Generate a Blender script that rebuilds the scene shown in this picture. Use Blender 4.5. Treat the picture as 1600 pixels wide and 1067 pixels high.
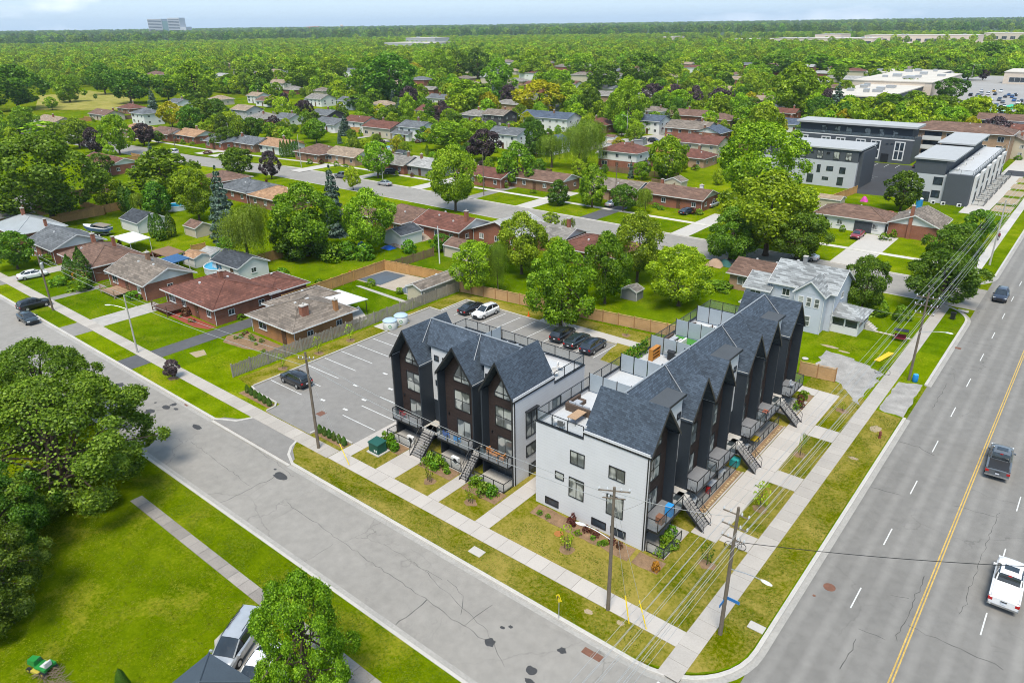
import bpy, math, random
import numpy as np
from mathutils import Vector, Matrix
random.seed(7); rng = np.random.default_rng(7)
for o in list(bpy.data.objects): bpy.data.objects.remove(o)
S = bpy.context.scene
COL = S.collection
R_ = math.radians

# ------------------------------------------------------------------ camera
# world axes: +X along the side street towards the main road, +Y along the main road, origin at
# the crossing of the two concrete sidewalks; metres.
FPX, ROLL, PITCH, HEAD, CAMH = 1130.0, math.atan2(22, 1600), math.atan(495/1130.0), R_(39.62), 40.0
def ray(px, py):
    x, y = px-800.0, py-533.5
    c, s = math.cos(ROLL), math.sin(ROLL)
    return lvl((x*c-y*s)/FPX, (x*s+y*c)/FPX, 1.0)
def lvl(xr, yr, zf):
    cp, sp = math.cos(PITCH), math.sin(PITCH)
    fw, up = zf*cp-yr*sp, -zf*sp-yr*cp
    ch, sh = math.cos(HEAD), math.sin(HEAD)
    return Vector((xr*ch-fw*sh, xr*sh+fw*ch, up))
_o = ray(1070, 992); _o = _o/-_o.z*CAMH
CAMP = Vector((-_o.x, -_o.y, CAMH))
def G(px, py, z=0.0):
    """surveyed ground position (metres) of a point of the place"""
    r = ray(px, py); t = (CAMH-z)/-r.z
    return CAMP.x+r.x*t, CAMP.y+r.y*t
_c, _s = math.cos(ROLL), math.sin(ROLL)
_right, _down, _fwd = lvl(_c, _s, 0), lvl(-_s, _c, 0), lvl(0, 0, 1)
def proj(X, Y, Z=0.0):
    d = Vector((X, Y, Z))-CAMP
    z = d.dot(_fwd)
    return 800+FPX*d.dot(_right)/z, 533.5+FPX*d.dot(_down)/z, z
cam = bpy.data.cameras.new('camera'); camo = bpy.data.objects.new('camera', cam); COL.objects.link(camo)
cam.sensor_width = 36; cam.lens = FPX/1600*36; cam.clip_start = 0.5; cam.clip_end = 40000
m = Matrix.Identity(4)
for i, v in enumerate((_right, -_down, -_fwd)):
    v = v.normalized()
    m[0][i], m[1][i], m[2][i] = v.x, v.y, v.z
m.translation = CAMP
camo.matrix_world = m
S.camera = camo

# ------------------------------------------------------------------ sky, sun, exposure
SUN_EL, SUN_AZ = R_(62), R_(153)     # azimuth measured clockwise from world +Y
W = bpy.data.worlds.new('World'); S.world = W; W.use_nodes = True
nt = W.node_tree; nt.nodes.clear()
def N(t, tree=None, **kw):
    n = (tree or nt).nodes.new(t)
    for k, v in kw.items():
        setattr(n, k, v)
    return n
def wire(tree, a, b): tree.links.new(a, b)
sky = N('ShaderNodeTexSky', sky_type='NISHITA'); sky.sun_disc = False
sky.sun_elevation = SUN_EL; sky.sun_rotation = SUN_AZ
sky.altitude = 100; sky.air_density = 1.0; sky.dust_density = 1.2; sky.ozone_density = 1.5
tc = N('ShaderNodeTexCoord'); 
mpn = N('ShaderNodeMapping'); mpn.inputs['Scale'].default_value = (5.0, 5.0, 15.0); mpn.inputs['Location'].default_value = (12, 8, 2)
wire(nt, tc.outputs['Generated'], mpn.inputs['Vector'])
cn = N('ShaderNodeTexNoise'); cn.inputs['Scale'].default_value = 1.0; cn.inputs['Detail'].default_value = 6; cn.inputs['Roughness'].default_value = 0.5
wire(nt, mpn.outputs[0], cn.inputs['Vector'])
cr = N('ShaderNodeValToRGB'); cr.color_ramp.elements[0].position = 0.60; cr.color_ramp.elements[1].position = 0.72
wire(nt, cn.outputs[0], cr.inputs[0])
mixc = N('ShaderNodeMixRGB'); mixc.inputs[2].default_value = (5.9, 6.0, 6.2, 1)
cf = N('ShaderNodeMath', operation='MULTIPLY'); cf.inputs[1].default_value = 0.85
wire(nt, cr.outputs[0], cf.inputs[0]); wire(nt, cf.outputs[0], mixc.inputs[0])
veil = N('ShaderNodeMixRGB'); veil.inputs[0].default_value = 0.66; veil.inputs[2].default_value = (2.3, 3.3, 4.5, 1)
wire(nt, sky.outputs[0], veil.inputs[1]); wire(nt, veil.outputs[0], mixc.inputs[1])
bg = N('ShaderNodeBackground'); bg.inputs[1].default_value = 0.125
wire(nt, mixc.outputs[0], bg.inputs[0])
wo = N('ShaderNodeOutputWorld'); wire(nt, bg.outputs[0], wo.inputs[0])
sun = bpy.data.lights.new('sun', 'SUN'); suno = bpy.data.objects.new('sun', sun); COL.objects.link(suno)
sun.energy = 2.6; sun.angle = R_(23); sun.color = (1.0, 0.94, 0.83)
sd = Vector((math.sin(SUN_AZ)*math.cos(SUN_EL), math.cos(SUN_AZ)*math.cos(SUN_EL), math.sin(SUN_EL)))
suno.rotation_euler = sd.to_track_quat('Z', 'Y').to_euler(); suno.location = (0, 0, 200)
S.view_settings.view_transform = 'Standard'; S.view_settings.look = 'None'
S.view_settings.exposure = 1.02; S.view_settings.gamma = 1.0; S.view_settings.use_curve_mapping = False
S.render.engine = 'CYCLES'; S.cycles.filter_width = 1.0
S.cycles.max_bounces = 4; S.cycles.diffuse_bounces = 2; S.cycles.use_adaptive_sampling = True; S.cycles.adaptive_threshold = 0.015; S.cycles.transparent_max_bounces = 6
S.cycles.volume_bounces = 0; S.cycles.caustics_reflective = False; S.cycles.caustics_refractive = False

# ------------------------------------------------------------------ mesh builder
class MB:
    def __init__(s): s.v = []; s.f = []
    def add(s, vs, fs):
        b = len(s.v); s.v += [tuple(p) for p in vs]; s.f += [tuple(i+b for i in f) for f in fs]; return s
    def box(s, x0, y0, z0, x1, y1, z1):
        return s.add([(x0,y0,z0),(x1,y0,z0),(x1,y1,z0),(x0,y1,z0),(x0,y0,z1),(x1,y0,z1),(x1,y1,z1),(x0,y1,z1)],
                     [(0,3,2,1),(4,5,6,7),(0,1,5,4),(1,2,6,5),(2,3,7,6),(3,0,4,7)])
    def prism(s, pts, z0, z1):
        n = len(pts)
        a = sum(pts[i][0]*pts[(i+1) % n][1]-pts[(i+1) % n][0]*pts[i][1] for i in range(n))
        if a < 0: pts = pts[::-1]
        return s.add([(x,y,z0) for x,y in pts]+[(x,y,z1) for x,y in pts],
                     [tuple(range(n-1,-1,-1)), tuple(range(n,2*n))]+[(i,(i+1)%n,n+(i+1)%n,n+i) for i in range(n)])
    def sheet(s, pts, z):
        n = len(pts)
        a = sum(pts[i][0]*pts[(i+1) % n][1]-pts[(i+1) % n][0]*pts[i][1] for i in range(n))
        if a < 0: pts = pts[::-1]
        return s.add([(x,y,z) for x,y in pts], [tuple(range(n))])
    def slab(s, pts, t):
        """polygon of 3d points thickened downwards by t"""
        n = len(pts); p = [Vector(q) for q in pts]
        nr = (p[1]-p[0]).cross(p[2]-p[0])
        if nr.z < 0: p = p[::-1]
        return s.add([tuple(q) for q in p]+[(q.x,q.y,q.z-t) for q in p],
                     [tuple(range(n)), tuple(range(2*n-1,n-1,-1))]+[(i,n+i,n+(i+1)%n,(i+1)%n) for i in range(n)])
    def xprism(s, pts, a, b, ax='y'):
        """2d outline (h,z) extruded along an axis from a to b"""
        n = len(pts)
        mk = (lambda p,t: (p[0],t,p[1])) if ax == 'y' else (lambda p,t: (t,p[0],p[1]))
        return s.add([mk(p,a) for p in pts]+[mk(p,b) for p in pts],
                     [tuple(range(n)), tuple(range(2*n-1,n-1,-1))]+[(i,n+i,n+(i+1)%n,(i+1)%n) for i in range(n)])
    def tube(s, p0, p1, r0, r1=None, n=6):
        r1 = r0 if r1 is None else r1
        p0, p1 = Vector(p0), Vector(p1); d = p1-p0
        if d.length < 1e-6: return s
        u = d.orthogonal().normalized(); w = d.normalized().cross(u)
        vs = []
        for p, r in ((p0,r0),(p1,r1)):
            for k in range(n):
                a = 2*math.pi*k/n; vs.append(p+u*(r*math.cos(a))+w*(r*math.sin(a)))
        return s.add(vs, [(k,(k+1)%n,n+(k+1)%n,n+k) for k in range(n)]+[tuple(range(n-1,-1,-1)), tuple(range(n,2*n))])
    def path(s, pts, r, n=5):
        for a, b in zip(pts, pts[1:]): s.tube(a, b, r, r, n)
        return s
    def lathe(s, prof, c=(0,0), n=12):
        vs = []; fs = []
        for r, z in prof:
            for k in range(n):
                a = 2*math.pi*k/n; vs.append((c[0]+r*math.cos(a), c[1]+r*math.sin(a), z))
        m = len(prof)
        for j in range(m-1):
            for k in range(n): fs.append((j*n+k, j*n+(k+1)%n, (j+1)*n+(k+1)%n, (j+1)*n+k))
        fs.append(tuple(range(n-1,-1,-1))); fs.append(tuple(range((m-1)*n, m*n)))
        return s.add(vs, fs)
    def loft(s, rings, cap=True):
        n = len(rings[0]); vs = [p for r in rings for p in r]; fs = []
        for j in range(len(rings)-1):
            for k in range(n): fs.append((j*n+k, j*n+(k+1)%n, (j+1)*n+(k+1)%n, (j+1)*n+k))
        if cap: fs.append(tuple(range(n-1,-1,-1))); fs.append(tuple(range((len(rings)-1)*n, len(rings)*n)))
        return s.add(vs, fs)
    def mesh(s, name, mat, smooth=None):
        me = bpy.data.meshes.new(name); me.from_pydata(s.v, [], s.f)
        if mat: me.materials.append(mat)
        if smooth:
            me.polygons.foreach_set('use_smooth', [True]*len(me.polygons))
            me.set_sharp_from_angle(angle=R_(smooth))
        me.update(); return me
    def build(s, name, mat, parent=None, loc=None, smooth=None, rz=0):
        return put(s.mesh(name, mat, smooth), name, parent, loc, rz)
def put(me, name, parent=None, loc=None, rz=0, scale=None):
    o = bpy.data.objects.new(name, me); COL.objects.link(o)
    if parent: o.parent = parent
    if loc: o.location = loc
    if rz: o.rotation_euler[2] = rz
    if scale: o.scale = scale
    return o
def tag(o, label=None, cat=None, group=None, kind=None):
    if label: o['label'] = label
    if cat: o['category'] = cat
    if group: o['group'] = group
    if kind: o['kind'] = kind
    return o
def empty(name, loc=(0,0,0), rz=0, label=None, cat=None, group=None):
    o = bpy.data.objects.new(name, None); COL.objects.link(o)
    o.location = loc; o.rotation_euler[2] = rz; o.empty_display_size = 0.2
    return tag(o, label, cat, group)
def children(o): return KIDS.get(o.name, [c for c in bpy.data.objects if c.parent == o])
KIDS = {}
def tree_of(o):
    """the thing's parts, gathered once for copying"""
    return [(c, [g for g in c.children]) for c in o.children]
def dup(root, loc, rz=0, label=None, scale=None):
    r = root.copy(); COL.objects.link(r); r.location = loc; r.rotation_euler[2] = rz
    if scale: r.scale = scale
    if label: r['label'] = label
    for c in root.children:
        k = c.copy(); COL.objects.link(k); k.parent = r
        for g in c.children:
            q = g.copy(); COL.objects.link(q); q.parent = k
    return r
# ------------------------------------------------------------------ materials
MATS = {}
def srgb(r, g, b):
    f = lambda c: (c/255/12.92) if c/255 <= 0.04045 else ((c/255+0.055)/1.055)**2.4
    return (f(r), f(g), f(b))
def newmat(name):
    m_ = bpy.data.materials.new(name); m_.use_nodes = True
    t = m_.node_tree; b = t.nodes['Principled BSDF']; return m_, t, b
def rgba(c): return (c[0], c[1], c[2], 1)
def noise(t, scale, detail=3, rough=0.55, vec=None, dist=0.0):
    n = N('ShaderNodeTexNoise', t); n.inputs['Scale'].default_value = scale; n.inputs['Detail'].default_value = detail
    n.inputs['Roughness'].default_value = rough; n.inputs['Distortion'].default_value = dist
    if vec: wire(t, vec, n.inputs['Vector'])
    return n.outputs[0]
def pos(t): return N('ShaderNodeNewGeometry', t).outputs['Position']
def ramp(t, fac, stops):
    r = N('ShaderNodeValToRGB', t); e = r.color_ramp.elements
    while len(e) < len(stops): e.new(0.5)
    for i, (p, c) in enumerate(stops):
        e[i].position = p; e[i].color = rgba(c) if len(c) == 3 else c
    wire(t, fac, r.inputs[0]); return r.outputs[0]
def mix(t, fac, a, b, mode='MIX'):
    n = N('ShaderNodeMixRGB', t, blend_type=mode)
    for i, v in enumerate((fac, a, b)):
        if hasattr(v, 'links'): wire(t, v, n.inputs[i])
        elif isinstance(v, (int, float)): n.inputs[i].default_value = v
        else: n.inputs[i].default_value = rgba(v)
    return n.outputs[0]
def math_(t, op, a, b=None):
    n = N('ShaderNodeMath', t, operation=op)
    for i, v in enumerate((a, b)):
        if v is None: continue
        if hasattr(v, 'links'): wire(t, v, n.inputs[i])
        else: n.inputs[i].default_value = v
    return n.outputs[0]
def bump(t, b, h, strength=0.3, dist=0.02):
    n = N('ShaderNodeBump', t); n.inputs['Strength'].default_value = strength; n.inputs['Distance'].default_value = dist
    wire(t, h, n.inputs['Height']); wire(t, n.outputs[0], b.inputs['Normal'])
def mat(name, col, rough=0.75, var=0.18, sc=0.6, fine=8.0, spec=0.3, metal=0.0, objrand=0.0, bmp=0.0):
    if name in MATS: return MATS[name]
    m_, t, b = newmat(name)
    p = pos(t)
    f = mix(t, 0.5, noise(t, sc, 4, 0.6, p), noise(t, fine, 2, 0.5, p))
    lo = tuple(c*(1-var) for c in col); hi = tuple(min(1, c*(1+var)) for c in col)
    c = ramp(t, f, [(0.3, lo), (0.7, hi)])
    if objrand:
        oi = N('ShaderNodeObjectInfo', t)
        k = math_(t, 'ADD', math_(t, 'MULTIPLY', oi.outputs['Random'], objrand), 1-objrand/2)
        c = mix(t, 1.0, c, k, 'MULTIPLY')
    wire(t, c, b.inputs['Base Color'])
    b.inputs['Roughness'].default_value = rough; b.inputs['Metallic'].default_value = metal
    b.inputs['Specular IOR Level'].default_value = spec
    if bmp: bump(t, b, noise(t, fine*2, 3, 0.6, p), bmp, 0.02)
    MATS[name] = m_; return m_
def uvw(t, sx=1.0, sz=1.0):
    """(x+y, z) wall coordinates"""
    p = N('ShaderNodeSeparateXYZ', t); wire(t, pos(t), p.inputs[0])
    cb_ = N('ShaderNodeCombineXYZ', t)
    wire(t, math_(t, 'MULTIPLY', math_(t, 'ADD', p.outputs[0], p.outputs[1]), sx), cb_.inputs[0])
    wire(t, math_(t, 'MULTIPLY', p.outputs[2], sz), cb_.inputs[1])
    return cb_.outputs[0]
def brickmat(name, c1, c2, mort=(0.22, 0.15, 0.11), bw=0.24, bh=0.075, ms=0.012, rough=0.85, var=0.2, big=0.5):
    if name in MATS: return MATS[name]
    m_, t, b = newmat(name)
    n = N('ShaderNodeTexBrick', t); wire(t, uvw(t), n.inputs['Vector'])
    n.inputs['Color1'].default_value = rgba(c1); n.inputs['Color2'].default_value = rgba(c2); n.inputs['Mortar'].default_value = rgba(mort)
    n.inputs['Scale'].default_value = 1; n.inputs['Mortar Size'].default_value = ms; n.inputs['Mortar Smooth'].default_value = 0.3
    n.inputs['Brick Width'].default_value = bw; n.inputs['Row Height'].default_value = bh; n.inputs['Bias'].default_value = 0.0
    v = ramp(t, noise(t, big, 5, 0.6, pos(t)), [(0.3, (1-var,)*3), (0.7, (1+var*0.6,)*3)])
    c = mix(t, 1.0, n.outputs['Color'], v, 'MULTIPLY')
    wire(t, c, b.inputs['Base Color']); b.inputs['Roughness'].default_value = rough; b.inputs['Specular IOR Level'].default_value = 0.2
    bump(t, b, n.outputs['Fac'], -0.3, 0.01)
    MATS[name] = m_; return m_
def shingle(name, c, var=0.3, rough=0.9, bw=0.9, bh=0.16):
    if name in MATS: return MATS[name]
    a = tuple(x*(1-var) for x in c); d = tuple(x*(1+var) for x in c); k = tuple(x*0.55 for x in c)
    return brickmat(name, a, d, k, bw, bh, 0.012, rough, 0.22, 0.35)
def glassmat(name, col=(0.03, 0.04, 0.05), rough=0.06, spec=0.7, curtain=None):
    if name in MATS: return MATS[name]
    m_, t, b = newmat(name)
    p = pos(t)
    c = ramp(t, noise(t, 0.8, 2, 0.5, p), [(0.35, tuple(x*0.6 for x in col)), (0.7, tuple(x*1.6 for x in col))])
    if curtain:
        w = N('ShaderNodeTexWave', t); w.inputs['Scale'].default_value = 2.2; w.inputs['Distortion'].default_value = 3.0
        wire(t, uvw(t, 1, 0.05), w.inputs['Vector'])
        cc = ramp(t, w.outputs[0], [(0.0, tuple(x*0.75 for x in curtain)), (1.0, curtain)])
        msk = ramp(t, noise(t, 0.9, 1, 0.4, p), [(0.5, (0.15,)*3), (0.58, (0.95,)*3)])
        c = mix(t, msk, c, cc)
    wire(t, c, b.inputs['Base Color']); b.inputs['Roughness'].default_value = rough; b.inputs['Specular IOR Level'].default_value = spec
    MATS[name] = m_; return m_
def sidingmat(name, col, pitch=0.2, depth=0.25, rough=0.6, var=0.05, vertical=False):
    if name in MATS: return MATS[name]
    m_, t, b = newmat(name)
    u = N('ShaderNodeSeparateXYZ', t); wire(t, uvw(t), u.inputs[0])
    saw = math_(t, 'FRACT', math_(t, 'DIVIDE', u.outputs[0 if vertical else 1], pitch))
    ln = ramp(t, saw, [(0.0, (0.78,)*3), (0.10, (1,)*3)])
    base = ramp(t, noise(t, 0.5, 4, 0.6, pos(t)), [(0.3, tuple(x*(1-var) for x in col)), (0.7, tuple(min(1, x*(1+var)) for x in col))])
    wire(t, mix(t, 1.0, base, ln, 'MULTIPLY'), b.inputs['Base Color'])
    b.inputs['Roughness'].default_value = rough; b.inputs['Specular IOR Level'].default_value = 0.3
    bump(t, b, saw, depth, 0.02)
    MATS[name] = m_; return m_
def leafmat(name, lo, mid, hi, trans=0.3, rnd=0.5, fresh=1.0):
    if name in MATS: return MATS[name]
    m_, t, b = newmat(name)
    g = N('ShaderNodeNewGeometry', t); oi = N('ShaderNodeObjectInfo', t)
    tcn = N('ShaderNodeTexCoord', t)
    f = mix(t, 0.60, g.outputs['Random Per Island'], noise(t, 0.55, 3, 0.6, tcn.outputs['Object']))
    c = ramp(t, f, [(0.25, lo), (0.5, mid), (0.74, hi)])
    k = math_(t, 'ADD', math_(t, 'MULTIPLY', oi.outputs['Random'], rnd), 1.12-rnd*0.42)
    hs = N('ShaderNodeHueSaturation', t); wire(t, c, hs.inputs['Color']); wire(t, k, hs.inputs['Value'])
    wn = N('ShaderNodeTexWhiteNoise', t, noise_dimensions='1D'); wire(t, oi.outputs['Random'], wn.inputs['W'])
    wire(t, math_(t, 'ADD', math_(t, 'MULTIPLY', wn.outputs[0], 0.042), 0.474), hs.inputs['Hue'])
    d = N('ShaderNodeBsdfDiffuse', t); tr = N('ShaderNodeBsdfTranslucent', t); gl = N('ShaderNodeBsdfGlossy', t)
    gl.inputs['Roughness'].default_value = 0.45; gl.inputs['Color'].default_value = (0.8, 0.9, 0.7, 1)
    wire(t, hs.outputs[0], d.inputs[0]); wire(t, mix(t, 1.0, hs.outputs[0], (1.15, 1.25, 0.5), 'MULTIPLY'), tr.inputs[0])
    m1 = N('ShaderNodeMixShader', t); m1.inputs[0].default_value = trans; wire(t, d.outputs[0], m1.inputs[1]); wire(t, tr.outputs[0], m1.inputs[2])
    m2 = N('ShaderNodeMixShader', t); m2.inputs[0].default_value = 0.02; wire(t, m1.outputs[0], m2.inputs[1]); wire(t, gl.outputs[0], m2.inputs[2])
    t.nodes.remove(b); wire(t, m2.outputs[0], t.nodes['Material Output'].inputs[0])
    MATS[name] = m_; return m_
def grassmat(name, dark, mid, light, dry, dryness=0.62, stripe=None):
    m_, t, b = newmat(name); p = pos(t)
    a = noise(t, 0.05, 4, 0.6, p); c1 = noise(t, 0.35, 5, 0.65, p); c2 = noise(t, 3.5, 4, 0.7, p); c3 = noise(t, 14.0, 3, 0.7, p)
    f = mix(t, 0.45, mix(t, 0.5, a, c1), mix(t, 0.5, c2, c3))
    c = ramp(t, f, [(0.40, dark), (0.5, mid), (0.60, light)])
    dm = ramp(t, mix(t, 0.35, noise(t, 0.16, 5, 0.7, p, 0.6), c2), [(dryness-0.1, (0,)*3), (dryness+0.06, (0.85,)*3)])
    c = mix(t, dm, c, dry)
    if stripe:   # each owner's lot has its own turf
        bk = N('ShaderNodeTexBrick', t); wire(t, p, bk.inputs['Vector']); bk.inputs['Scale'].default_value = 1; bk.inputs['Brick Width'].default_value = 16.6; bk.inputs['Row Height'].default_value = 21.0; bk.inputs['Mortar Size'].default_value = 0; bk.offset = .3
        bk.inputs['Color1'].default_value = (.72, .80, .8, 1); bk.inputs['Color2'].default_value = (1.25, 1.12, 1.2, 1); c = mix(t, 1.0, c, bk.outputs['Color'], 'MULTIPLY')
    wire(t, c, b.inputs['Base Color']); b.inputs['Roughness'].default_value = 1.0; b.inputs['Specular IOR Level'].default_value = 0.0
    bump(t, b, mix(t, 0.5, c2, c3), 0.6, 0.06)
    MATS[name] = m_; return m_
GRASS = grassmat('lawn', (0.042, 0.074, 0.0003), (0.084, 0.124, 0.0004), (0.145, 0.180, 0.003), (0.225, 0.205, 0.02), 0.61)
GRASS_LUSH = grassmat('lush_lawn', (0.040, 0.080, 0.0003), (0.092, 0.148, 0.0006), (0.158, 0.212, 0.004), (0.21, 0.215, 0.014), 0.62, True)
GRASS_DRY = grassmat('dry_lawn', (0.044, 0.064, 0.0003), (0.088, 0.102, 0.0006), (0.145, 0.146, 0.005), (0.27, 0.21, 0.05), 0.52)
def roadmat(name, base, crack=1.0, lanes=False):
    m_, t, b = newmat(name); p = pos(t)
    f = mix(t, 0.5, noise(t, 0.12, 5, 0.65, p), noise(t, 1.1, 4, 0.6, p))
    c = ramp(t, f, [(0.3, tuple(x*0.80 for x in base)), (0.7, tuple(x*1.13 for x in base))])
    sp = ramp(t, noise(t, 40.0, 2, 0.6, p), [(0.3, (0.86,)*3), (0.7, (1.12,)*3)])
    c = mix(t, 1.0, c, sp, 'MULTIPLY')
    if lanes:
        s_ = N('ShaderNodeSeparateXYZ', t); wire(t, p, s_.inputs[0])
        wv = math_(t, 'SINE', math_(t, 'MULTIPLY', math_(t, 'SUBTRACT', s_.outputs[0], 5.2), 2*math.pi/1.86))
        amp = ramp(t, wv, [(0.0, (0.89,)*3), (1.0, (1.06,)*3)])
        c = mix(t, 1.0, c, amp, 'MULTIPLY')
    # cracks: distance to the edge of big warped cells
    vec = N('ShaderNodeVectorMath', t, operation='ADD'); wire(t, p, vec.inputs[0])
    nn = N('ShaderNodeTexNoise', t); nn.inputs['Scale'].default_value = 0.5; nn.inputs['Detail'].default_value = 6; wire(t, p, nn.inputs['Vector'])
    ms = N('ShaderNodeVectorMath', t, operation='SCALE'); ms.inputs['Scale'].default_value = 2.2; wire(t, nn.outputs['Color'], ms.inputs[0])
    wire(t, ms.outputs[0], vec.inputs[1])
    vo = N('ShaderNodeTexVoronoi', t, feature='DISTANCE_TO_EDGE'); vo.inputs['Scale'].default_value = 0.11; wire(t, vec.outputs[0], vo.inputs['Vector'])
    ck = ramp(t, vo.outputs['Distance'], [(0.0, (1,)*3), (0.006, (0,)*3)])
    gate = ramp(t, noise(t, 0.09, 3, 0.6, p), [(0.45, (0,)*3), (0.6, (0.55*crack,)*3)])
    c = mix(t, mix(t, 1.0, ck, gate, 'MULTIPLY'), c, tuple(x*0.35 for x in base))
    st = ramp(t, noise(t, 0.45, 6, 0.7, p, 1.0), [(0.62, (1,)*3), (0.8, (0.72,)*3)])
    c = mix(t, 1.0, c, st, 'MULTIPLY')
    wire(t, c, b.inputs['Base Color']); b.inputs['Roughness'].default_value = 0.9; b.inputs['Specular IOR Level'].default_value = 0.25
    bump(t, b, noise(t, 60, 2, 0.6, p), 0.25, 0.01)
    MATS[name] = m_; return m_
ROAD = roadmat('street_asphalt', (0.245, 0.229, 0.205), 1.0)
ROAD_B = roadmat('main_asphalt', (0.196, 0.186, 0.170), 0.9, True)
LOT = roadmat('lot_asphalt', (0.208, 0.196, 0.180), 0.35)
NEWLOT = roadmat('new_asphalt', (0.045, 0.046, 0.050), 0.0)
DRIVE_DARK = roadmat('sealed_driveway', (0.085, 0.085, 0.088), 0.3)
CONC = mat('concrete', (0.40, 0.375, 0.34), 0.85, 0.10, 0.7, 12)
CONC_OLD = mat('old_concrete', (0.33, 0.31, 0.28), 0.9, 0.22, 0.9, 14)
CONC_MOSS = mat('mossy_concrete', (0.17, 0.16, 0.14), 0.9, 0.3, 0.8, 10)
KERB = mat('kerb_concrete', (0.40, 0.375, 0.34), 0.85, 0.16, 0.5, 6)
GRAVEL = mat('gravel', (0.27, 0.255, 0.235), 0.95, 0.45, 0.7, 16, bmp=0.5)
MULCH = mat('mulch', (0.20, 0.125, 0.07), 0.95, 0.5, 1.5, 18, bmp=0.6)
SOIL = mat('bare_soil', (0.30, 0.235, 0.15), 0.95, 0.25, 0.8, 10)
WHITE_LINE = mat('white_line_paint', (0.52, 0.52, 0.50), 0.7, 0.3, 2.0, 14)
YELLOW_LINE = mat('yellow_line_paint', (0.44, 0.29, 0.075), 0.7, 0.35, 2.0, 14)
PATCH = mat('fresh_tar', (0.045, 0.045, 0.046), 0.8, 0.3, 3, 20)
RUST = mat('rusty_iron', (0.15, 0.07, 0.045), 0.85, 0.3, 4, 20)
BLACK = mat('black_metal', (0.012, 0.013, 0.015), 0.45, 0.15, 2, 10, 0.5)
NAVY = mat('navy_cladding', (0.021, 0.027, 0.035), 0.55, 0.14, 0.8, 6)
BROWN = brickmat('brown_cladding', (0.030, 0.021, 0.019), (0.042, 0.029, 0.026), (0.019, 0.014, 0.013), 0.6, 0.14, 0.008, 0.75, 0.15)
WHITEW = sidingmat('white_panel_wall', (0.53, 0.53, 0.54), 0.30, 0.05, 0.6, 0.04)
TRIMW = mat('white_trim', (0.55, 0.55, 0.54), 0.55, 0.06, 1, 6)
TROOF = shingle('blue_grey_shingle', (0.054, 0.071, 0.094), 0.30, 0.85, 0.30, 0.12)
DECKF = mat('terrace_floor', (0.42, 0.43, 0.44), 0.8, 0.1, 0.8, 8)
FLASH = mat('metal_flashing', (0.33, 0.34, 0.35), 0.45, 0.1, 1, 6, 0.5, 0.4)
GLASS = glassmat('dark_glass')
GLASS_C = glassmat('curtained_glass', (0.05, 0.06, 0.065), 0.08, 0.7, (0.42, 0.43, 0.40))
GLASS_RAIL = None
def railglass():
    m_, t, b = newmat('railing_glass')
    b.inputs['Base Color'].default_value = (0.20, 0.25, 0.27, 1); b.inputs['Roughness'].default_value = 0.05
    b.inputs['Alpha'].default_value = 0.15; b.inputs['Specular IOR Level'].default_value = 0.35
    return m_
GLASS_RAIL = railglass()
FROST = mat('frosted_screen', (0.30, 0.34, 0.37), 0.35, 0.06, 1, 5, 0.5)
WOODNEW = sidingmat('new_cedar_boards', (0.44, 0.27, 0.13), 0.14, 0.5, 0.8, 0.2)
WOODOR = mat('cedar_fence_boards', (0.42, 0.235, 0.085), 0.85, 0.25, 0.6, 6, objrand=0.2)
WOODGREY = mat('weathered_fence_boards', (0.24, 0.215, 0.18), 0.9, 0.25, 1.2, 8, objrand=0.25)
WOODBR = mat('brown_fence_boards', (0.17, 0.105, 0.065), 0.9, 0.25, 0.8, 7, objrand=0.25)
POLEW = mat('pole_timber', (0.13, 0.105, 0.08), 0.9, 0.3, 1.2, 14)
POLEC = mat('pole_concrete', (0.36, 0.345, 0.31), 0.85, 0.12, 1.2, 10)
GALV = mat('galvanised_steel', (0.42, 0.43, 0.44), 0.4, 0.08, 2, 8, 0.5, 0.6)
WIRE = mat('bare_aluminium_wire', (0.46, 0.45, 0.42), 0.35, 0.05, 1, 4, 0.5, 0.5)
WIRED = mat('black_cable', (0.02, 0.02, 0.02), 0.6, 0.05, 1, 4)
BARK = mat('bark', (0.085, 0.062, 0.045), 0.95, 0.35, 2.5, 12, bmp=0.6)
BARK_L = mat('pale_bark', (0.30, 0.27, 0.23), 0.9, 0.3, 2.5, 12)
BARK_D = mat('dark_bark', (0.045, 0.032, 0.026), 0.95, 0.3, 2.5, 12)
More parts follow.
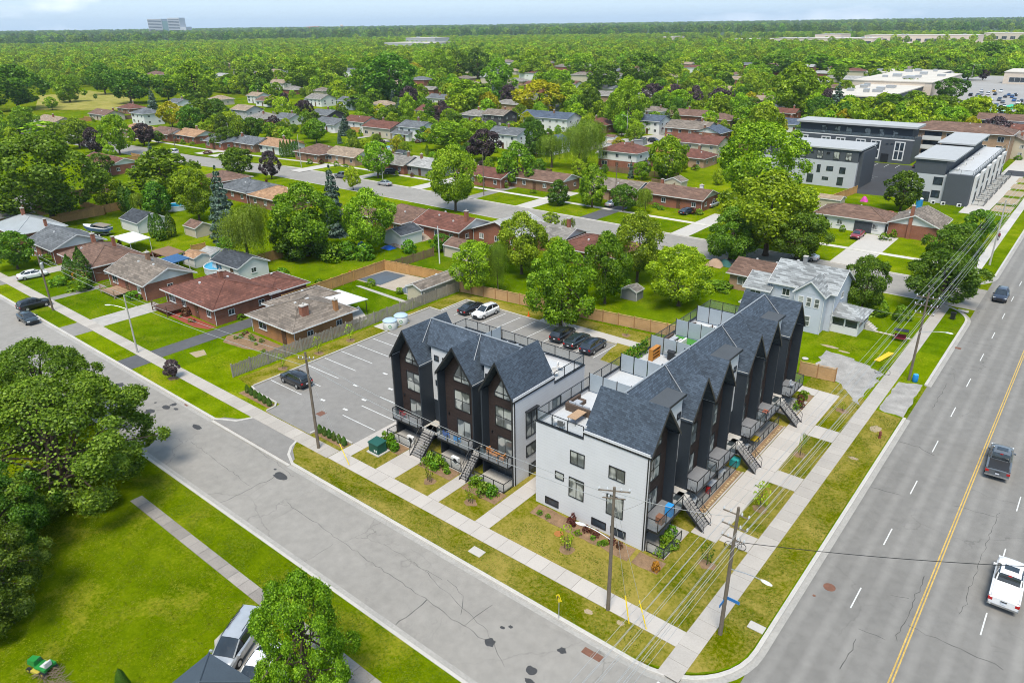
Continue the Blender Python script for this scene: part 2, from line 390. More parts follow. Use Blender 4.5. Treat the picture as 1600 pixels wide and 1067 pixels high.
LEAF = {
 'maple':  leafmat('maple_leaves',  (0.038, 0.088, 0.002), (0.136, 0.246, 0.006), (0.310, 0.450, 0.026), 0.38, 0.7),
 'dark':   leafmat('dark_leaves',   (0.022, 0.058, 0.003), (0.078, 0.166, 0.008), (0.180, 0.295, 0.030), 0.36, 0.6),
 'lime':   leafmat('lime_leaves',   (0.055, 0.115, 0.002), (0.200, 0.320, 0.006), (0.420, 0.550, 0.028), 0.36, 0.6),
 'yellow': leafmat('golden_leaves', (0.130, 0.140, 0.001), (0.32, 0.32, 0.004), (0.50, 0.47, 0.015), 0.3, 0.2),
 'plum':   leafmat('plum_leaves',   (0.020, 0.014, 0.018), (0.062, 0.042, 0.050), (0.135, 0.090, 0.098), 0.15, 0.6),
 'spruce': leafmat('spruce_needles',(0.032, 0.062, 0.042), (0.090, 0.142, 0.108), (0.185, 0.250, 0.205), 0.15, 0.3),
 'cedar':  leafmat('cedar_sprays',  (0.018, 0.056, 0.004), (0.058, 0.138, 0.010), (0.125, 0.225, 0.022), 0.2, 0.3),
 'willow': leafmat('willow_leaves', (0.060, 0.105, 0.004), (0.150, 0.230, 0.010), (0.270, 0.355, 0.035), 0.35, 0.25),
 'shrub':  leafmat('shrub_leaves',  (0.032, 0.090, 0.003), (0.105, 0.225, 0.008), (0.220, 0.360, 0.026), 0.3, 0.4),
 'turf':   leafmat('turf_blades',    (0.042, 0.072, 0.0004), (0.092, 0.132, 0.0008), (0.185, 0.210, 0.012), 0.2, 0.0),
 'burning':leafmat('orange_foliage',(0.22, 0.075, 0.005), (0.42, 0.18, 0.010), (0.55, 0.30, 0.03), 0.25, 0.2),
 'redbush':leafmat('russet_foliage',(0.050, 0.016, 0.010), (0.10, 0.036, 0.022), (0.16, 0.062, 0.036), 0.2, 0.4),
}
# ------------------------------------------------------------------ foliage and trees
def cards(P, Nn, size, aspect=0.7, seed=0, wob=0.55):
    """kite-shaped leaf sprays: centres P, facing Nn"""
    r = np.random.default_rng(seed); n = len(P)
    Nn = Nn + r.normal(0, wob, (n, 3)); Nn /= np.linalg.norm(Nn, axis=1, keepdims=True)+1e-9
    a = np.cross(Nn, r.normal(0, 1, (n, 3))); a /= np.linalg.norm(a, axis=1, keepdims=True)+1e-9
    b = np.cross(Nn, a)
    s = (size*r.uniform(0.6, 1.35, n))[:, None]
    bend = Nn*s*0.22
    V = np.stack([P-a*s*0.5-bend, P-b*s*0.5*aspect, P+a*s*0.55-bend, P+b*s*0.5*aspect], 1).reshape(-1, 3)
    return V
def cardmesh(name, V, material):
    n = len(V)//4; me = bpy.data.meshes.new(name)
    me.vertices.add(len(V)); me.vertices.foreach_set('co', V.astype(np.float32).ravel())
    me.loops.add(n*4); me.loops.foreach_set('vertex_index', np.arange(n*4, dtype=np.int32))
    me.polygons.add(n); me.polygons.foreach_set('loop_start', np.arange(0, n*4, 4, dtype=np.int32))
    me.update(calc_edges=True); me.validate()
    me.materials.append(material); return me
def sphere_dirs(r, n):
    d = r.normal(0, 1, (n, 3)); return d/np.linalg.norm(d, axis=1, keepdims=True)
def crown_round(seed, n, leaf, rx=4.0, z0=1.4, z1=10.0, lobes=28, lr=(0.17, 0.38), wide=0.42, inner=0.08):
    """crown of leaf sprays on many overlapping lobes set over an egg-shaped envelope; returns verts and lobe centres"""
    r = np.random.default_rng(seed)
    def env(f): return rx*np.clip(np.sin(math.pi*np.clip(f, 0.02, 0.985)**(math.log(.5)/math.log(wide))), 0.05, 1)**0.62
    C = []; Rr = []
    for i in range(lobes):
        f = 0.06+0.90*((i+r.uniform(0.1, 0.9))/lobes); a = i*2.39996+r.uniform(-.5, .5); rad = r.uniform(*lr)*rx
        q = max(0, env(f)*r.uniform(0.66, 1.20)-rad*0.8)
        C.append((math.cos(a)*q, math.sin(a)*q, z0+(z1-z0)*f-(rad*.5 if f > .8 else 0))); Rr.append(rad)
    C = np.array(C); Rr = np.array(Rr)
    k = r.choice(lobes, int(n*2.2), p=Rr**2/np.sum(Rr**2)); d = sphere_dirs(r, len(k))
    o_ = C[k]-np.array((0, 0, z0+(z1-z0)*.38)); o_ /= np.linalg.norm(o_, axis=1, keepdims=True)+1e-6
    d += 0.75*o_; d[:, 2] += 0.18; d /= np.linalg.norm(d, axis=1, keepdims=True)
    P = C[k]+d*(Rr[k]*(1.0-np.abs(r.normal(0, 0.16, len(k))))*np.where(r.random(len(k)) < .18, r.uniform(1.05, 1.32, len(k)), r.uniform(0.88, 1.1, len(k))))[:, None]
    D = np.linalg.norm(P[:, None, :]-C[None], axis=2)/Rr[None]; D[np.arange(len(k)), k] = 9
    keep = D.min(1) > 0.74
    P, d = P[keep][:n], d[keep][:n]
    m_ = int(n*inner); f = r.uniform(.05, .95, m_); a = r.uniform(0, 6.283, m_); q = env(f)*np.sqrt(r.uniform(.1, .72, m_))
    P = np.vstack([P, np.stack([np.cos(a)*q, np.sin(a)*q, z0+(z1-z0)*f], 1)]); d = np.vstack([d, np.stack([np.cos(a), np.sin(a), np.full(m_, .6)], 1)])
    return cards(P, d, leaf, 0.72, seed+1), C, Rr
def crown_spruce(seed, n, leaf, rx=2.2, z0=0.5, z1=10.0):
    r = np.random.default_rng(seed); tiers = 13; P = []; D = []
    for i in range(tiers):
        f = i/(tiers-1); z = z0+(z1-z0)*f**0.92; R0 = rx*(1-f)**0.72+0.12
        nb = max(5, int(13*(1-f)+4)); m_ = max(12, int(n*(R0**1.3)/sum((rx*(1-j/(tiers-1))**0.85+0.12)**1.3 for j in range(tiers))))
        ang0 = r.uniform(0, 6.28)
        for j in range(m_):
            b_ = r.integers(nb); a = ang0+b_*6.283/nb+r.normal(0, 0.10); q = R0*r.uniform(0.2, 1.0)**0.6*(0.88+0.2*math.sin(b_*7.3+i))
            P.append((math.cos(a)*q, math.sin(a)*q, z-0.28*q+r.normal(0, 0.12))); D.append((math.cos(a)*0.6, math.sin(a)*0.6, 0.75))
    return cards(np.array(P), np.array(D), leaf, 0.5, seed+1, 0.4)
def crown_cedar(seed, n, leaf, rx=1.0, z0=0.1, z1=5.0):
    r = np.random.default_rng(seed)
    f = r.uniform(0, 1, n)**0.85; a = r.uniform(0, 6.283, n)
    R0 = rx*(np.sin(np.clip(f*0.94+0.10, 0, 1)*math.pi)**0.55)*(1-0.45*f)*(1+0.12*np.sin(a*3+f*9)+r.normal(0, 0.08, n))
    P = np.stack([np.cos(a)*R0, np.sin(a)*R0, z0+(z1-z0)*f], 1)
    D = np.stack([np.cos(a), np.sin(a), np.full(n, 0.45)], 1)
    return cards(P, D, leaf, 0.5, seed+1, 0.45)
def crown_willow(seed, n, leaf, rx=4.2, z0=0.8, z1=8.5):
    r = np.random.default_rng(seed); P = []; D = []
    st = n//16
    lob = [(r.uniform(-1, 1)*rx*0.45, r.uniform(-1, 1)*rx*0.45, z1-r.uniform(0.8, 2.4), r.uniform(0.5, 0.75)*rx) for _ in range(7)]
    for i in range(st):
        cx_, cy_, cz_, rr = lob[r.integers(7)]
        a = r.uniform(0, 6.283); q = rr*math.sqrt(r.uniform(0, 1)); x, y = cx_+math.cos(a)*q, cy_+math.sin(a)*q
        top = cz_+0.9*math.sqrt(max(0, rr*rr-q*q))*0.5; L = r.uniform(0.35, 1.0)*(top-z0)*(0.35+0.65*q/rr)
        for j in range(16):
            t = j/15; P.append((x*(1+0.05*t)+r.normal(0, 0.07), y*(1+0.05*t)+r.normal(0, 0.07), top-L*t)); D.append((math.cos(a)*0.9, math.sin(a)*0.9, 0.5-0.4*t))
    P = np.array(P); V = cards(P, np.array(D), leaf, 0.45, seed+1, 0.35)
    return V
def trunk_mb(seed, h, r0, C=None, top=0.75, limbs=7, splay=0.0):
    r = np.random.default_rng(seed); mb = MB()
    pts = [Vector((r.normal(0, 0.05)*i, r.normal(0, 0.05)*i, h*top*i/4)) for i in range(5)]
    mb.tube((0, 0, -0.15), (0, 0, 0.25), r0*1.5, r0*1.05, 8)
    for i in range(4): mb.tube(pts[i], pts[i+1], r0*(1-0.2*i), r0*(1-0.2*(i+1)), 8)
    if C is not None:
        for c in list(C)[:limbs]:
            s_ = pts[int(r.integers(1, 4))]; c = Vector(c); m_ = s_.lerp(c, 0.5)+Vector((0, 0, 0.25))
            mb.tube(s_, m_, r0*0.42, r0*0.28, 6); mb.tube(m_, c, r0*0.28, r0*0.08, 5)
    return mb
TREES = {}
def variant(kind, lod, seed):
    """(trunk mesh, crown mesh, height, width) for a kind and level of detail, made once"""
    key = (kind, lod, seed)
    if key in TREES: return TREES[key]
    n = {0: 52000, 1: 15000, 2: 4200, 3: 700, 4: 150}[lod]; leaf = {0: 0.155, 1: 0.27, 2: 0.46, 3: 1.05, 4: .9}[lod]
    lm = LEAF.get(kind, LEAF['maple']); bk = BARK; s = seed*31+hash(kind) % 17 if False else seed*31+len(kind)*7
    if kind == 'spruce':
        V = crown_spruce(s, n, leaf*1.1); H, Wd = 10.0, 3.9; tr = trunk_mb(s, 10, 0.17, None, 0.9); bk = BARK_D
    elif kind == 'cedar':
        V = crown_cedar(s, int(n*0.4), leaf*0.55); H, Wd = 5.0, 1.9; tr = trunk_mb(s, 5, 0.08, None, 0.8); bk = BARK_D
    elif kind == 'willow':
        V = crown_willow(s, int(n*1.5), leaf*0.75); H, Wd = 10.0, 9.0; V[:, 2] *= 10.0/9.3; tr = trunk_mb(s, 10, 0.3, None, 0.6)
    elif kind == 'spread':
        V, C, Rr = crown_round(s, n, leaf*0.9, 4.4, 1.0, 9.8, 40, (0.13, 0.24), .5, .2); H, Wd = 10.0, 8.8; tr = trunk_mb(s, 10, 0.22, C, 0.45, 12); lm = LEAF['lime']
    elif kind == 'loose':
        V, C, Rr = crown_round(s, n, leaf, 4.4, 0.3, 10.0, 64, (0.10, 0.21), .42, .10); H, Wd = 10.0, 8.8; tr = trunk_mb(s, 10, 0.25, C[::2], 0.7, 32); lm = LEAF['dark' if seed > 1 else 'maple']
    elif kind == 'locust':
        V, C, Rr = crown_round(s, n, leaf*0.9, 4.4, 2.0, 9.9, 44, (0.14, 0.25), .5, .12); H, Wd = 10.0, 8.8; tr = trunk_mb(s, 10, 0.25, C, 0.6, 16); lm = LEAF['lime']
    else:
        V, C, Rr = crown_round(s, n, leaf, 4.0, 1.1+0.4*(seed % 3), 9.9, 26+seed % 3*4, wide=.40+.04*(seed % 3)); H, Wd = 10.0, 8.0; tr = trunk_mb(s, 10, 0.23, C, 0.7, 8)
        if kind == 'plum': bk = BARK_D
    cm = cardmesh('crown', V, lm); tm = tr.mesh('trunk', bk)
    TREES[key] = (tm, cm, H, Wd); return TREES[key]
TREELIST = []
TNAME = {'maple': 'leafy_tree', 'dark': 'leafy_tree', 'lime': 'leafy_tree', 'yellow': 'golden_leaf_tree', 'plum': 'purple_leaf_tree', 'spruce': 'spruce_tree',
         'cedar': 'columnar_cedar', 'willow': 'willow_tree', 'spread': 'spreading_tree', 'locust': 'leafy_tree', 'loose': 'leafy_tree'}
def tree_at(x, y, h, w, kind, lod=None, label=None, group=None, rz=None, name=None, z=0.0, sd=None):
    d = math.dist((x, y), (CAMP.x, CAMP.y)); ppm = FPX/d
    if lod is None: lod = 0 if h*ppm > 150 else 1 if h*ppm > 75 else 2 if h*ppm > 24 else 3
    seed = random.randint(1, 3 if lod in (1, 2) else 2)
    if lod == 0: seed = random.randint(1, 2)
    tm, cm, H, Wd = variant(kind, lod, sd or seed)
    o = empty(name or TNAME[kind], (x, y, z), random.uniform(0, 6.28) if rz is None else rz, label, 'tree', group)
    o.scale = (w/Wd, w/Wd, h/H)
    put(tm, 'trunk', o); put(cm, 'crown', o)
    TREELIST.append((o, kind, x, y, h, w)); return o
def T(px, pyb, pyt, wpx, kind, label=None, **kw):
    """tree surveyed by where its foot stands, how high its top reaches and how wide it is"""
    x, y = G(px, pyb); best = 3.0
    for i in range(1, 300):
        if proj(x, y, i*0.1)[1] <= pyt: best = i*0.1; break
    zc_ = proj(x, y, best*0.6)[2]
    return tree_at(x, y, best, wpx*zc_/FPX, kind, label=label, **kw)
SHR = {}
def shrub_mesh(kind, seed, n=260, leaf=0.16, rx=0.5, h=0.9):
    key = (kind, seed, n)
    if key not in SHR:
        V, C, Rr = crown_round(seed*13+5, n, leaf, rx, -0.1, h, 12, (0.36, 0.52), .4)
        SHR[key] = cardmesh('foliage', V, LEAF[kind])
    return SHR[key]
SHRUBS = []
def shrub(x, y, w, h, kind='shrub', label=None, group=None, name='shrub', big=False, z=0.0):
    me = shrub_mesh(kind, random.randint(1, 3), 700 if big else 220, 0.11 if big else 0.17)
    o = put(me, name, None, (x, y, z), random.uniform(0, 6.28), (w, w, h/0.95))
    tag(o, label, 'shrub', group); SHRUBS.append(o); return o
# ------------------------------------------------------------------ ground, roads, pavements
RZ = -0.13     # road surface level; lawns and walks are at 0
g = MB().sheet([(-14000, -3000), (6000, -3000), (6000, 16000), (-14000, 16000)], -0.145)
tag(g.build('ground', GRASS), kind='structure')
def arc(cx_, cy_, r, a0, a1, n=7):
    return [(cx_+r*math.cos(R_(a0+(a1-a0)*i/n)), cy_+r*math.sin(R_(a0+(a1-a0)*i/n))) for i in range(n+1)]
# roads
road = MB().sheet([(-420, -12.6), (4.7, -12.6), (4.7, -4.4), (-420, -4.4)], RZ).build('street', ROAD); tag(road, kind='structure')
road = MB().sheet([(4.7, -120), (20.2, -120), (20.2, 900), (4.7, 900)], RZ-0.002).build('main_road', ROAD_B); tag(road, kind='structure')
CC = [(4.7, 84.4, 95.6), (-20, 84.4, 95.6), (-180, 84.4, 96.2), (-230, 77.5, 89.5), (-300, 75.5, 87.5), (-420, 75, 87)]
road = MB().add([p for x, a, b in CC for p in ((x, a, RZ-0.004), (x, b, RZ-0.004))], [(2*i, 2*i+1, 2*i+3, 2*i+2) for i in range(len(CC)-1)]).build('cross_street', ROAD); tag(road, kind='structure')
road = MB().sheet([(-330, 87), (-318, 87), (-318, 210), (-330, 210)], RZ-0.006).build('park_street', ROAD); tag(road, kind='structure')
road = MB().sheet([G(930, 240), G(962, 240), G(1052, 216), G(1035, 209), G(990, 215), G(940, 222)], 0.01).build('far_street', CONC_OLD); tag(road, kind='structure')
# lawn blocks between the roads
KW = 0.32
def block(name, pts, mat_, kerb=True):
    o = MB().prism(pts, RZ-0.2, 0.0).build(name, mat_); tag(o, kind='structure'); return o
b1 = [(-420, -4.4+KW), (-1.5, -4.4+KW)]+[(p[0], p[1]) for p in arc(-1.5, 2.0, 6.2-KW, -90, 0)]+[(4.7-KW, 78)]+arc(-1.7, 78, 6.4-KW, 0, 90)+[(-180, 84.4-KW), (-230, 77.5-KW), (-300, 75.5-KW), (-420, 75-KW)]
block('lawn', b1, GRASS_LUSH)
MB().prism([(-52.5, -4.0), (-1.5, -4.0)]+arc(-1.5, 2.0, 5.75, -90, 0)[1:]+[(4.25, 42.6), (1.6, 42.9), (-2.5, 47.2), (-6.8, 46.9), (-6.8, 44.2), (-18.8, 47.8), (-62.0, 42.9), (-62.6, 3.0), (-52.5, 2.2)], -0.2, 0.003).build('boulevard_turf', GRASS_DRY, bpy.data.objects['lawn'])
block('lawn', [(-420, -90), (4.7-KW, -90), (4.7-KW, -19.6)]+arc(-2.3, -19.6, 7-KW, 0, 90)+[(-420, -12.6-KW)], GRASS)
block('lawn', [(-420, 87+KW), (-300, 87.5+KW), (-230, 89.5+KW), (-180, 96.2+KW), (-20, 95.6+KW), (-3, 95.6+KW)]+arc(-3, 103.3, 7.7-KW, -90, 0)+[(4.7-KW, 700), (-420, 700)], GRASS_LUSH)
block('lawn', [(20.2+KW, -90), (60, -90), (60, 700), (20.2+KW, 700)], GRASS)
# kerbs: swept strips with a gutter step, split into cast lengths
def kerb(pts, side, name='kerb', mat_=None):
    """pts run along the road edge; side=+1 keeps the kerb to the left of travel"""
    k = MB(); g_ = MB(); n = len(pts); outs = []
    for i in range(n):
        a = Vector(pts[max(0, i-1)]); b = Vector(pts[min(n-1, i+1)]); d = (b-a).normalized(); nrm = Vector((-d.y, d.x))*side
        outs.append((Vector(pts[i]), nrm))
    for (p, a), (q, b) in zip(outs, outs[1:]):
        def pt(p, nn, o, z): v = p+nn*o; return (v.x, v.y, z)
        ring = lambda p, nn: [pt(p, nn, 0.0, RZ-0.1), pt(p, nn, 0.04, 0.0), pt(p, nn, 0.08, 0.025), pt(p, nn, KW+0.02, 0.03), pt(p, nn, KW+0.02, RZ-0.1)]
        k.loft([ring(p, a), ring(q, b)])
        g_.loft([[pt(p, a, -0.42, RZ+0.006), pt(p, a, 0.03, RZ+0.016), pt(p, a, 0.03, RZ-0.06), pt(p, a, -0.42, RZ-0.06)], [pt(q, b, -0.42, RZ+0.006), pt(q, b, 0.03, RZ+0.016), pt(q, b, 0.03, RZ-0.06), pt(q, b, -0.42, RZ-0.06)]])
    o = k.build(name, mat_ or KERB); tag(o, kind='structure')
    gt = g_.build('gutter', mat('gutter_concrete', (0.29, 0.275, 0.25), .9, .2, .4, 6), o); return o
def densify(pts, step):
    out = []
    for a, b in zip(pts, pts[1:]):
        n = max(1, int(math.dist(a, b)/step)); out += [(a[0]+(b[0]-a[0])*i/n, a[1]+(b[1]-a[1])*i/n) for i in range(n)]
    return out+[pts[-1]]
kerb([(-240, -4.4), (-55.4, -4.4)], 1)
kerb([(-41.0, -4.4), (-1.5, -4.4)]+arc(-1.5, 1.8, 6.2, -90, 0, 10)[1:]+[(4.7, 43.0)], 1)
kerb([(4.7, 53.0), (4.7, 78)]+arc(-1.7, 78, 6.4, 0, 90, 8)[1:]+[(-180, 84.4)], 1)
kerb([(-240, -12.6), (-2.3, -12.6)]+arc(-2.3, -19.6, 7, 90, 0, 8)[1:]+[(4.7, -60)], -1)
kerb([(-200, 94.5), (-180, 96.2), (-3, 95.6)]+arc(-3, 103.3, 7.7, -90, 0, 8)[1:]+[(4.7, 300)], 1)
kerb([(20.2, -60), (20.2, 300)], -1)
# apron of the lot entrance: asphalt between two kerb returns
ap = MB().prism([(-55.4, -4.4), (-41.0, -4.4), (-41.4, -3.6), (-43.0, -2.7), (-44.2, -1.42), (-52.3, -1.42), (-53.4, -2.6), (-55.0, -3.4)], RZ-0.1, 0.012).build('lot_entrance', LOT); tag(ap, kind='structure')
kerb([(-55.4, -4.4), (-54.6, -3.9), (-53.0, -3.1), (-52.2, -1.5)], 1); kerb([(-44.4, -1.5), (-43.9, -2.5), (-42.8, -3.6), (-41.0, -4.4)], 1)
dk = MB().prism([(-55.4, -4.72), (-41.0, -4.72), (-41.0, -4.40), (-55.4, -4.40)], RZ-0.05, -0.045).build('dropped_kerb', KERB); tag(dk, kind='structure')
# slabbed pavements: every slab a piece of its own
SLAB = {}
def slabs(name, x0, x1, y0, y1, along='x', size=1.5, mat_=CONC, z=0.035, gap=0.022, jitter=0.0, skip=None):
    w = MB().prism([(x0, y0), (x1, y0), (x1, y1), (x0, y1)], -0.06, z-0.022).build(name, CONC_MOSS); tag(w, kind='structure')
    a, b = (x0, x1) if along == 'x' else (y0, y1)
    n = max(1, round((b-a)/size)); st = (b-a)/n
    wd = (y1-y0) if along == 'x' else (x1-x0)
    key = (round(st, 3), round(wd, 3), along, mat_.name)
    if key not in SLAB:
        hx, hy = (st/2-gap/2, wd/2) if along == 'x' else (wd/2, st/2-gap/2)
        c = 0.012
        SLAB[key] = MB().add([(-hx,-hy,-0.03),(hx,-hy,-0.03),(hx,hy,-0.03),(-hx,hy,-0.03),(-hx,-hy,-c),(hx,-hy,-c),(hx,hy,-c),(-hx,hy,-c),(-hx+c,-hy+c,0),(hx-c,-hy+c,0),(hx-c,hy-c,0),(-hx+c,hy-c,0)],
            [(0,1,5,4),(1,2,6,5),(2,3,7,6),(3,0,4,7),(4,5,9,8),(5,6,10,9),(6,7,11,10),(7,4,8,11),(8,9,10,11)]).mesh('slab', mat_)
    for i in range(n):
        t = a+(i+0.5)*st
        loc = (t, (y0+y1)/2, z+random.uniform(-jitter, jitter)) if along == 'x' else ((x0+x1)/2, t, z+random.uniform(-jitter, jitter))
        put(SLAB[key], 'slab', w, loc)
    return w
slabs('sidewalk', -39.0, 0.0, -1.35, 0.3, mat_=mat('new_concrete', (0.385, 0.352, 0.318), 0.85, 0.07, 0.5, 10, objrand=0.10))
slabs('sidewalk', -150.0, -39.05, -1.45, 0.2, mat_=mat('walk_concrete', (0.34, 0.308, 0.27), 0.85, 0.12, 0.5, 10, objrand=0.16))
slabs('sidewalk', -0.02, 1.55, -4.0, 83.6, 'y', mat_=mat('walk_concrete_b', (0.345, 0.315, 0.28), 0.85, 0.12, 0.5, 10, objrand=0.14))
slabs('sidewalk', -47.5, -13.0, -17.35, -16.25, mat_=mat('old_slab_concrete', (0.24, 0.215, 0.19), 0.9, 0.2, 0.8, 10, objrand=0.35), gap=0.07, jitter=0.012)
slabs('sidewalk', -170, 2.0, 105.8, 107.2, size=3.0, mat_=mat('walk_concrete_c', (0.46, 0.43, 0.385), 0.85, 0.12, 0.5, 10, objrand=0.14))
slabs('sidewalk', 0.6, 2.1, 97.0, 240, 'y', size=3.0, mat_=mat('walk_concrete_d', (0.42, 0.395, 0.36), 0.85, 0.12, 0.5, 10, objrand=0.14))
sw = MB().prism([(-420, 96), (-300, 96.5), (-230, 98.5), (-170, 105.8), (-170, 107.2), (-230, 100), (-300, 98), (-420, 97.5)], -0.05, 0.03).build('sidewalk', CONC); tag(sw, kind='structure')
# townhouse walks
NEWC = MATS['new_concrete']
def walk(name, pts, mat_=NEWC, z=0.03, z0=-0.05):
    o = MB().prism(pts, z0, z).build(name, mat_); return tag(o, kind='structure')
def rect(x0, y0, x1, y1): return [(x0, y0), (x1, y0), (x1, y1), (x0, y1)]
slabs('entry_walk', -33.6, -30.9, 0.32, 5.6, 'y', 1.75, NEWC, 0.033)
slabs('entry_walk', -26.35, -24.9, 0.32, 5.6, 'y', 1.75, NEWC, 0.033)
slabs('entry_walk', -20.4, -18.75, 0.32, 21.0, 'y', 1.75, NEWC, 0.033)
slabs('entry_walk', -39.0, -37.4, 0.32, 18.0, 'y', 1.75, NEWC, 0.033)
slabs('front_walk', -4.9, -2.6, 10.7, 43.8, 'y', 2.2, NEWC, 0.033)
slabs('front_walk', -8.2, -4.92, 42.1, 43.8, 'x', 1.7, NEWC, 0.034)
for ya, yb in ((11.2, 13.4), (22.0, 24.5), (32.8, 35.4)):
    slabs('front_walk', -2.58, -0.04, ya, yb, 'x', 1.27, NEWC, 0.032)
# parking lot
walk('parking_lot', [(-59.0, 2.6), (-57.4, 2.4), (-52.6, 2.3), (-52.3, 0.32), (-44.3, 0.32), (-44.2, 2.0), (-39.02, 2.0), (-39.02, 18.2), (-21.2, 18.2), (-19.8, 21.4), (-18.6, 24.0), (-18.6, 34.8), (-30.0, 35.2), (-31.0, 40.6), (-58.7, 40.9), (-58.7, 34.9), (-60.9, 34.9), (-61.0, 28.9), (-59.0, 28.9)], LOT, 0.02)
walk('refuse_pad', [(-62.2, 24.7), (-59.3, 24.7), (-59.3, 28.8), (-62.2, 28.8)], CONC, 0.03)
walk('lot_walk', [(-44.5, 41.2), (-28.2, 41.2), (-28.2, 43.0), (-44.5, 43.0)], NEWC, 0.034)
kb = MB()
for a, b in [((-59.15, 3.0), (-59.15, 24.6)), ((-59.15, 28.9), (-61.1, 28.9)), ((-61.1, 28.9), (-61.1, 35.05)), ((-61.1, 35.05), (-58.85, 35.05)), ((-58.85, 35.05), (-58.85, 41.05)), ((-58.85, 41.05), (-30.9, 40.8)), ((-59.1, 2.8), (-57.4, 2.3)), ((-57.4, 2.3), (-53.2, 2.2)), ((-53.2, 2.2), (-52.5, 1.6)), ((-52.5, 1.6), (-52.4, 0.4)), ((-44.25, 0.4), (-44.25, 1.9)), ((-44.25, 1.9), (-39.1, 1.9))]:
    a, b = Vector(a), Vector(b); d = (b-a).normalized(); nn = Vector((-d.y, d.x))*0.1
    kb.prism([tuple(a-nn), tuple(b-nn), tuple(b+nn), tuple(a+nn)], -0.05, 0.16)
tag(kb.build('lot_kerb', KERB), kind='structure')
# painted stall lines, each line an object under the lot
lot_ = bpy.data.objects['parking_lot']
def line(x0, y0, x1, y1, w=0.11, z=0.024, m_=None, parent=lot_, name='stall_line'):
    a, b = Vector((x0, y0)), Vector((x1, y1)); d = (b-a).normalized(); nn = Vector((-d.y, d.x))*w/2
    MB().sheet([tuple(a-nn), tuple(b-nn), tuple(b+nn), tuple(a+nn)], z).build(name, m_ or WHITE_LINE, parent)
for i in range(8): line(-58.9, 5.3+2.73*i, -52.6, 5.3+2.73*i)
for i in range(4): line(-44.8, 5.2+2.75*i, -39.3, 5.2+2.75*i)
for i in range(11): line(-58.7+2.77*i, 35.1, -58.5+2.77*i, 40.5)
for p_ in [(-49.5, 6.0), (-49.4, 10.8), (-49.0, 15.2), (-48.4, 19.5), (-45.6, 6.2), (-45.7, 9.0), (-45.3, 12.8)]:
    line(p_[0]-0.35, p_[1], p_[0]+0.35, p_[1]+0.05, 0.28, name='floor_mark')
for p_ in [(-47.0, 3.9), (-47.7, 16.5)]:
    MB().prism(rect(p_[0]-0.45, p_[1]-0.45, p_[0]+0.45, p_[1]+0.45), 0.0, 0.03).build('drain_grate', RUST, lot_)
# main road markings
mr = bpy.data.objects['main_road']
for xx in (12.29, 12.49): line(xx, -60, xx, 330, 0.10, RZ+0.004, YELLOW_LINE, mr, 'centre_line')
for i in range(46):
    for xx, ph in ((8.35, 0.0), (16.3, 3.0)):
        y0 = -8+ph+9.1*i
        if y0 < 4 and xx < 10: continue
        line(xx, y0, xx, y0+2.7, 0.095, RZ+0.004, None, mr, 'lane_dash')
line(4.9, -3.4, 20, -3.4, 0.15, RZ+0.004, None, mr, 'stop_line') if False else None
st_ = bpy.data.objects['street']
line(2.3, -10.9, 3.3, -4.2, 0.22, RZ+0.004, None, st_, 'crosswalk_line'); line(-0.6, -11.4, 0.5, -4.6, 0.22, RZ+0.004, None, st_, 'crosswalk_line')
# tar patches, manholes, grates
def blob(name, x, y, rx, ry, m_, parent, z=RZ+0.006, n=14, seed=0, rot=0):
    r = random.Random(int(x*13+y*7+seed)); pts = []
    for k in range(n):
        a = 6.283*k/n; q = r.uniform(0.72, 1.12); u, v = rx*q*math.cos(a), ry*q*math.sin(a)
        pts.append((x+u*math.cos(rot)-v*math.sin(rot), y+u*math.sin(rot)+v*math.cos(rot)))
    return MB().sheet(pts, z).build(name, m_, parent)
for px, py, a, b in [(438, 743, .95, .5), (308, 667, .85, .35), (223, 658, .9, .45), (197, 666, 1.3, .55), (233, 643, .7, .55), (260, 636, .75, .4), (271, 632, .4, .4), (275, 639, .4, .22), (187, 601, .7, .5), (765, 1003, .5, .42), (878, 1016, .35, .3), (830, 1047, .42, .36), (828, 1064, .45, .22), (210, 665, .35, .3), (222, 632, .25, .2), (243, 629, .2, .15), (785, 980, .2, .15), (798, 979, .2, .15), (430, 733, .2, .15)]:
    x, y = G(px, py, RZ); blob('tar_patch', x, y, a, b, PATCH, st_)
for px, py, rr in [(1296, 917, .45), (1272, 930, .12)]:
    x, y = G(px, py, RZ); MB().lathe([(rr, RZ), (rr, RZ+0.012)], (x, y), 16).build('manhole_cover', RUST, mr)
for px, py in [(933, 1026), (918, 1018), (293, 632), (1497, 544)]:
    x, y = G(px, py, RZ); MB().prism(rect(x-0.36, y-0.28, x+0.36, y+0.28), RZ-0.05, RZ+0.024).build('storm_grate', RUST, st_ if px < 1000 else mr)
x, y = G(873, 834); MB().lathe([(0.4, 0.02), (0.4, 0.045)], (x, y), 18).build('manhole_cover', mat('orange_rust', (0.30, 0.12, 0.03), 0.85, 0.25, 4, 18), bpy.data.objects['entry_walk.002'])
for px, py, w_ in [(745, 862, 0.55), (1182, 980, 0.5)]:
    x, y = G(px, py); o = MB().prism(rect(x-w_*1.15, y-w_*0.75, x+w_*1.15, y+w_*0.75), -0.05, 0.05).build('utility_vault_lid', CONC)
    tag(o, 'pale concrete vault lid set in the boulevard grass along the side street' if px < 900 else 'pale concrete vault lid in the grass at the road corner', 'vault lid')
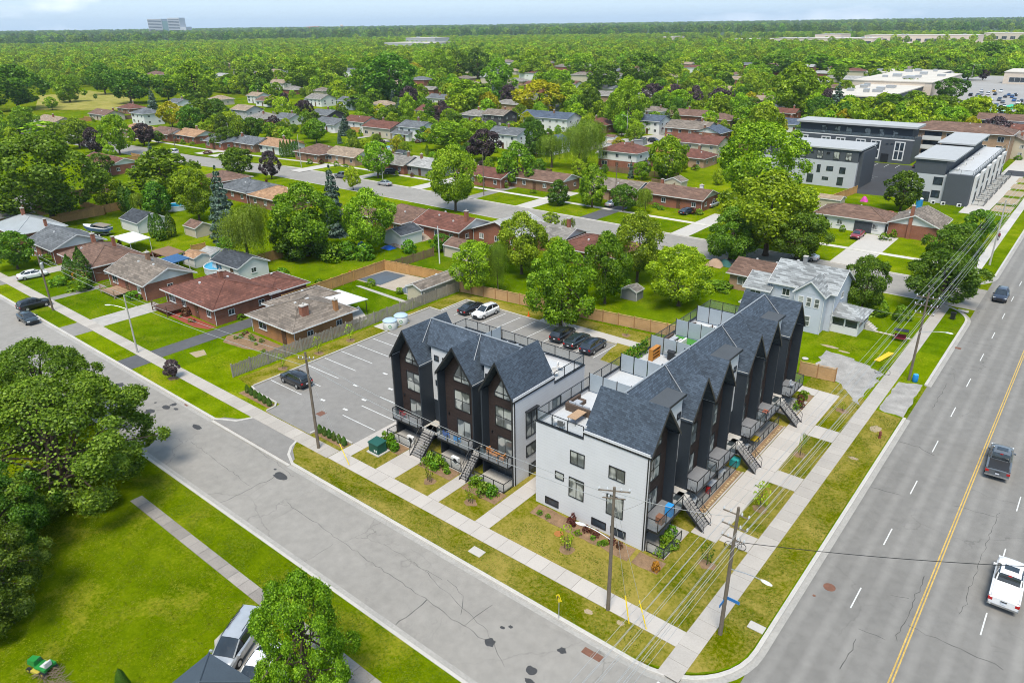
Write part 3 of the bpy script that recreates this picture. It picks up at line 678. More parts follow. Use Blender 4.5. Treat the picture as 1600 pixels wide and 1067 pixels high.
# driveways of the street houses: (name, material, polygon)
def drive(pts, m_, z=0.018): return walk('driveway', pts, m_, z)
for x0, x1, yy, m_ in [(-79.6, -76.4, 26, DRIVE_DARK), (-98.4, -94.0, 10.0, CONC_OLD), (-114.0, -112.2, 8.6, LOT), (-131.8, -128.2, 9.5, CONC_OLD), (-149, -146, 9, LOT)]:
    drive(rect(x0, 0.2, x1, yy), m_); drive(rect(x0-0.3, -4.1, x1+0.5, -1.46), m_ if m_ is not CONC_OLD else LOT)
drive([G(340, 545), G(432, 525), G(425, 515), G(395, 512)], CONC_OLD) if False else None
# gravel drive north of the townhouses and its crossing
def ragged(pts, s_=.35, seed=1):
    r = random.Random(seed); return [(x+r.uniform(-s_, s_), y+r.uniform(-s_, s_)) for x, y in densify(pts+[pts[0]], .8)[:-1]]
drive(ragged([(-7.5, 47.9), (-4.2, 47.9), (-.4, 43.0), (-.4, 53.0), (-4.5, 55.5), (-8, 55.8)]), GRAVEL, 0.012)
drive(ragged([(1.7, 43.2), (4.3, 43.0), (4.3, 52.8), (1.7, 51.8)], .15, 2), GRAVEL, 0.012)
# street C and far-side drives
for px0, px1, m_ in [(818, 862, CONC), (918, 968, DRIVE_DARK), (1058, 1092, CONC), (1303, 1372, CONC), (652, 700, CONC), (478, 520, CONC), (562, 600, CONC_OLD), (737, 770, LOT), (360, 400, CONC), (300, 330, CONC)]:
    ym = 322 if px0 < 900 else 340 if px0 < 1100 else 400
    X0 = G(px0, {818: 318, 918: 335, 1058: 360, 1303: 403, 652: 290, 478: 262, 562: 275, 737: 305, 360: 238, 300: 240}[px0])[0]
    wd = {818: 4.6, 918: 4.4, 1058: 4.0, 1303: 6.0, 652: 4.5, 478: 5.0, 562: 4.0, 737: 3.5, 360: 5, 300: 5}[px0]
    yr = 95.9 if X0 > -175 else 92
    drive(rect(X0, yr, X0+wd, 105.7), m_); drive(rect(X0, 107.3, X0+wd, 117 if px0 != 1303 else 119.5), m_)
# bare and dry patches, mulch beds
def bed(pts, m_=MULCH, z=0.02, name='planting_bed'): return walk(name, pts, m_, z)
bed(ragged(rect(-17.4, 4.2, -7.3, 5.8), .12, 5)); bed(ragged(rect(-7.0, 4.2, -4.6, 5.8), .1, 6)); bed(rect(-6.0, 6.0, -4.95, 10.6)); bed(rect(-6.1, 35.6, -4.95, 42.0))
bed(rect(-5.75, 13.6, -4.95, 22.0), MULCH); bed(rect(-5.75, 24.5, -4.95, 33.0), MULCH)
bed([(-59.0, 0.9), (-52.8, 0.9), (-53.0, 1.9), (-57.3, 2.1), (-58.9, 2.5)]); bed(rect(-44.1, 0.7, -39.2, 1.75))
bed(rect(-37.3, 3.4, -33.7, 5.2)); bed(rect(-30.8, 3.4, -26.5, 5.2)); bed(rect(-24.8, 3.2, -20.6, 5.0))
bed([(-95, 8.5), (-83, 8.4), (-80.5, 9.2), (-80.3, 10.4), (-95, 10.4)], mat('red_mulch', (0.22, 0.05, 0.03), 0.95, 0.3, 1.5, 18))
bed([(-76, 9.5), (-74.5, 8), (-70, 8.6), (-64.5, 11), (-64, 12.3), (-75.5, 12.3)], MULCH); bed([(-74.8, 3.2), (-72.6, 3.0), (-72.4, 4.4), (-74.2, 5.0)], SOIL)
for px, py, a, b in [(1352, 607, 4.2, 1.2), (1335, 690, .9, .5)]: pass
for i, (x, y, a, b) in enumerate([(-4.2, -1.9, .35, .25), (-6.6, -2.4, .4, .25), (-8, 57.5, 1.3, .4), (-6, 56.9, .8, .3), (2.5, 31.2, .5, .3), (2.7, 38.6, .6, .8)]): blob('bare_patch', x, y, a, b, SOIL, bpy.data.objects['lawn'], 0.009+.0006*i, 18)
# cracks and seams in the asphalt, as thin dark ribbons
def crack(pts, w, parent, seed):
    r = random.Random(seed); P = densify([G(px, py, RZ) for px, py in pts], .5); L_ = []; R2 = []
    for i, p in enumerate(P):
        q = P[min(i+1, len(P)-1)] if i < len(P)-1 else (2*p[0]-P[i-1][0], 2*p[1]-P[i-1][1]); d = Vector((q[0]-p[0], q[1]-p[1])).normalized(); n_ = Vector((-d.y, d.x)); c = Vector(p)+n_*r.gauss(0, .07); h = w*r.uniform(.35, 1)/2
        L_.append(tuple(c-n_*h)+(RZ+.0045,)); R2.append(tuple(c+n_*h)+(RZ+.0045,))
    n = len(P); MB().add(L_+R2, [(i, i+1, n+i+1, n+i) for i in range(n-1)]).build('crack', mat('crack_tar', (.07, .068, .064), .9, .3), parent)
for i, (pts, w) in enumerate([([(345, 785), (430, 745)], .07), ([(447, 785), (551, 858), (700, 960), (757, 999)], .05), ([(607, 984), (667, 937)], .1), ([(540, 942), (700, 1055)], .05), ([(726, 977), (769, 944)], .06), ([(300, 690), (390, 760)], .04), ([(170, 640), (270, 640)], .06), ([(600, 850), (690, 905)], .04), ([(660, 890), (760, 985), (790, 1040)], .04), ([(455, 890), (520, 850)], .04), ([(700, 905), (725, 930), (720, 960)], .05), ([(400, 700), (460, 745)], .04)]): crack(pts, w, st_, i)
for i, (pts, w) in enumerate([([(1419, 976), (1462, 996), (1568, 1045)], .07), ([(1361, 761), (1407, 774)], .08), ([(1341, 982), (1384, 999)], .05), ([(1340, 999), (1312, 1045)], .06), ([(1502, 532), (1600, 551)], .06), ([(1402, 690), (1437, 698), (1460, 712)], .09), ([(1500, 960), (1530, 880), (1560, 800)], .05), ([(1390, 930), (1420, 935)], .05), ([(1445, 900), (1400, 1000)], .07), ([(1490, 790), (1560, 808)], .06), ([(1456, 640), (1480, 600)], .05)]): crack(pts, w, mr, 50+i)
# neighbouring yards: pool court, paving
walk('patio', [G(556, 437), G(603, 422), G(668, 436), G(640, 462)], mat('patio_pavers', (0.33, 0.28, 0.22), 0.85, 0.2, 0.6, 8), 0.02)
pc = MB().sheet([G(560, 437), G(603, 424), G(634, 431), G(594, 446)], 0.05).build('pool_cover', mat('slate_pool_cover', (0.075, 0.095, 0.115), 0.6, 0.15, 0.8, 6)); tag(pc, 'slate blue pool cover on the fenced patio', 'pool cover')
pc = MB().sheet([G(622, 456), G(636, 447), G(655, 447), G(645, 461)], 0.05).build('pool_cover', MATS['slate_pool_cover']); tag(pc, 'small slate pool cover beside the long cream shed', 'pool cover')
walk('patio', [G(535, 500), G(560, 478), G(575, 498), G(548, 508)], CONC, 0.02)
walk('garden_path', [G(556, 447), G(562, 446), G(640, 472), G(636, 475)], CONC_OLD, 0.025)
# new condo court and far plaza lot
walk('condo_lot', [(-36, 157), (-21.5, 159), (-20, 206), (-66, 206), (-62, 178), (-36, 180)], NEWLOT, 0.02)
walk('condo_walk', [(-9, 150), (-4, 150), (-2, 250), (-8, 250)], CONC, 0.03); walk('rear_lane', [(-7.5, 205), (0.4, 205), (0.4, 214), (-7.5, 214)], NEWLOT, 0.034)
for i in range(5): walk('soil_bed', rect(-3.6, 156+10*i, 0.2, 163+10*i), SOIL, 0.04)
cl_ = bpy.data.objects['condo_lot']
for i in range(9): line(-58+3.0*i, 199.5, -58+3.0*i, 205, 0.12, 0.026, None, cl_)
for i in range(7): line(-40, 166+2.8*i, -34.5, 166+2.8*i, 0.12, 0.026, None, cl_)
for i in range(7): line(-27, 160+2.8*i, -22, 160+2.8*i, 0.12, 0.026, None, cl_)
plz = walk('plaza_lot', [(-66, 330), (25, 330), (25, 640), (-95, 640)], mat('plaza_asphalt', (0.27, 0.26, 0.245), 0.9, 0.12, 0.05, 1), 0.03)
HARD = mat('pale_hardstanding', (0.40, 0.34, 0.28), 0.95, 0.35, 0.01, 0.1)
walk('plaza_lot', [(-820, 1560), (-300, 1370), (420, 1240), (520, 1420), (-200, 1640), (-760, 1760)], HARD, .1)
walk('park_field', [G(55, 172), G(185, 172), G(215, 152), G(140, 142), G(60, 150)], grassmat('park_turf', (0.11, 0.13, 0.02), (0.17, 0.175, 0.03), (0.24, 0.22, 0.05), (0.30, 0.26, 0.08), 0.5), 0.01)
# ------------------------------------------------------------------ townhouse rows
PM = {}
def boxmesh(name, sx, sy, sz, m_, base=True):
    key = (name, round(sx, 3), round(sy, 3), round(sz, 3), m_.name)
    if key not in PM:
        PM[key] = MB().box(-sx/2, -sy/2, 0 if base else -sz/2, sx/2, sy/2, sz if base else sz/2).mesh(name, m_)
    return PM[key]
def window(parent, x, y, z, w, h, face='f', frame=None, pane=None, cols=2, rows=1, fw=0.07, name='window', sill=False, split=None):
    """window with real depth; face f: looks to -y, b: +y, r: +x, l: -x (local). (x,y,z) = centre of the bottom edge on the wall face"""
    frame = frame or TRIMW; pane = pane or GLASS
    key = ('win', round(w, 2), round(h, 2), cols, rows, frame.name, fw, split)
    if key not in PM:
        mb = MB(); d0, d1 = -0.06, 0.05
        mb.box(-w/2, d0, 0, -w/2+fw, d1, h); mb.box(w/2-fw, d0, 0, w/2, d1, h)
        mb.box(-w/2+fw, d0, 0, w/2-fw, d1, fw); mb.box(-w/2+fw, d0, h-fw, w/2-fw, d1, h)
        for i in range(1, cols):
            xx = -w/2+w*i/cols; mb.box(xx-fw*0.4, d0+0.015, fw, xx+fw*0.4, d1, h-fw)
        zz = [h*j/rows for j in range(1, rows)] if split is None else [h*split]
        for q in zz: mb.box(-w/2+fw, d0+0.02, q-fw*0.4, w/2-fw, d1, q+fw*0.4)
        PM[key] = mb.mesh('window', frame)
    rz = {'f': 0, 'r': math.pi/2, 'b': math.pi, 'l': -math.pi/2}[face]
    o = put(PM[key], name, parent, (x, y, z), rz)
    k2 = ('pane', round(w, 2), round(h, 2), pane.name)
    if k2 not in PM: PM[k2] = MB().box(-w/2+fw*0.6, -0.022, fw*0.6, w/2-fw*0.6, 0.03, h-fw*0.6).mesh('pane', pane)
    put(PM[k2], 'pane', o)
    if sill:
        k3 = ('sill', round(w, 2), frame.name)
        if k3 not in PM: PM[k3] = MB().box(-w/2-0.06, -0.12, -0.07, w/2+0.06, 0.02, -0.005).mesh('sill', frame)
        put(PM[k3], 'sill', o)
    return o
def railing(parent, pts, z, h=1.1, glass=True, step=1.5, gm=None, name='railing', thin=False):
    """black posts, rails and glass infill along a polyline (local coordinates)"""
    r = MB(); gp = []; pp = []
    pr = 0.03 if not thin else 0.022
    pm_ = PM.setdefault(('rpost', h), MB().box(-pr, -pr, 0, pr, pr, h).mesh('post', BLACK))
    for a, b in zip(pts, pts[1:]):
        a, b = Vector(a), Vector(b); L = (b-a).length; n = max(1, round(L/step))
        for i in range(n+1):
            p = a.lerp(b, i/n); pp.append((p.x, p.y, z))
        d = (b-a).normalized(); nn = Vector((-d.y, d.x))*pr
        for q0, q1 in ((h, h+0.05), (0.06, 0.1)):
            r.prism([tuple(a-nn), tuple(b-nn), tuple(b+nn), tuple(a+nn)], z+q0, z+q1)
        for i in range(n):
            p, q = a.lerp(b, (i+0.04/L*n) / n), a.lerp(b, (i+1)/n); n2 = nn*0.2
            p = a.lerp(b, i/n)+d*(pr+0.02); q = a.lerp(b, (i+1)/n)-d*(pr+0.02)
            gp.append([tuple(p-n2), tuple(q-n2), tuple(q+n2), tuple(p+n2)])
    o = r.build(name, BLACK, parent)
    for p in dict.fromkeys(pp): put(pm_, 'post', o, p)
    if glass:
        for g_ in gp: MB().prism(g_, z+0.11, z+h-0.01).build('glass_panel', gm or GLASS_RAIL, o)
    return o
def handrail(parent, a, b, h=0.95):
    mb = MB(); a, b = Vector(a), Vector(b); n = max(2, round((b-a).length/0.9))
    mb.tube(a+Vector((0, 0, h)), b+Vector((0, 0, h)), 0.03, None, 5); mb.tube(a+Vector((0, 0, h*0.5)), b+Vector((0, 0, h*0.5)), 0.016, None, 4)
    for i in range(n+1):
        p = a.lerp(b, i/n); mb.tube(p, p+Vector((0, 0, h)), 0.024, None, 4)
    return mb.build('handrail', BLACK, parent)
ACM = {}
def ac_unit(x, y, z, rz, label):
    o = empty('air_conditioner', (x, y, z), rz, label, 'air conditioner', 'air conditioning units')
    if not ACM:
        ACM['b'] = MB().box(-0.45, -0.17, 0.06, 0.45, 0.17, 0.75).mesh('casing', mat('ac_white', (0.62, 0.62, 0.60), 0.5, 0.06))
        mb = MB()
        for k in range(18):
            a, b = 6.283*k/18, 6.283*(k+1)/18
            mb.add([(0.1+0.27*math.cos(a), -0.178, 0.40+0.27*math.sin(a)), (0.1+0.27*math.cos(b), -0.178, 0.40+0.27*math.sin(b)), (0.1, -0.182, 0.40)], [(0, 1, 2)])
        ACM['g'] = mb.mesh('fan_grille', BLACK)
        ACM['f'] = MB().box(-0.4, -0.15, 0, -0.3, 0.15, 0.06).box(0.3, -0.15, 0, 0.4, 0.15, 0.06).mesh('foot', BLACK)
    put(ACM['b'], 'casing', o); put(ACM['g'], 'fan_grille', o); put(ACM['f'], 'foot', o); return o
EAVE, APEX, PAR, FLR = 9.3, 12.45, 8.4, 8.05
RV, BV = 4.0, 6.2        # depth of the long ridge, depth of the back of the roof
REC, WREC = 0.95, 1.75   # recess of the brown bays, of the white strips between
def gable_window(parent, uc, v, z0, hw, zt):
    """pentagonal gable window: dark frame, mullion, two panes"""
    zs = z0+0.45
    out = [(uc-hw, z0), (uc+hw, z0), (uc+hw, zs), (uc, zt), (uc-hw, zs)]
    f = MB(); t = 0.07
    for a, b in zip(out, out[1:]+out[:1]):
        A, B = Vector((a[0], 0, a[1])), Vector((b[0], 0, b[1])); f.tube((A.x, v-0.03, A.z), (B.x, v-0.03, B.z), 0.05, None, 4)
    f.box(uc-0.04, v-0.06, z0, uc+0.04, v, zt-0.05); f.box(uc-hw, v-0.055, zs-0.03, uc+hw, v, zs+0.04)
    o = f.build('gable_window', BLACK, parent)
    MB().add([(uc-hw, v-0.02, z0), (uc, v-0.02, z0), (uc, v-0.02, zt), (uc-hw, v-0.02, zs)], [(0, 1, 2, 3)]).build('pane', GLASS_C, o)
    MB().add([(uc, v-0.02, z0), (uc+hw, v-0.02, z0), (uc+hw, v-0.02, zs), (uc, v-0.02, zt)], [(0, 1, 2, 3)]).build('pane', GLASS_C, o)
def townhouse(name, label, loc, rz, Lu, Dv, gables, full, gapstyle, endL, endR, balc=0.7, screens=(), stairs=()):
    T_ = empty(name, loc, rz, label, 'townhouse')
    wt = 0.12
    # ground storey to parapet: end walls, back wall, core
    for nm, u0, u1 in (('end_wall', 0.0, 0.14), ('end_wall', Lu-0.14, Lu)):
        MB().xprism([(0.02, -0.4), (Dv, -0.4), (Dv, PAR), (BV, PAR), (BV, EAVE-0.02), (0.02, EAVE-0.02)], u0, u1, 'x').build(nm, WHITEW, T_)
    MB().box(0.14, Dv-0.14, -0.4, Lu-0.14, Dv, PAR).build('back_wall', WHITEW, T_)
    MB().box(0.14, BV-0.12, FLR, Lu-0.14, BV, EAVE+0.3).build('terrace_wall', WHITEW, T_)
    MB().box(0.14, BV, FLR-0.25, Lu-0.14, Dv-0.14, FLR).build('terrace_floor', DECKF, T_)
    cap = MB(); cap.box(-0.05, BV, PAR, 0.2, Dv+0.05, PAR+0.07); cap.box(Lu-0.2, BV, PAR, Lu+0.05, Dv+0.05, PAR+0.07); cap.box(0.2, Dv-0.2, PAR, Lu-0.2, Dv+0.05, PAR+0.07)
    cap.build('parapet_cap', BLACK, T_)
    # gable bays
    roofs = []
    for gi, (u0, u1) in enumerate(gables):
        uc, hw = (u0+u1)/2, (u1-u0)/2
        vb = BV+0.05 if full[gi] else RV+0.3
        sl = (APEX-EAVE)/hw; oh = 0.10; th = 0.22
        left_end, right_end = u0 < 0.2, u1 > Lu-0.2
        for s_ in (-1, 1):
            e = uc+s_*(hw+oh); ze = EAVE-oh*sl
            pts = [(uc, -0.12, APEX), (e, -0.12, ze), (e, vb, ze), (uc, vb, APEX)]
            MB().slab(pts, th).build('roof_slope', TROOF, T_)
            # verge board on the front edge and ridge/eave flashing
            fb = MB(); fb.slab([(uc, -0.17, APEX+0.02), (e, -0.17, ze+0.02), (e, -0.118, ze+0.02), (uc, -0.118, APEX+0.02)], 0.34); fb.build('verge_board', BLACK, T_)
            if (s_ < 0 and left_end) or (s_ > 0 and right_end):
                MB().box(min(e, e+s_*0.05), -0.12, ze-th-0.02, max(e, e+s_*0.05), vb, ze-th+0.14).build('gutter', BLACK, T_)
                MB().box(min(e, e+s_*0.03), -0.1, ze-th+0.14, max(e, e+s_*0.03), vb, ze+0.01).build('eave_flashing', TRIMW, T_)
            elif True:
                MB().tube((e-s_*0.02, -0.1, ze+0.0), (e-s_*0.02, WREC+0.2, ze+0.0), 0.035, None, 4).build('eave_flashing', TRIMW, T_)
        if full[gi]:   # back gable wall above terrace
            MB().xprism([(u0, EAVE-0.3), (u1, EAVE-0.3), (uc, APEX-0.25)], vb-0.16, vb-0.04, 'y').build('gable_wall', NAVY, T_)
        # side fins (navy) from ground to eave
        for s_, uu in ((-1, u0), (1, u1)):
            a, b = (uu, uu+0.16) if s_ < 0 else (uu-0.16, uu)
            if (s_ < 0 and left_end) or (s_ > 0 and right_end):
                MB().box(a-0.012, -0.02, -0.35, b+0.012, 0.0, EAVE-0.03).build('corner_trim', BLACK, T_); a, b = (0.142, 0.26) if s_ < 0 else (Lu-0.26, Lu-0.142)
                MB().box(a, 0.0, -0.3, b, REC, EAVE-0.2).build('side_fin', NAVY, T_)
            else:
                MB().box(a, 0.0, -0.3, b, WREC, EAVE-0.2).build('side_fin', NAVY, T_)
        # recessed brown facade with gable
        MB().xprism([(u0+0.16, 2.0), (u1-0.16, 2.0), (u1-0.16, EAVE-0.25), (uc, APEX-0.62), (u0+0.16, EAVE-0.25)], REC, REC+0.14, 'y').build('facade', BROWN, T_)
        MB().box(u0+0.16, REC+0.02, -0.4, u1-0.16, REC+0.16, 2.0).build('lower_facade', NAVY, T_)
        hwin = min(1.05, hw-0.75)
        wu = uc+0.08
        gable_window(T_, wu, REC, 8.35, hwin, min(10.6, APEX-1.15))
        window(T_, wu, REC, 5.25, 2*hwin, 2.15, 'f', BLACK, GLASS_C, 2, 2, 0.07)
        dr = window(T_, wu+0.1, REC, 2.22, 1.85, 2.0, 'f', BLACK, GLASS_C, 2, 1, 0.07, 'sliding_door')
        window(T_, wu+0.1, REC+0.02, -0.15, 1.85, 1.9, 'f', BLACK, GLASS, 2, 1, 0.07, 'sliding_door')
        MB().box(u0+0.5, REC-0.14, 4.3, u0+0.62, REC, 4.5).build('wall_lamp', BLACK, T_)
        # balcony
        bk = MB().box(u0+0.16, -balc, 2.02, u1-0.16, REC, 2.2).build('balcony', BLACK, T_)
        MB().box(u0+0.22, -balc+0.06, 2.2, u1-0.22, REC-0.01, 2.215).build('deck_boards', mat('balcony_boards', (.17, .17, .175), .8, .15), bk)
        rl = [(u0+0.2, 0.0), (u0+0.2, -balc+0.04), (u1-0.2, -balc+0.04), (u1-0.2, 0.0)]
        rr = MB(); pm_ = PM.setdefault('bpost', MB().box(-.028, -.028, 0, .028, .028, 1.08).mesh('post', BLACK)); pp = []
        for a, b in zip(rl, rl[1:]):
            a, b = Vector(a), Vector(b); n = max(1, round((b-a).length/1.3)); d = (b-a).normalized(); nn = Vector((-d.y, d.x))*0.028
            for i in range(n+1):
                p = a.lerp(b, i/n); pp.append((p.x, p.y, 2.2))
            rr.prism([tuple(a-nn), tuple(b-nn), tuple(b+nn), tuple(a+nn)], 3.28, 3.33)
            for i in range(n):
                p = a.lerp(b, i/n)+d*0.05; q = a.lerp(b, (i+1)/n)-d*0.05; n2 = nn*0.2
                MB().prism([tuple(p-n2), tuple(q-n2), tuple(q+n2), tuple(p+n2)], 2.28, 3.26).build('glass_panel', GLASS_RAIL, bk)
        for p in dict.fromkeys(pp): put(pm_, 'post', bk, p)
        rr.build('top_rail', BLACK, bk)
    # long roof between and behind the gables
    ua, ub = (gables[0][0]+gables[0][1])/2, (gables[-1][0]+gables[-1][1])/2
    slp = 0.67
    MB().slab([(ua, RV, APEX-0.03), (ub, RV, APEX-0.03), (ub, BV+0.05, EAVE+0.2), (ua, BV+0.05, EAVE+0.2)], 0.2).build('rear_slope', TROOF, T_)
    MB().tube((ua, RV, APEX), (ub, RV, APEX), 0.07, None, 5).build('ridge_flashing', FLASH, T_)
    gaps = [(gables[i][1], gables[i+1][0]) for i in range(len(gables)-1)]
    for i, (a, b) in enumerate(gaps):
        hwl = (gables[i][1]-gables[i][0])/2
        A, B = (gables[i][0]+gables[i][1])/2+0.2, (gables[i+1][0]+gables[i+1][1])/2-0.2
        wide = b-a > 0.6
        v0 = WREC-0.15 if wide else 0.35
        zv = lambda v: APEX-0.03-(RV-v)*slp
        # front slope runs under both neighbouring gables
        MB().slab([(A, RV, zv(RV)), (B, RV, zv(RV)), (B if wide else B, RV-0.3, zv(RV-0.3)), (b+0.35, v0, zv(v0)), (a-0.35, v0, zv(v0)), (A, RV-0.3, zv(RV-0.3))], 0.16).build('front_slope', TROOF, T_)
        # valley flashing: where the gable slope meets the front slope
        for s_, uc_, e_ in ((1, (gables[i][0]+gables[i][1])/2, a), (-1, (gables[i+1][0]+gables[i+1][1])/2, b)):
            if s_ < 0 and not wide: continue
            hw_ = abs(e_-uc_); ze_ = max(EAVE, zv(v0)); q = (APEX-ze_)/((APEX-EAVE)/hw_)
            MB().tube((uc_+s_*0.1, RV-0.1, APEX-0.02), (uc_+s_*q, v0, zv(v0)+0.03), 0.045, None, 4).build('valley_flashing', FLASH, T_)
        if wide:
            zt = zv(v0)-0.12
            vw = WREC if gapstyle == 'shed' else REC+0.1
            if gapstyle == 'dormer':
                zt = 11.3
                ds = gables[i][1]; MB().slab([(a-0.9, vw-0.25, 11.42), (b+0.1, vw-0.25, 11.42), (b+0.1, RV-0.9, 11.5), (a-0.9, RV-0.9, 11.5)], 0.16).build('dormer_roof', mat('dark_membrane', (0.06, 0.066, 0.072), 0.7, 0.12), T_)
                MB().box(a-0.5, vw-0.3, 11.24, b+0.12, vw-0.25, 11.44).build('fascia', BLACK, T_)
            MB().box(a+0.002, vw, 4.7, b-0.002, vw+0.14, zt).build('infill_wall', WHITEW, T_)
            MB().box(a+0.002, vw+0.02, -0.3, b-0.002, vw+0.14, 4.7).build('entry_wall', NAVY, T_)
            gw = b-a
            window(T_, a+gw*0.30, vw, 9.2, min(0.62, gw*0.35), 0.6, 'f', BLACK, GLASS, 1, 1, 0.06)
            if gw > 2: window(T_, a+gw*0.78, vw, 9.2, 0.62, 0.6, 'f', BLACK, GLASS, 1, 1, 0.06)
            window(T_, a+gw*0.30, vw, 6.4, min(0.62, gw*0.35), 0.6, 'f', BLACK, GLASS, 1, 1, 0.06)
            window(T_, a+gw*0.5, vw+0.02, 2.22, min(0.9, gw*0.7), 2.1, 'f', BLACK, GLASS, 1, 1, 0.1, 'entry_door')
            MB().box(a+0.02, -0.2, 2.0, b-0.02, vw, 2.19).build('entry_landing', CONC, T_)
    # terrace railings, dividers
    railing(T_, [(0.08, BV+0.1), (0.08, Dv-0.08), (Lu-0.08, Dv-0.08), (Lu-0.08, BV+0.1)], PAR+0.07, 1.05, True, 1.7)
    for su in screens:
        o = MB()
        for k in range(4): o.box(su-0.03, BV+0.3+k*(Dv-BV-0.5)/3-0.03, FLR, su+0.03, BV+0.3+k*(Dv-BV-0.5)/3+0.03, FLR+2.0)
        fr = o.build('privacy_screen', BLACK, T_)
        for k in range(3):
            a = BV+0.36+k*(Dv-BV-0.5)/3; MB().box(su-0.015, a, FLR+0.12, su+0.015, a+(Dv-BV-0.5)/3-0.12, FLR+1.92).build('screen_panel', FROST, fr)
    # entry stairs
    for (sa, sb, v_top, run) in stairs:
        st = MB().box(sa, v_top-0.9, 2.0, sb, v_top+0.15, 2.19).build('entry_stair', CONC, T_)
        nst = 11
        for k in range(nst):
            zz = 2.19-(k+1)*2.16/nst-0.0; vv = v_top-0.9-(k+1)*run/nst
            MB().box(sa+0.06, vv-0.03, zz-0.06, sb-0.06, vv+run/nst, zz+0.0).build('tread', mat('stair_concrete', (.22, .21, .20), .85, .12), st)
        for uu in (sa, sb-0.06):
            MB().slab([(uu, v_top-0.9, 2.12), (uu+0.06, v_top-0.9, 2.12), (uu+0.06, v_top-0.9-run-0.1, 0.02), (uu, v_top-0.9-run-0.1, 0.02)], 0.3).build('stringer', BLACK, st)
            handrail(st, (uu+0.03, v_top-0.9, 2.15), (uu+0.03, v_top-0.9-run, 0.1))
    return T_
GL = [(0.08, 4.2), (6.6, 11.3), (12.3, 16.17)]
row_l = townhouse('townhouse_row', 'three-gabled dark townhouse row with white side wall facing the side street', (-37.2, 6.5, 0), 0, 16.25, 11.4, GL, (True, False, True), 'shed', True, True,
                  0.65, (5.4,), ((4.5, 6.1, 0.6, 2.1), (11.35, 12.25, 0.6, 2.1)))
GR = [(0.08, 4.75), (7.1, 11.35), (11.4, 15.6), (18.7, 22.9), (22.95, 27.1), (29.7, 34.1)]
row_r = townhouse('townhouse_row', 'long six-gabled dark townhouse row with big white end wall beside the main road', (-6.8, 6.0, 0), math.pi/2, 34.2, 11.2, GR, (True, False, False, False, False, True), 'dormer', True, True,
                  1.0, (8.0, 13.6, 19.6, 25.2, 30.4), ((5.2, 6.6, 0.2, 2.1), (16.4, 17.9, 0.2, 2.1), (27.6, 29.1, 0.2, 2.1)))
# end-wall windows, measured
def wwin(T_, face, L, items):
    for (a0, a1, z0, z1, c, r_) in items:
        if face == 'l': window(T_, 0.0, (a0+a1)/2, z0, a1-a0, z1-z0, 'l', BLACK, GLASS_C if z0 > 2 else GLASS, c, r_, 0.07)
        else: window(T_, L, (a0+a1)/2, z0, a1-a0, z1-z0, 'r', BLACK, GLASS_C if z0 > 2 else GLASS, c, r_, 0.07)
wwin(row_r, 'l', 34.2, [(6.03, 7.51, 5.6, 6.92, 2, 1), (2.11, 3.65, 5.75, 6.96, 2, 1), (8.12, 9.06, 3.45, 4.21, 1, 1), (6.02, 7.58, 2.23, 4.23, 2, 1), (2.11, 3.75, 2.19, 4.2, 2, 1), (8.64, 10.12, .35, 1.08, 1, 1), (3.67, 5.14, .35, 1.1, 1, 1), (1.73, 3.22, .35, 1.1, 1, 1)])
wwin(row_l, 'r', 16.25, [(1.76, 3.41, 4.4, 7.2, 2, 2), (1.8, 3.28, 2.3, 3.6, 2, 1), (5.94, 7.36, 5.2, 6.75, 2, 1), (2.2, 3.5, -.2, 1.3, 1, 1)])
MB().box(16.25, 1.7, 7.22, 16.6, 3.47, 7.34).build('window_canopy', BLACK, row_l)
for T_, L in ((row_l, 16.25), (row_r, 34.2)):
    for a in (0.06,): MB().tube((-0.06, 0.1, 0.1), (-0.06, 0.1, 9.0), 0.05, None, 6).build('downpipe', BLACK, T_); MB().tube((L+0.06, 0.1, 0.1), (L+0.06, 0.1, 9.0), 0.05, None, 6).build('downpipe', BLACK, T_)
    MB().lathe([(0.1, 8.05), (0.1, 8.2)], (L*0.5, 0), 8) if False else None
# patio railings, sunken patios (world coordinates)
def patio(x0, y0, x1, y1, label):
    o = MB().prism(rect(x0, y0, x1, y1), -0.1, 0.05).build('patio_terrace', CONC_OLD); tag(o, label, 'patio')
    return o
def patiorail(pts, label):
    o = empty('patio_railing', (0, 0, 0), 0, label, 'railing', 'black glass patio railings'); railing(o, pts, 0.05, 0.95, True, 1.4, None, 'rail'); return o
patio(-37.0, 5.0, -33.1, 7.45, 'concrete patio under the left gable of the shorter row'); patiorail([(-37.1, 6.4), (-37.1, 5.1), (-33.6, 5.1)], 'black glass railing round the patio under the left gable of the shorter row')
patio(-30.4, 5.0, -26.1, 7.45, 'concrete patio under the middle gable of the shorter row'); patiorail([(-30.5, 5.1), (-26.5, 5.1)], 'black glass railing before the patio under the middle gable of the shorter row')
patio(-24.7, 4.9, -21.2, 7.45, 'concrete patio under the right gable of the shorter row'); patiorail([(-24.7, 5.0), (-21.0, 5.0), (-21.0, 6.4)], 'black glass railing round the patio under the right gable of the shorter row')
patio(-7.74, 6.2, -4.98, 10.6, 'concrete patio below the nearest gable of the long row'); patiorail([(-6.6, 6.15), (-5.05, 6.15), (-5.05, 9.2)], 'black glass railing round the patio below the nearest gable of the long row')
patio(-7.74, 13.2, -5.76, 22.0, 'concrete patio strip below the second and third gables'); patiorail([(-5.8, 13.3), (-5.8, 22.0)], 'long black glass railing before the patios of the second and third gables')
patio(-7.74, 24.6, -5.76, 33.2, 'concrete patio strip below the fourth and fifth gables'); patiorail([(-5.8, 24.7), (-5.8, 33.1)], 'long black glass railing before the patios of the fourth and fifth gables')
patio(-7.74, 35.6, -5.0, 40.1, 'concrete patio below the farthest gable of the long row')
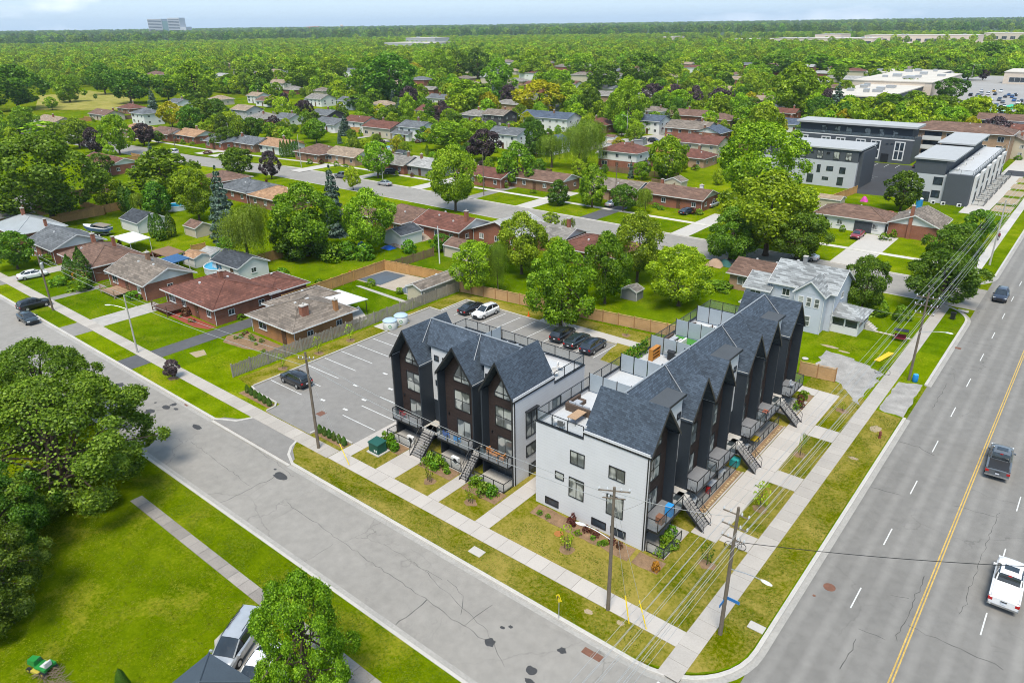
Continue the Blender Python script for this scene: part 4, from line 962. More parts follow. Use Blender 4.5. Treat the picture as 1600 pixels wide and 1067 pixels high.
ac_unit(-34.4, 5.9, 0.05, 0, 'air conditioner on the patio under the left gable of the shorter row')
ac_unit(-28.0, 5.9, 0.05, 0, 'air conditioner behind shrubs under the middle gable')
for y_, w_ in ((14.2, 'second'), (19.9, 'third'), (25.7, 'fourth'), (36.4, 'farthest')): ac_unit(-6.3, y_, 0.05, math.pi/2, 'air conditioner on the patio below the %s gable of the long row' % w_)
# low stone edging along the two railed strips
for a, b in ((13.5, 22.1), (24.5, 33.1)):
    eg = MB().prism(rect(-5.1, a, -4.96, b), -0.05, 0.05).build('stone_edging', CONC_OLD); tag(eg, 'row of tan edging stones beside the front walk, %s stretch' % ('near' if a < 20 else 'far'), 'edging')
    sm = PM.setdefault('estone', MB().prism([(-0.11, -0.12), (0.11, -0.14), (0.13, 0.12), (-0.1, 0.14)], 0, 0.16).mesh('stone', mat('tan_stone', (0.34, 0.24, 0.13), 0.9, 0.25, 3, 12, objrand=0.4)))
    n = int((b-a)/0.42)
    for i in range(n): put(sm, 'stone', eg, (-5.3+random.uniform(-.04, .04), a+0.42*i+0.2, 0.02), random.uniform(-.2, .2))
# terrace and balcony furniture
WICK = mat('brown_wicker', (0.085, 0.06, 0.045), 0.8, 0.25, 4, 30); CUSH = mat('grey_cushion', (0.33, 0.35, 0.38), 0.9, 0.1); PALEC = mat('pale_cushion', (0.62, 0.60, 0.57), 0.9, 0.08); TANW = mat('tan_wood_top', (0.34, 0.22, 0.13), 0.6, 0.2, 1, 8)
def sofa(x, y, z, rz, a, b, label, base=WICK, cush=CUSH):
    """L-shaped sectional: a along x, b along y"""
    o = empty('sectional_sofa', (x, y, z), rz, label, 'sofa')
    MB().box(0, 0, 0, a, 0.8, 0.36).build('base', base, o); MB().box(0, 0.8, 0, 0.8, b, 0.36).build('base', base, o)
    MB().box(0, -0.02, 0.36, a, 0.18, 0.75).build('backrest', base, o); MB().box(-0.02, 0.18, 0.36, 0.18, b, 0.75).build('backrest', base, o)
    n = max(1, int((a-0.2)/0.75))
    for i in range(n): MB().box(0.22+i*0.74, 0.2, 0.36, 0.9+i*0.74, 0.8, 0.5).build('seat_cushion', cush, o); MB().slab([(0.24+i*0.74, 0.2, 0.9), (0.88+i*0.74, 0.2, 0.9), (0.88+i*0.74, 0.38, 0.85), (0.24+i*0.74, 0.38, 0.85)], 0.38).build('back_cushion', cush, o)
    for i in range(max(1, int((b-0.9)/0.75))): MB().box(0.2, 0.9+i*0.74, 0.36, 0.8, 1.58+i*0.74, 0.5).build('seat_cushion', cush, o)
    return o
def table(x, y, z, w, d, h, label, top=TANW, leg=BLACK, rz=0, name='table'):
    o = empty(name, (x, y, z), rz, label, 'table'); MB().box(-w/2, -d/2, h-0.05, w/2, d/2, h).build('table_top', top, o)
    for sx in (-1, 1):
        for sy in (-1, 1): MB().tube((sx*(w/2-0.08), sy*(d/2-0.08), 0), (sx*(w/2-0.08), sy*(d/2-0.08), h-0.05), 0.03, None, 5).build('leg', leg, o)
    return o
def chair(x, y, z, rz, label, m_, group=None):
    o = empty('patio_chair', (x, y, z), rz, label, 'chair', group)
    MB().box(-0.25, -0.25, 0.40, 0.25, 0.25, 0.46).build('seat', m_, o); MB().slab([(-0.25, 0.2, 0.92), (0.25, 0.2, 0.92), (0.25, 0.3, 0.92), (-0.25, 0.3, 0.92)], 0.48).build('backrest', m_, o)
    for sx in (-1, 1):
        MB().box(sx*0.25-0.03, -0.22, 0.60, sx*0.25+0.03, 0.25, 0.64).build('armrest', m_, o)
        for sy in (-1, 1): MB().tube((sx*0.22, sy*0.22, 0), (sx*0.22, sy*0.22, 0.42), 0.022, None, 5).build('leg', m_, o)
    return o
def barbecue(x, y, z, rz, label):
    o = empty('barbecue', (x, y, z), rz, label, 'barbecue'); MB().box(-0.35, -0.25, 0.1, 0.35, 0.25, 0.8).build('cabinet', BLACK, o)
    rings = [[(xx, 0.28*math.cos(a), 0.82+0.26*math.sin(a)) for a in np.linspace(0, math.pi, 7)] for xx in (-0.4, 0.4)]
    MB().loft(rings).build('lid', BLACK, o); MB().box(-0.8, -0.22, 0.78, -0.41, 0.22, 0.82).build('side_shelf', GALV, o); MB().box(0.41, -0.22, 0.78, 0.8, 0.22, 0.82).build('side_shelf', GALV, o); return o
sofa(-17.5, 9.7, FLR, -math.pi/2+math.pi/2, 2.6, 2.2, 'brown wicker sectional with grey cushions on the nearest corner terrace')
table(-15.5, 8.6, FLR, 0.9, 1.7, 0.72, 'tan topped table before the wicker sectional on the corner terrace')
chair(-16.6, 6.9, FLR, 2.6, 'pale round-cushioned lounge chair at the corner of the nearest terrace', PALEC); chair(-15.8, 6.7, FLR, 3.4, 'dark wicker lounge chair at the corner of the nearest terrace', WICK)
sofa(-17.5, 27.5, FLR, 0, 2.2, 2.4, 'grey sectional with cushions on the fourth terrace of the long row')
o = sofa(-15.6, 27.2, FLR, math.pi/2, 2.4, 1.6, 'cream covered sofa beside the grey sectional on a roof terrace', PALEC, PALEC)
tag(MB().prism(rect(-17.6, 26.2, -13.2, 31.2), FLR, FLR+0.02).build('turf_mat', mat('artificial_turf', (0.05, 0.19, 0.03), 0.95, 0.15)), 'green artificial turf mat under the sofas on a roof terrace', 'turf mat')
tag(MB().prism(rect(-17.6, 19.8, -14.2, 22.6), FLR, FLR+0.02).build('turf_mat', MATS['artificial_turf']), 'green artificial turf mat below the leafy privacy hedge on a roof terrace', 'turf mat')
hv = []; r0 = np.random.default_rng(5); P_ = np.stack([r0.uniform(-17.95, -17.7, 900), r0.uniform(19.8, 25.0, 900), r0.uniform(FLR+0.1, FLR+1.9, 900)], 1)
hd = put(cardmesh('artificial_hedge', cards(P_, np.tile((-.6, 0.2, 0.5), (900, 1)), 0.2, 0.7, 9), LEAF['shrub']), 'artificial_hedge'); tag(hd, 'green leafy privacy hedge panel along the edge of the third terrace', 'hedge')
sb = empty('bar_shelf', (-16.6, 24.3, FLR), math.pi/2, 'orange brown wooden outdoor bar shelf on a roof terrace', 'shelf')
OW = mat('orange_wood', (0.40, 0.17, 0.035), 0.6, 0.2, 1, 6)
for sx in (-0.8, 0.76): MB().box(sx, -0.25, 0, sx+0.05, 0.25, 1.25).build('side_panel', OW, sb)
for zz in (0.1, 0.45, 0.8, 1.22): MB().box(-0.75, -0.24, zz, 0.76, 0.24, zz+0.04).build('shelf', OW, sb)
barbecue(-15.0, 25.0, FLR, math.pi, 'black barbecue beside the orange bar shelf on a roof terrace')
chair(-16.6, 33.6, FLR, 1, 'brown wicker chair, left of the pair on the fifth terrace', WICK); chair(-15.0, 34.0, FLR, -1, 'brown wicker chair, right of the pair on the fifth terrace', WICK)
table(-15.8, 34.6, FLR, 0.8, 0.6, 0.45, 'low pale table between the wicker chairs on the fifth terrace', PALEC)
chair(-22.6, 16.0, FLR, 2.0, 'pale lounge chair nearer the back on the shorter row terrace', PALEC); chair(-22.2, 14.6, FLR, 1.2, 'pale lounge chair nearer the roof on the shorter row terrace', PALEC)
barbecue(-29.6, 16.9, FLR, 0, 'dark covered barbecue by the back railing of the shorter row'); barbecue(-26.0, 16.8, FLR, 0, 'low dark planter-sized barbecue right of the other one on the shorter row')
table(-34.0, 16.6, FLR, 1.2, 0.8, 0.7, 'pale table on the left terrace of the shorter row', PALEC)
BLUEP = mat('blue_plastic', (0.02, 0.10, 0.42), 0.4, 0.1); SKYB = mat('bright_blue_plastic', (0.03, 0.25, 0.60), 0.4, 0.1); WOODCH = mat('chair_wood', (0.38, 0.16, 0.05), 0.6, 0.15)
chair(-29.5, 6.3, 2.22, 2.8, 'dark blue chair on the middle balcony of the shorter row', BLUEP); chair(-28.0, 6.3, 2.22, 3.3, 'bright blue chair on the middle balcony of the shorter row', SKYB)
chair(-23.9, 6.5, 2.22, 1.4, 'left orange wooden chair on the right balcony of the shorter row', WOODCH); chair(-22.3, 6.4, 2.22, -1.3, 'right orange wooden chair on the right balcony of the shorter row', WOODCH); table(-23.1, 6.4, 2.22, 0.7, 0.6, 0.6, 'orange wooden table between two chairs on the right balcony', WOODCH, WOODCH)
o = chair(-35.9, 6.4, 2.22, 3.0, 'red folding chair on the left balcony of the shorter row', mat('red_fabric', (0.35, 0.02, 0.025), 0.7, 0.1))
def planter(x, y, z, w, h, label, m_):
    o = empty('storage_box', (x, y, z), 0, label, 'box'); MB().box(-w/2, -w/2, 0, w/2, w/2, h).build('body', m_, o); MB().box(-w/2-0.02, -w/2-0.02, h, w/2+0.02, w/2+0.02, h+0.05).build('lid', m_, o); return o
planter(-6.2, 9.0, 2.22, 0.6, 0.9, 'bright blue bin on the nearest balcony of the long row', SKYB); planter(-6.3, 7.6, 2.22, 0.6, 0.6, 'small brown box on the nearest balcony of the long row', mat('brown_box', (0.2, 0.09, 0.05), 0.7))
tl = mat('teal_plastic', (0.03, 0.28, 0.28), 0.5); planter(-6.2, 22.7, 0.05, 0.8, 0.7, 'teal covered box beside the middle stairs of the long row', tl)
table(-6.2, 27.6, 0.05, 0.8, 1.1, 0.7, 'small table with yellow top on a far patio of the long row', mat('yellow_top', (0.55, 0.38, 0.02), 0.5)); table(-6.25, 17.6, 0.05, 0.7, 1.2, 0.7, 'grey table on the patio between the second and third gables', CUSH)
planter(-6.2, 16.8, 0.05, 0.35, 0.5, 'small red box on the patio below the second gable', mat('red_box', (0.4, 0.02, 0.02), 0.5)); table(-6.3, 30.0, 2.22, 0.6, 0.8, 0.6, 'small reddish table on the fifth balcony of the long row', mat('red_brown_top', (0.3, 0.09, 0.05), 0.6))
chair(-6.4, 38.0, 2.22, 1.57, 'grey chair on the farthest balcony of the long row', CUSH)
# ------------------------------------------------------------------ houses
BR = {'red': brickmat('red_brick', (0.22, 0.065, 0.035), (0.28, 0.085, 0.045)), 'orange': brickmat('orange_brick', (0.31, 0.135, 0.035), (0.39, 0.17, 0.045)),
      'brown': brickmat('brown_brick', (0.20, 0.10, 0.055), (0.26, 0.13, 0.07)), 'tan': brickmat('tan_brick', (0.36, 0.23, 0.14), (0.43, 0.28, 0.17)),
      'white': sidingmat('white_siding', (0.60, 0.595, 0.575), 0.2, 0.3), 'cream': sidingmat('cream_siding', (0.45, 0.40, 0.30), 0.2, 0.3), 'blue': sidingmat('pale_blue_siding', (0.43, 0.46, 0.515), 0.16, 0.35),
      'grey': sidingmat('grey_siding', (0.22, 0.22, 0.225), 0.2, 0.3), 'dark': sidingmat('charcoal_siding', (0.065, 0.06, 0.065), 0.2, 0.3), 'beige': sidingmat('beige_siding', (0.46, 0.40, 0.31), 0.2, 0.3), 'greyw': sidingmat('pale_grey_siding', (0.42, 0.42, 0.43), 0.2, 0.3)}
RF = {'brown': shingle('brown_shingle', (0.150, 0.092, 0.068), 0.25), 'redbrown': shingle('red_brown_shingle', (0.135, 0.058, 0.042), 0.22), 'grey': shingle('grey_shingle', (0.20, 0.185, 0.165), 0.28), 'slate': shingle('slate_shingle', (0.115, 0.122, 0.128), 0.25),
      'dark': shingle('dark_shingle', (0.052, 0.058, 0.066), 0.3), 'tan': shingle('tan_shingle', (0.27, 0.205, 0.145), 0.22), 'orange': shingle('orange_tan_shingle', (0.31, 0.185, 0.105), 0.2), 'taupe': shingle('taupe_shingle', (0.175, 0.145, 0.118), 0.3),
      'metal': sidingmat('grey_metal_roof', (0.30, 0.32, 0.33), 0.4, 0.4, 0.4, 0.08, True), 'light': shingle('pale_grey_shingle', (0.30, 0.295, 0.28), 0.2), 'blue': shingle('blue_slate_shingle', (0.075, 0.095, 0.13), 0.25), 'old': shingle('patchy_grey_shingle', (0.24, 0.25, 0.25), 0.4)}
GUT = TRIMW; HOUSES = []
DOORM = mat('door_paint', (0.10, 0.05, 0.03), 0.5, 0.1, objrand=0.5)
def rooflabel(k): return {'redbrown': 'red-brown', 'slate': 'slate grey', 'dark': 'dark grey', 'orange': 'orange tan', 'light': 'pale grey', 'blue': 'blue grey', 'metal': 'ribbed grey metal', 'old': 'patchy grey', 'brown': 'brown', 'grey': 'grey', 'tan': 'tan', 'taupe': 'taupe'}[k]
def house(x0, y0, x1, y1, label, roof='hip', ridge='x', wall='red', rf='brown', he=2.75, pitch=0.36, oh=0.5, chim=(), gable='white', wins=True, detail=2, door='f', z=0.0, name='house', cat='house', lower=None, vents=1, parent=None, mdl=None, attach=False):
    """house from its footprint; parts are walls, roof (> chimney, vent), gutters, windows (> pane, sill), doors (> handle)"""
    cx_, cy_ = (x0+x1)/2, (y0+y1)/2; w, d = x1-x0, y1-y0
    o = parent or empty(name, (cx_, cy_, z), 0, label, cat)
    if parent: ox, oy = cx_-parent.location.x, cy_-parent.location.y
    else: ox = oy = 0.0
    hw, hd = w/2, d/2
    wm, rm = BR[wall] if wall in BR else wall, RF[rf]
    t = 0.2
    def B(mb, nm, m_, p=o): return mb.build(nm, m_, p)
    def sh(mb):
        mb.v = [(a+ox, b+oy, c) for a, b, c in mb.v]; return mb
    if lower:   # two storeys: lower walls of another stuff
        B(sh(MB().box(-hw, -hd, -0.3, hw, hd, lower[1])), 'lower_wall', BR[lower[0]])
        B(sh(MB().box(-hw-0.04, -hd-0.04, lower[1], hw+0.04, hd+0.04, he)), 'wall', wm)
    else:
        B(sh(MB().box(-hw, -hd, -0.3, hw, hd, he)), 'wall', wm)
    a, b = hw+oh, hd+oh
    run = (b if ridge == 'x' else a); rise = run*pitch; zt = he+rise-oh*pitch*0; ze = he-0.02
    if roof == 'hip':
        if ridge == 'x':
            k = max(0.2, a-b); P = [(-a,-b,ze),(a,-b,ze),(a,b,ze),(-a,b,ze),(-k,0,zt),(k,0,zt)]; F = [(0,1,5,4),(1,2,5),(2,3,4,5),(3,0,4)]
        else:
            k = max(0.2, b-a); P = [(-a,-b,ze),(a,-b,ze),(a,b,ze),(-a,b,ze),(0,-k,zt),(0,k,zt)]; F = [(1,2,5,4),(2,3,5),(3,0,4,5),(0,1,4)]
        mb = MB().add(P, F); mb.add([(p[0], p[1], ze-0.02) for p in P[:4]], [(3,2,1,0)])
        ro = B(sh(mb), 'roof', rm)
    else:
        mb = MB()
        if ridge == 'x':
            for s_ in (-1, 1): mb.slab([(-a, s_*b, ze), (a, s_*b, ze), (a, 0, zt), (-a, 0, zt)], 0.16)
        else:
            for s_ in (-1, 1): mb.slab([(s_*a, -b, ze), (s_*a, b, ze), (0, b, zt), (0, -b, zt)], 0.16)
        ro = B(sh(mb), 'roof', rm)
        gm = BR[gable]
        for s_ in (-1, 1):
            g_ = MB()
            if ridge == 'x': g_.xprism([(-hd, he-0.01), (hd, he-0.01), (0, zt-0.17-oh*pitch*0)], s_*hw-(0.0 if s_ < 0 else 0.12)+s_*0.02, s_*hw+(0.12 if s_ < 0 else 0.0)+s_*0.02, 'x')
            else: g_.xprism([(-hw, he-0.01), (hw, he-0.01), (0, zt-0.17)], s_*hd-(0.0 if s_ < 0 else 0.12)+s_*0.02, s_*hd+(0.12 if s_ < 0 else 0.0)+s_*0.02, 'y')
            B(sh(g_), 'gable_wall', gm)
            if detail > 1:
                v = MB()
                for q in (-1, 1):
                    if ridge == 'x': v.slab([(s_*(a+0.03)-0.02, q*b, ze+0.02), (s_*(a+0.03)+0.02, q*b, ze+0.02), (s_*(a+0.03)+0.02, 0, zt+0.02), (s_*(a+0.03)-0.02, 0, zt+0.02)], 0.2)
                    else: v.slab([(q*a, s_*(b+0.03)-0.02, ze+0.02), (q*a, s_*(b+0.03)+0.02, ze+0.02), (0, s_*(b+0.03)+0.02, zt+0.02), (0, s_*(b+0.03)-0.02, zt+0.02)], 0.2)
                B(sh(v), 'verge_board', GUT)
    # eaves gutter
    gt = MB(); e = 0.06
    if roof == 'hip' or ridge == 'x':
        gt.box(-a-e, -b-e, ze-0.14, a+e, -b, ze+0.02); gt.box(-a-e, b, ze-0.14, a+e, b+e, ze+0.02)
    if roof == 'hip' or ridge == 'y':
        gt.box(-a-e, -b, ze-0.14, -a, b, ze+0.02); gt.box(a, -b, ze-0.14, a+e, b, ze+0.02)
    B(sh(gt), 'gutter', GUT)
    if roof == 'hip' and detail > 1:
        hp = MB()
        if ridge == 'x':
            for sx in (-1, 1):
                for sy in (-1, 1): hp.tube((sx*a, sy*b, ze+0.02), (sx*k, 0, zt+0.02), 0.07, None, 4)
            hp.tube((-k, 0, zt+0.02), (k, 0, zt+0.02), 0.07, None, 4)
        else:
            for sx in (-1, 1):
                for sy in (-1, 1): hp.tube((sx*a, sy*b, ze+0.02), (0, sy*k, zt+0.02), 0.07, None, 4)
            hp.tube((0, -k, zt+0.02), (0, k, zt+0.02), 0.07, None, 4)
        B(sh(hp), 'hip_cap', rm, ro)
    def zroof(u, v):
        if roof == 'hip': return he+min((b-abs(v)) if True else 9, (a-abs(u)))*pitch
        return he+((b-abs(v)) if ridge == 'x' else (a-abs(u)))*pitch
    for (u, v, cw, cd, ch, cm) in chim:
        u, v = u*hw, v*hd; zz = zroof(max(-a+0.05, min(a-0.05, u)), max(-b+0.05, min(b-0.05, v)))
        top = zz+ch
        c_ = B(sh(MB().box(u-cw/2, v-cd/2, (zz-0.4 if abs(u) < hw and abs(v) < hd else 0), u+cw/2, v+cd/2, top)), 'chimney', BR[cm], ro)
        B(sh(MB().box(u-cw/2-0.06, v-cd/2-0.06, top, u+cw/2+0.06, v+cd/2+0.06, top+0.12)), 'chimney_cap', CONC, ro)
        if cw > 0.5: B(sh(MB().lathe([(0.11, top+0.12), (0.11, top+0.4)], (u, v), 8)), 'flue', CONC, ro)
    r = random.Random(int(abs(x0*7+y0*3)))
    for i in range(vents):
        u, v = r.uniform(-.6, .6)*hw, r.uniform(-.5, .5)*hd; zz = zroof(u, v)
        B(sh(MB().box(u-0.14, v-0.14, zz-0.1, u+0.14, v+0.14, zz+0.22)), 'vent', TRIMW, ro)
    if wins:
        zs = [0.95] if he < 4 else [0.95, he-1.75]
        fm = TRIMW
        for zi in zs:
            n = max(2, int(w/3.4))
            for i in range(n):
                u = -hw+w*(i+0.5)/n
                for face, vv in (('f', -hd), ('b', hd)):
                    off = 0.04 if lower and zi > 2 else 0.0
                    vv2 = vv-off if face == 'f' else vv+off
                    if face == door and i == n//2 and zi < 2:
                        dd = B(sh(MB().box(u-0.48, min(vv2, vv2+(-0.06 if face == 'f' else 0.06)), 0.05, u+0.48, max(vv2, vv2+(-0.06 if face == 'f' else 0.06)), 2.1)), 'door', DOORM)
                        yy = vv2-0.09 if face == 'f' else vv2+0.09
                        B(sh(MB().box(u+0.32, yy-0.03, 1.0, u+0.4, yy+0.03, 1.1)), 'door_handle', GALV, dd); continue
                    ww, hh = (1.9, 1.25) if (i == 0 and face == door) else (1.1, 1.05)
                    window(o, u+ox, vv2+oy, zi+r.uniform(0, .12), ww, hh, face, fm, GLASS_C if r.random() < .4 else GLASS, 2, 1, 0.07, sill=detail > 1)
            n = max(1, int(d/4.2))
            for i in range(n):
                v = -hd+d*(i+0.5)/n
                for face, uu in (('r', hw), ('l', -hw)):
                    off = 0.04 if lower and zi > 2 else 0.0
                    uu2 = uu+off if face == 'r' else uu-off
                    if detail < 2 and face == 'l': continue
                    window(o, uu2+ox, v+oy, zi+0.1, 1.0, 0.9, face, fm, GLASS, 2, 1, 0.07, sill=detail > 1)
    if detail > 1:
        for sx, sy in ((1, -1), (-1, -1)):
            B(sh(MB().tube((sx*(hw+0.08), sy*(hd+0.08), 0.05), (sx*(hw+0.08), sy*(hd+0.08), he-0.15), 0.045, None, 6)), 'downpipe', TRIMW)
    if not parent: HOUSES.append((o, label, cx_, cy_))
    return o
def addbox(o, nm, x0, y0, z0, x1, y1, z1, m_):
    return MB().box(x0-o.location.x, y0-o.location.y, z0, x1-o.location.x, y1-o.location.y, z1).build(nm, m_, o)
# --- side street, nearest first
h1 = house(-74.4, 12.9, -64.3, 22.8, 'orange brick bungalow with grey hip roof beside the weathered picket fence', 'hip', 'y', 'orange', 'taupe', chim=((0.62, -0.35, 0.75, 1.1, 1.3, 'red'), (0.85, 0.55, 0.55, 0.55, 1.5, 'orange')), vents=3, pitch=0.33, oh=0.65)
house(-77.0, 17.0, -72.0, 26.0, '', 'hip', 'y', 'orange', 'taupe', parent=h1, pitch=0.30, vents=1, wins=False, he=2.6)
cp = MB().slab([(-73.5+69.3, 23.2-17.8, 2.7), (-66.5+69.3, 23.2-17.8, 2.7), (-66.5+69.3, 27.6-17.8, 2.4), (-73.5+69.3, 27.6-17.8, 2.4)], 0.1).build('patio_cover', TRIMW, h1)
for xx in (-73.2, -66.8): MB().tube((xx+69.35, 27.4-17.85, 0), (xx+69.35, 27.4-17.85, 2.4), 0.06, None, 6).build('post', BLACK, h1)
h2 = house(-94.9, 10.7, -80.6, 20.9, 'red brick bungalow with red-brown hip roof and brown front deck', 'hip', 'x', 'red', 'redbrown', chim=((0.0, 0.1, 0.6, 0.6, 1.1, 'red'),), vents=3, pitch=0.34, oh=0.6)
house(-88.5, 20.0, -80.4, 26.5, '', 'hip', 'x', 'red', 'redbrown', parent=h2, pitch=0.24, wins=False, vents=1, he=2.55)
h3 = house(-112.0, 9.4, -99.3, 17.6, 'red brick bungalow with taupe gable roof and white gable end', 'gable', 'x', 'red', 'taupe', chim=((-0.1, 0.1, 0.6, 0.6, 1.3, 'brown'),), vents=3, pitch=0.42)
h4 = house(-129.3, 8.6, -116.2, 17.4, 'brick bungalow with brown hip roof behind two tall cedars', 'hip', 'x', 'red', 'brown', chim=((-0.35, 0.0, 0.6, 0.6, 1.5, 'red'), (0.1, 0.5, 0.5, 0.5, 1.8, 'red')), vents=2, pitch=0.40)
h5 = house(-144.4, 8.5, -132.9, 17.6, 'brick bungalow with dark slate gable roof and white gable, boat parked behind', 'gable', 'x', 'red', 'slate', vents=1, pitch=0.42)
h6 = house(-164, 8.5, -151.0, 17.5, 'brick house with ribbed metal hip roof at the left edge', 'hip', 'x', 'red', 'metal', chim=((-0.2, 0.0, 0.6, 0.6, 1.3, 'red'), (0.9, 0.3, 0.5, 0.5, 1.4, 'red')), vents=0, pitch=0.42)
house(-182, 9, -170, 18, 'bungalow with grey hip roof at the far left edge, half behind the big tree', 'hip', 'x', 'tan', 'grey', detail=1); house(-190, 21, -178, 29, 'low grey roofed house behind the metal roofed one', 'hip', 'x', 'tan', 'grey', detail=1)
def deck(x0, y0, x1, y1, z, label, m_=None, steps=True):
    m_ = m_ or mat('deck_boards', (0.30, 0.20, 0.13), 0.85, 0.2, 1, 8)
    o = empty('front_deck', ((x0+x1)/2, (y0+y1)/2, 0), 0, label, 'deck'); a, b = (x1-x0)/2, (y1-y0)/2
    n = max(3, int(2*a/0.3)); me = PM.setdefault(('dp', round(b, 2), m_.name), MB().box(-0.14, -b, z-0.06, 0.14, b, z).mesh('plank', m_))
    for i in range(n): put(me, 'plank', o, (-a+2*a*(i+0.5)/n, 0, 0))
    for sx in (-1, 1):
        for sy in (-1, 1): MB().box(sx*a-0.06, sy*b-0.06, -0.1, sx*a+0.06, sy*b+0.06, z+1.0).build('post', m_, o)
    r = MB()
    for p, q in (((-a, -b), (a, -b)), ((-a, -b), (-a, b)), ((a, -b), (a, b))):
        for zz in (0.35, 0.62, 0.95): r.tube((p[0], p[1], z+zz), (q[0], q[1], z+zz), 0.035, None, 4)
    r.build('rail', m_, o); return o
deck(-94.6, 8.0, -90.0, 10.65, 0.7, 'dark brown wooden deck at the front of the red-brown roofed bungalow', mat('dark_deck', (0.11, 0.055, 0.04), 0.85, 0.2))
deck(-109.5, 6.6, -104.5, 9.35, 0.6, 'tan wooden front deck of the taupe roofed bungalow')
# --- garages and sheds in the yards
house(-149.5, 28.3, -141.8, 34.6, 'white detached garage with dark gable roof beside the boat', 'gable', 'x', 'white', 'dark', he=2.4, pitch=0.45, oh=0.25, wins=False, vents=0, name='garage', cat='garage')
house(-104.0, 23.8, -95.8, 29.6, 'white garage with blue grey gable roof behind the red-brown bungalow', 'gable', 'x', 'white', 'dark', he=2.5, pitch=0.45, oh=0.3, name='garage', cat='garage', vents=0)
house(-66.6, 35.7, -63.4, 47.2, 'long cream shed with tan roof along the picket fence', 'gable', 'y', 'cream', 'taupe', he=2.3, pitch=0.35, oh=0.25, wins=False, vents=2, gable='cream', name='shed', cat='shed')
def pxhouse(px, py, w, d, label, zr=4.2, **kw):
    x, y = G(px, py, zr); return house(x-w/2, y-d/2, x+w/2, y+d/2, label, **kw)
pxhouse(308, 348, 4.4, 3.6, 'small beige shed with brown roof near the blue spruce', 2.6, roof='gable', ridge='x', wall='beige', rf='brown', he=2.1, pitch=0.5, oh=0.2, wins=False, vents=0, name='shed', cat='shed', gable='beige')
pxhouse(306, 395, 4.2, 3.2, 'small white shed with orange red roof in the pool yard', 2.2, roof='gable', ridge='x', wall='white', rf='orange', he=1.9, pitch=0.35, oh=0.15, wins=False, vents=0, name='shed', cat='shed')
pxhouse(333, 390, 4.0, 3.4, 'white metal shed next to the orange red roofed shed', 2.2, roof='gable', ridge='x', wall='white', rf='light', he=1.9, pitch=0.35, oh=0.1, wins=False, vents=0, name='shed', cat='shed')
pxhouse(989, 447, 2.6, 2.2, 'little grey garden shed on the lawn behind the new fence', 2.0, roof='gable', ridge='y', wall='grey', rf='grey', he=1.6, pitch=0.4, oh=0.1, wins=False, vents=0, gable='grey', name='shed', cat='shed')
pxhouse(629, 356, 5.0, 5.6, 'white garage with dark roof in the cluttered yard', 3.0, roof='gable', ridge='y', wall='white', rf='dark', he=2.4, pitch=0.4, oh=0.2, wins=False, vents=0, name='garage', cat='garage')
pxhouse(733, 378, 8.5, 4.6, 'weathered garage with brown roof behind the brick bungalow', 3.0, roof='gable', ridge='x', wall='beige', rf='brown', he=2.3, pitch=0.4, oh=0.2, wins=False, vents=0, gable='grey', name='garage', cat='garage')
pxhouse(1257, 277, 4, 3.4, 'small cream shed behind the brick bungalow row', 2.2, roof='gable', ridge='x', wall='cream', rf='brown', he=1.9, pitch=0.4, oh=0.15, wins=False, vents=0, name='shed', cat='shed') if False else None
pxhouse(1057, 279, 4.6, 3.6, 'cream garden shed behind the long brick bungalow', 2.6, roof='gable', ridge='y', wall='cream', rf='taupe', he=2.2, pitch=0.4, oh=0.15, wins=False, vents=0, gable='cream', name='shed', cat='shed')
pxhouse(1285+15, 306, 5, 4, 'cream garage box behind the white bungalow', 2.6, roof='gable', ridge='x', wall='cream', rf='tan', he=2.2, pitch=0.3, oh=0.15, wins=False, vents=0, name='shed', cat='shed')
# --- south side of the cross street (seen from behind)
house(-93.5, 63.0, -81.0, 72.5, 'red brick bungalow with brown roof and white gable on the cross street', 'gable', 'x', 'red', 'redbrown', chim=((0.86, -0.3, 0.7, 0.6, 2.0, 'red'),), vents=3, door='b', pitch=0.36)
pxhouse(627, 323, 11.5, 11, 'orange brick house with brown pyramid hip roof behind leafy trees', 4.4, roof='hip', ridge='y', wall='orange', rf='brown', chim=(), door='b')
pxhouse(800, 345, 12, 9.5, 'brick house with pale grey gable roof left of the leafy trees', 4.2, roof='gable', ridge='y', wall='red', rf='light', door='b', gable='red')
pxhouse(940, 372, 13, 9.5, 'brick house with brown roof hidden behind the yard trees', 4.2, roof='hip', ridge='x', wall='red', rf='redbrown', chim=((0.8, 0.0, 0.6, 0.6, 1.8, 'red'),), door='b')
pxhouse(868, 352, 9, 8, 'brick house with white gable end between garden trees', 4.2, roof='gable', ridge='x', wall='red', rf='grey', chim=((0.7, 0, 0.6, 0.6, 1.6, 'red'),), door='b')
pxhouse(440, 293, 13, 10, 'house with orange tan hip roof south of the cross street', 4.4, roof='hip', ridge='x', wall='brown', rf='orange', door='b', chim=((0.9, 0.3, 0.5, 0.5, 1.2, 'brown'),))
pxhouse(388, 281, 13, 10, 'house with pale slate hip roof beside the orange tan roof', 4.4, roof='hip', ridge='x', wall='red', rf='slate', door='b')
pxhouse(350, 268, 11, 9, 'low brown roofed house by the bend of the cross street', 4.2, roof='hip', ridge='x', wall='red', rf='brown', door='b', detail=1)
pxhouse(170, 243, 20, 9, 'long brick bungalow with brown roof and white gable near the bend', 4.4, roof='gable', ridge='x', wall='red', rf='redbrown', door='b', chim=())
pxhouse(555, 322, 7, 9, 'brown roofed house mostly hidden by the dark spruce', 4.2, roof='hip', ridge='x', wall='brown', rf='brown', door='b', detail=1)
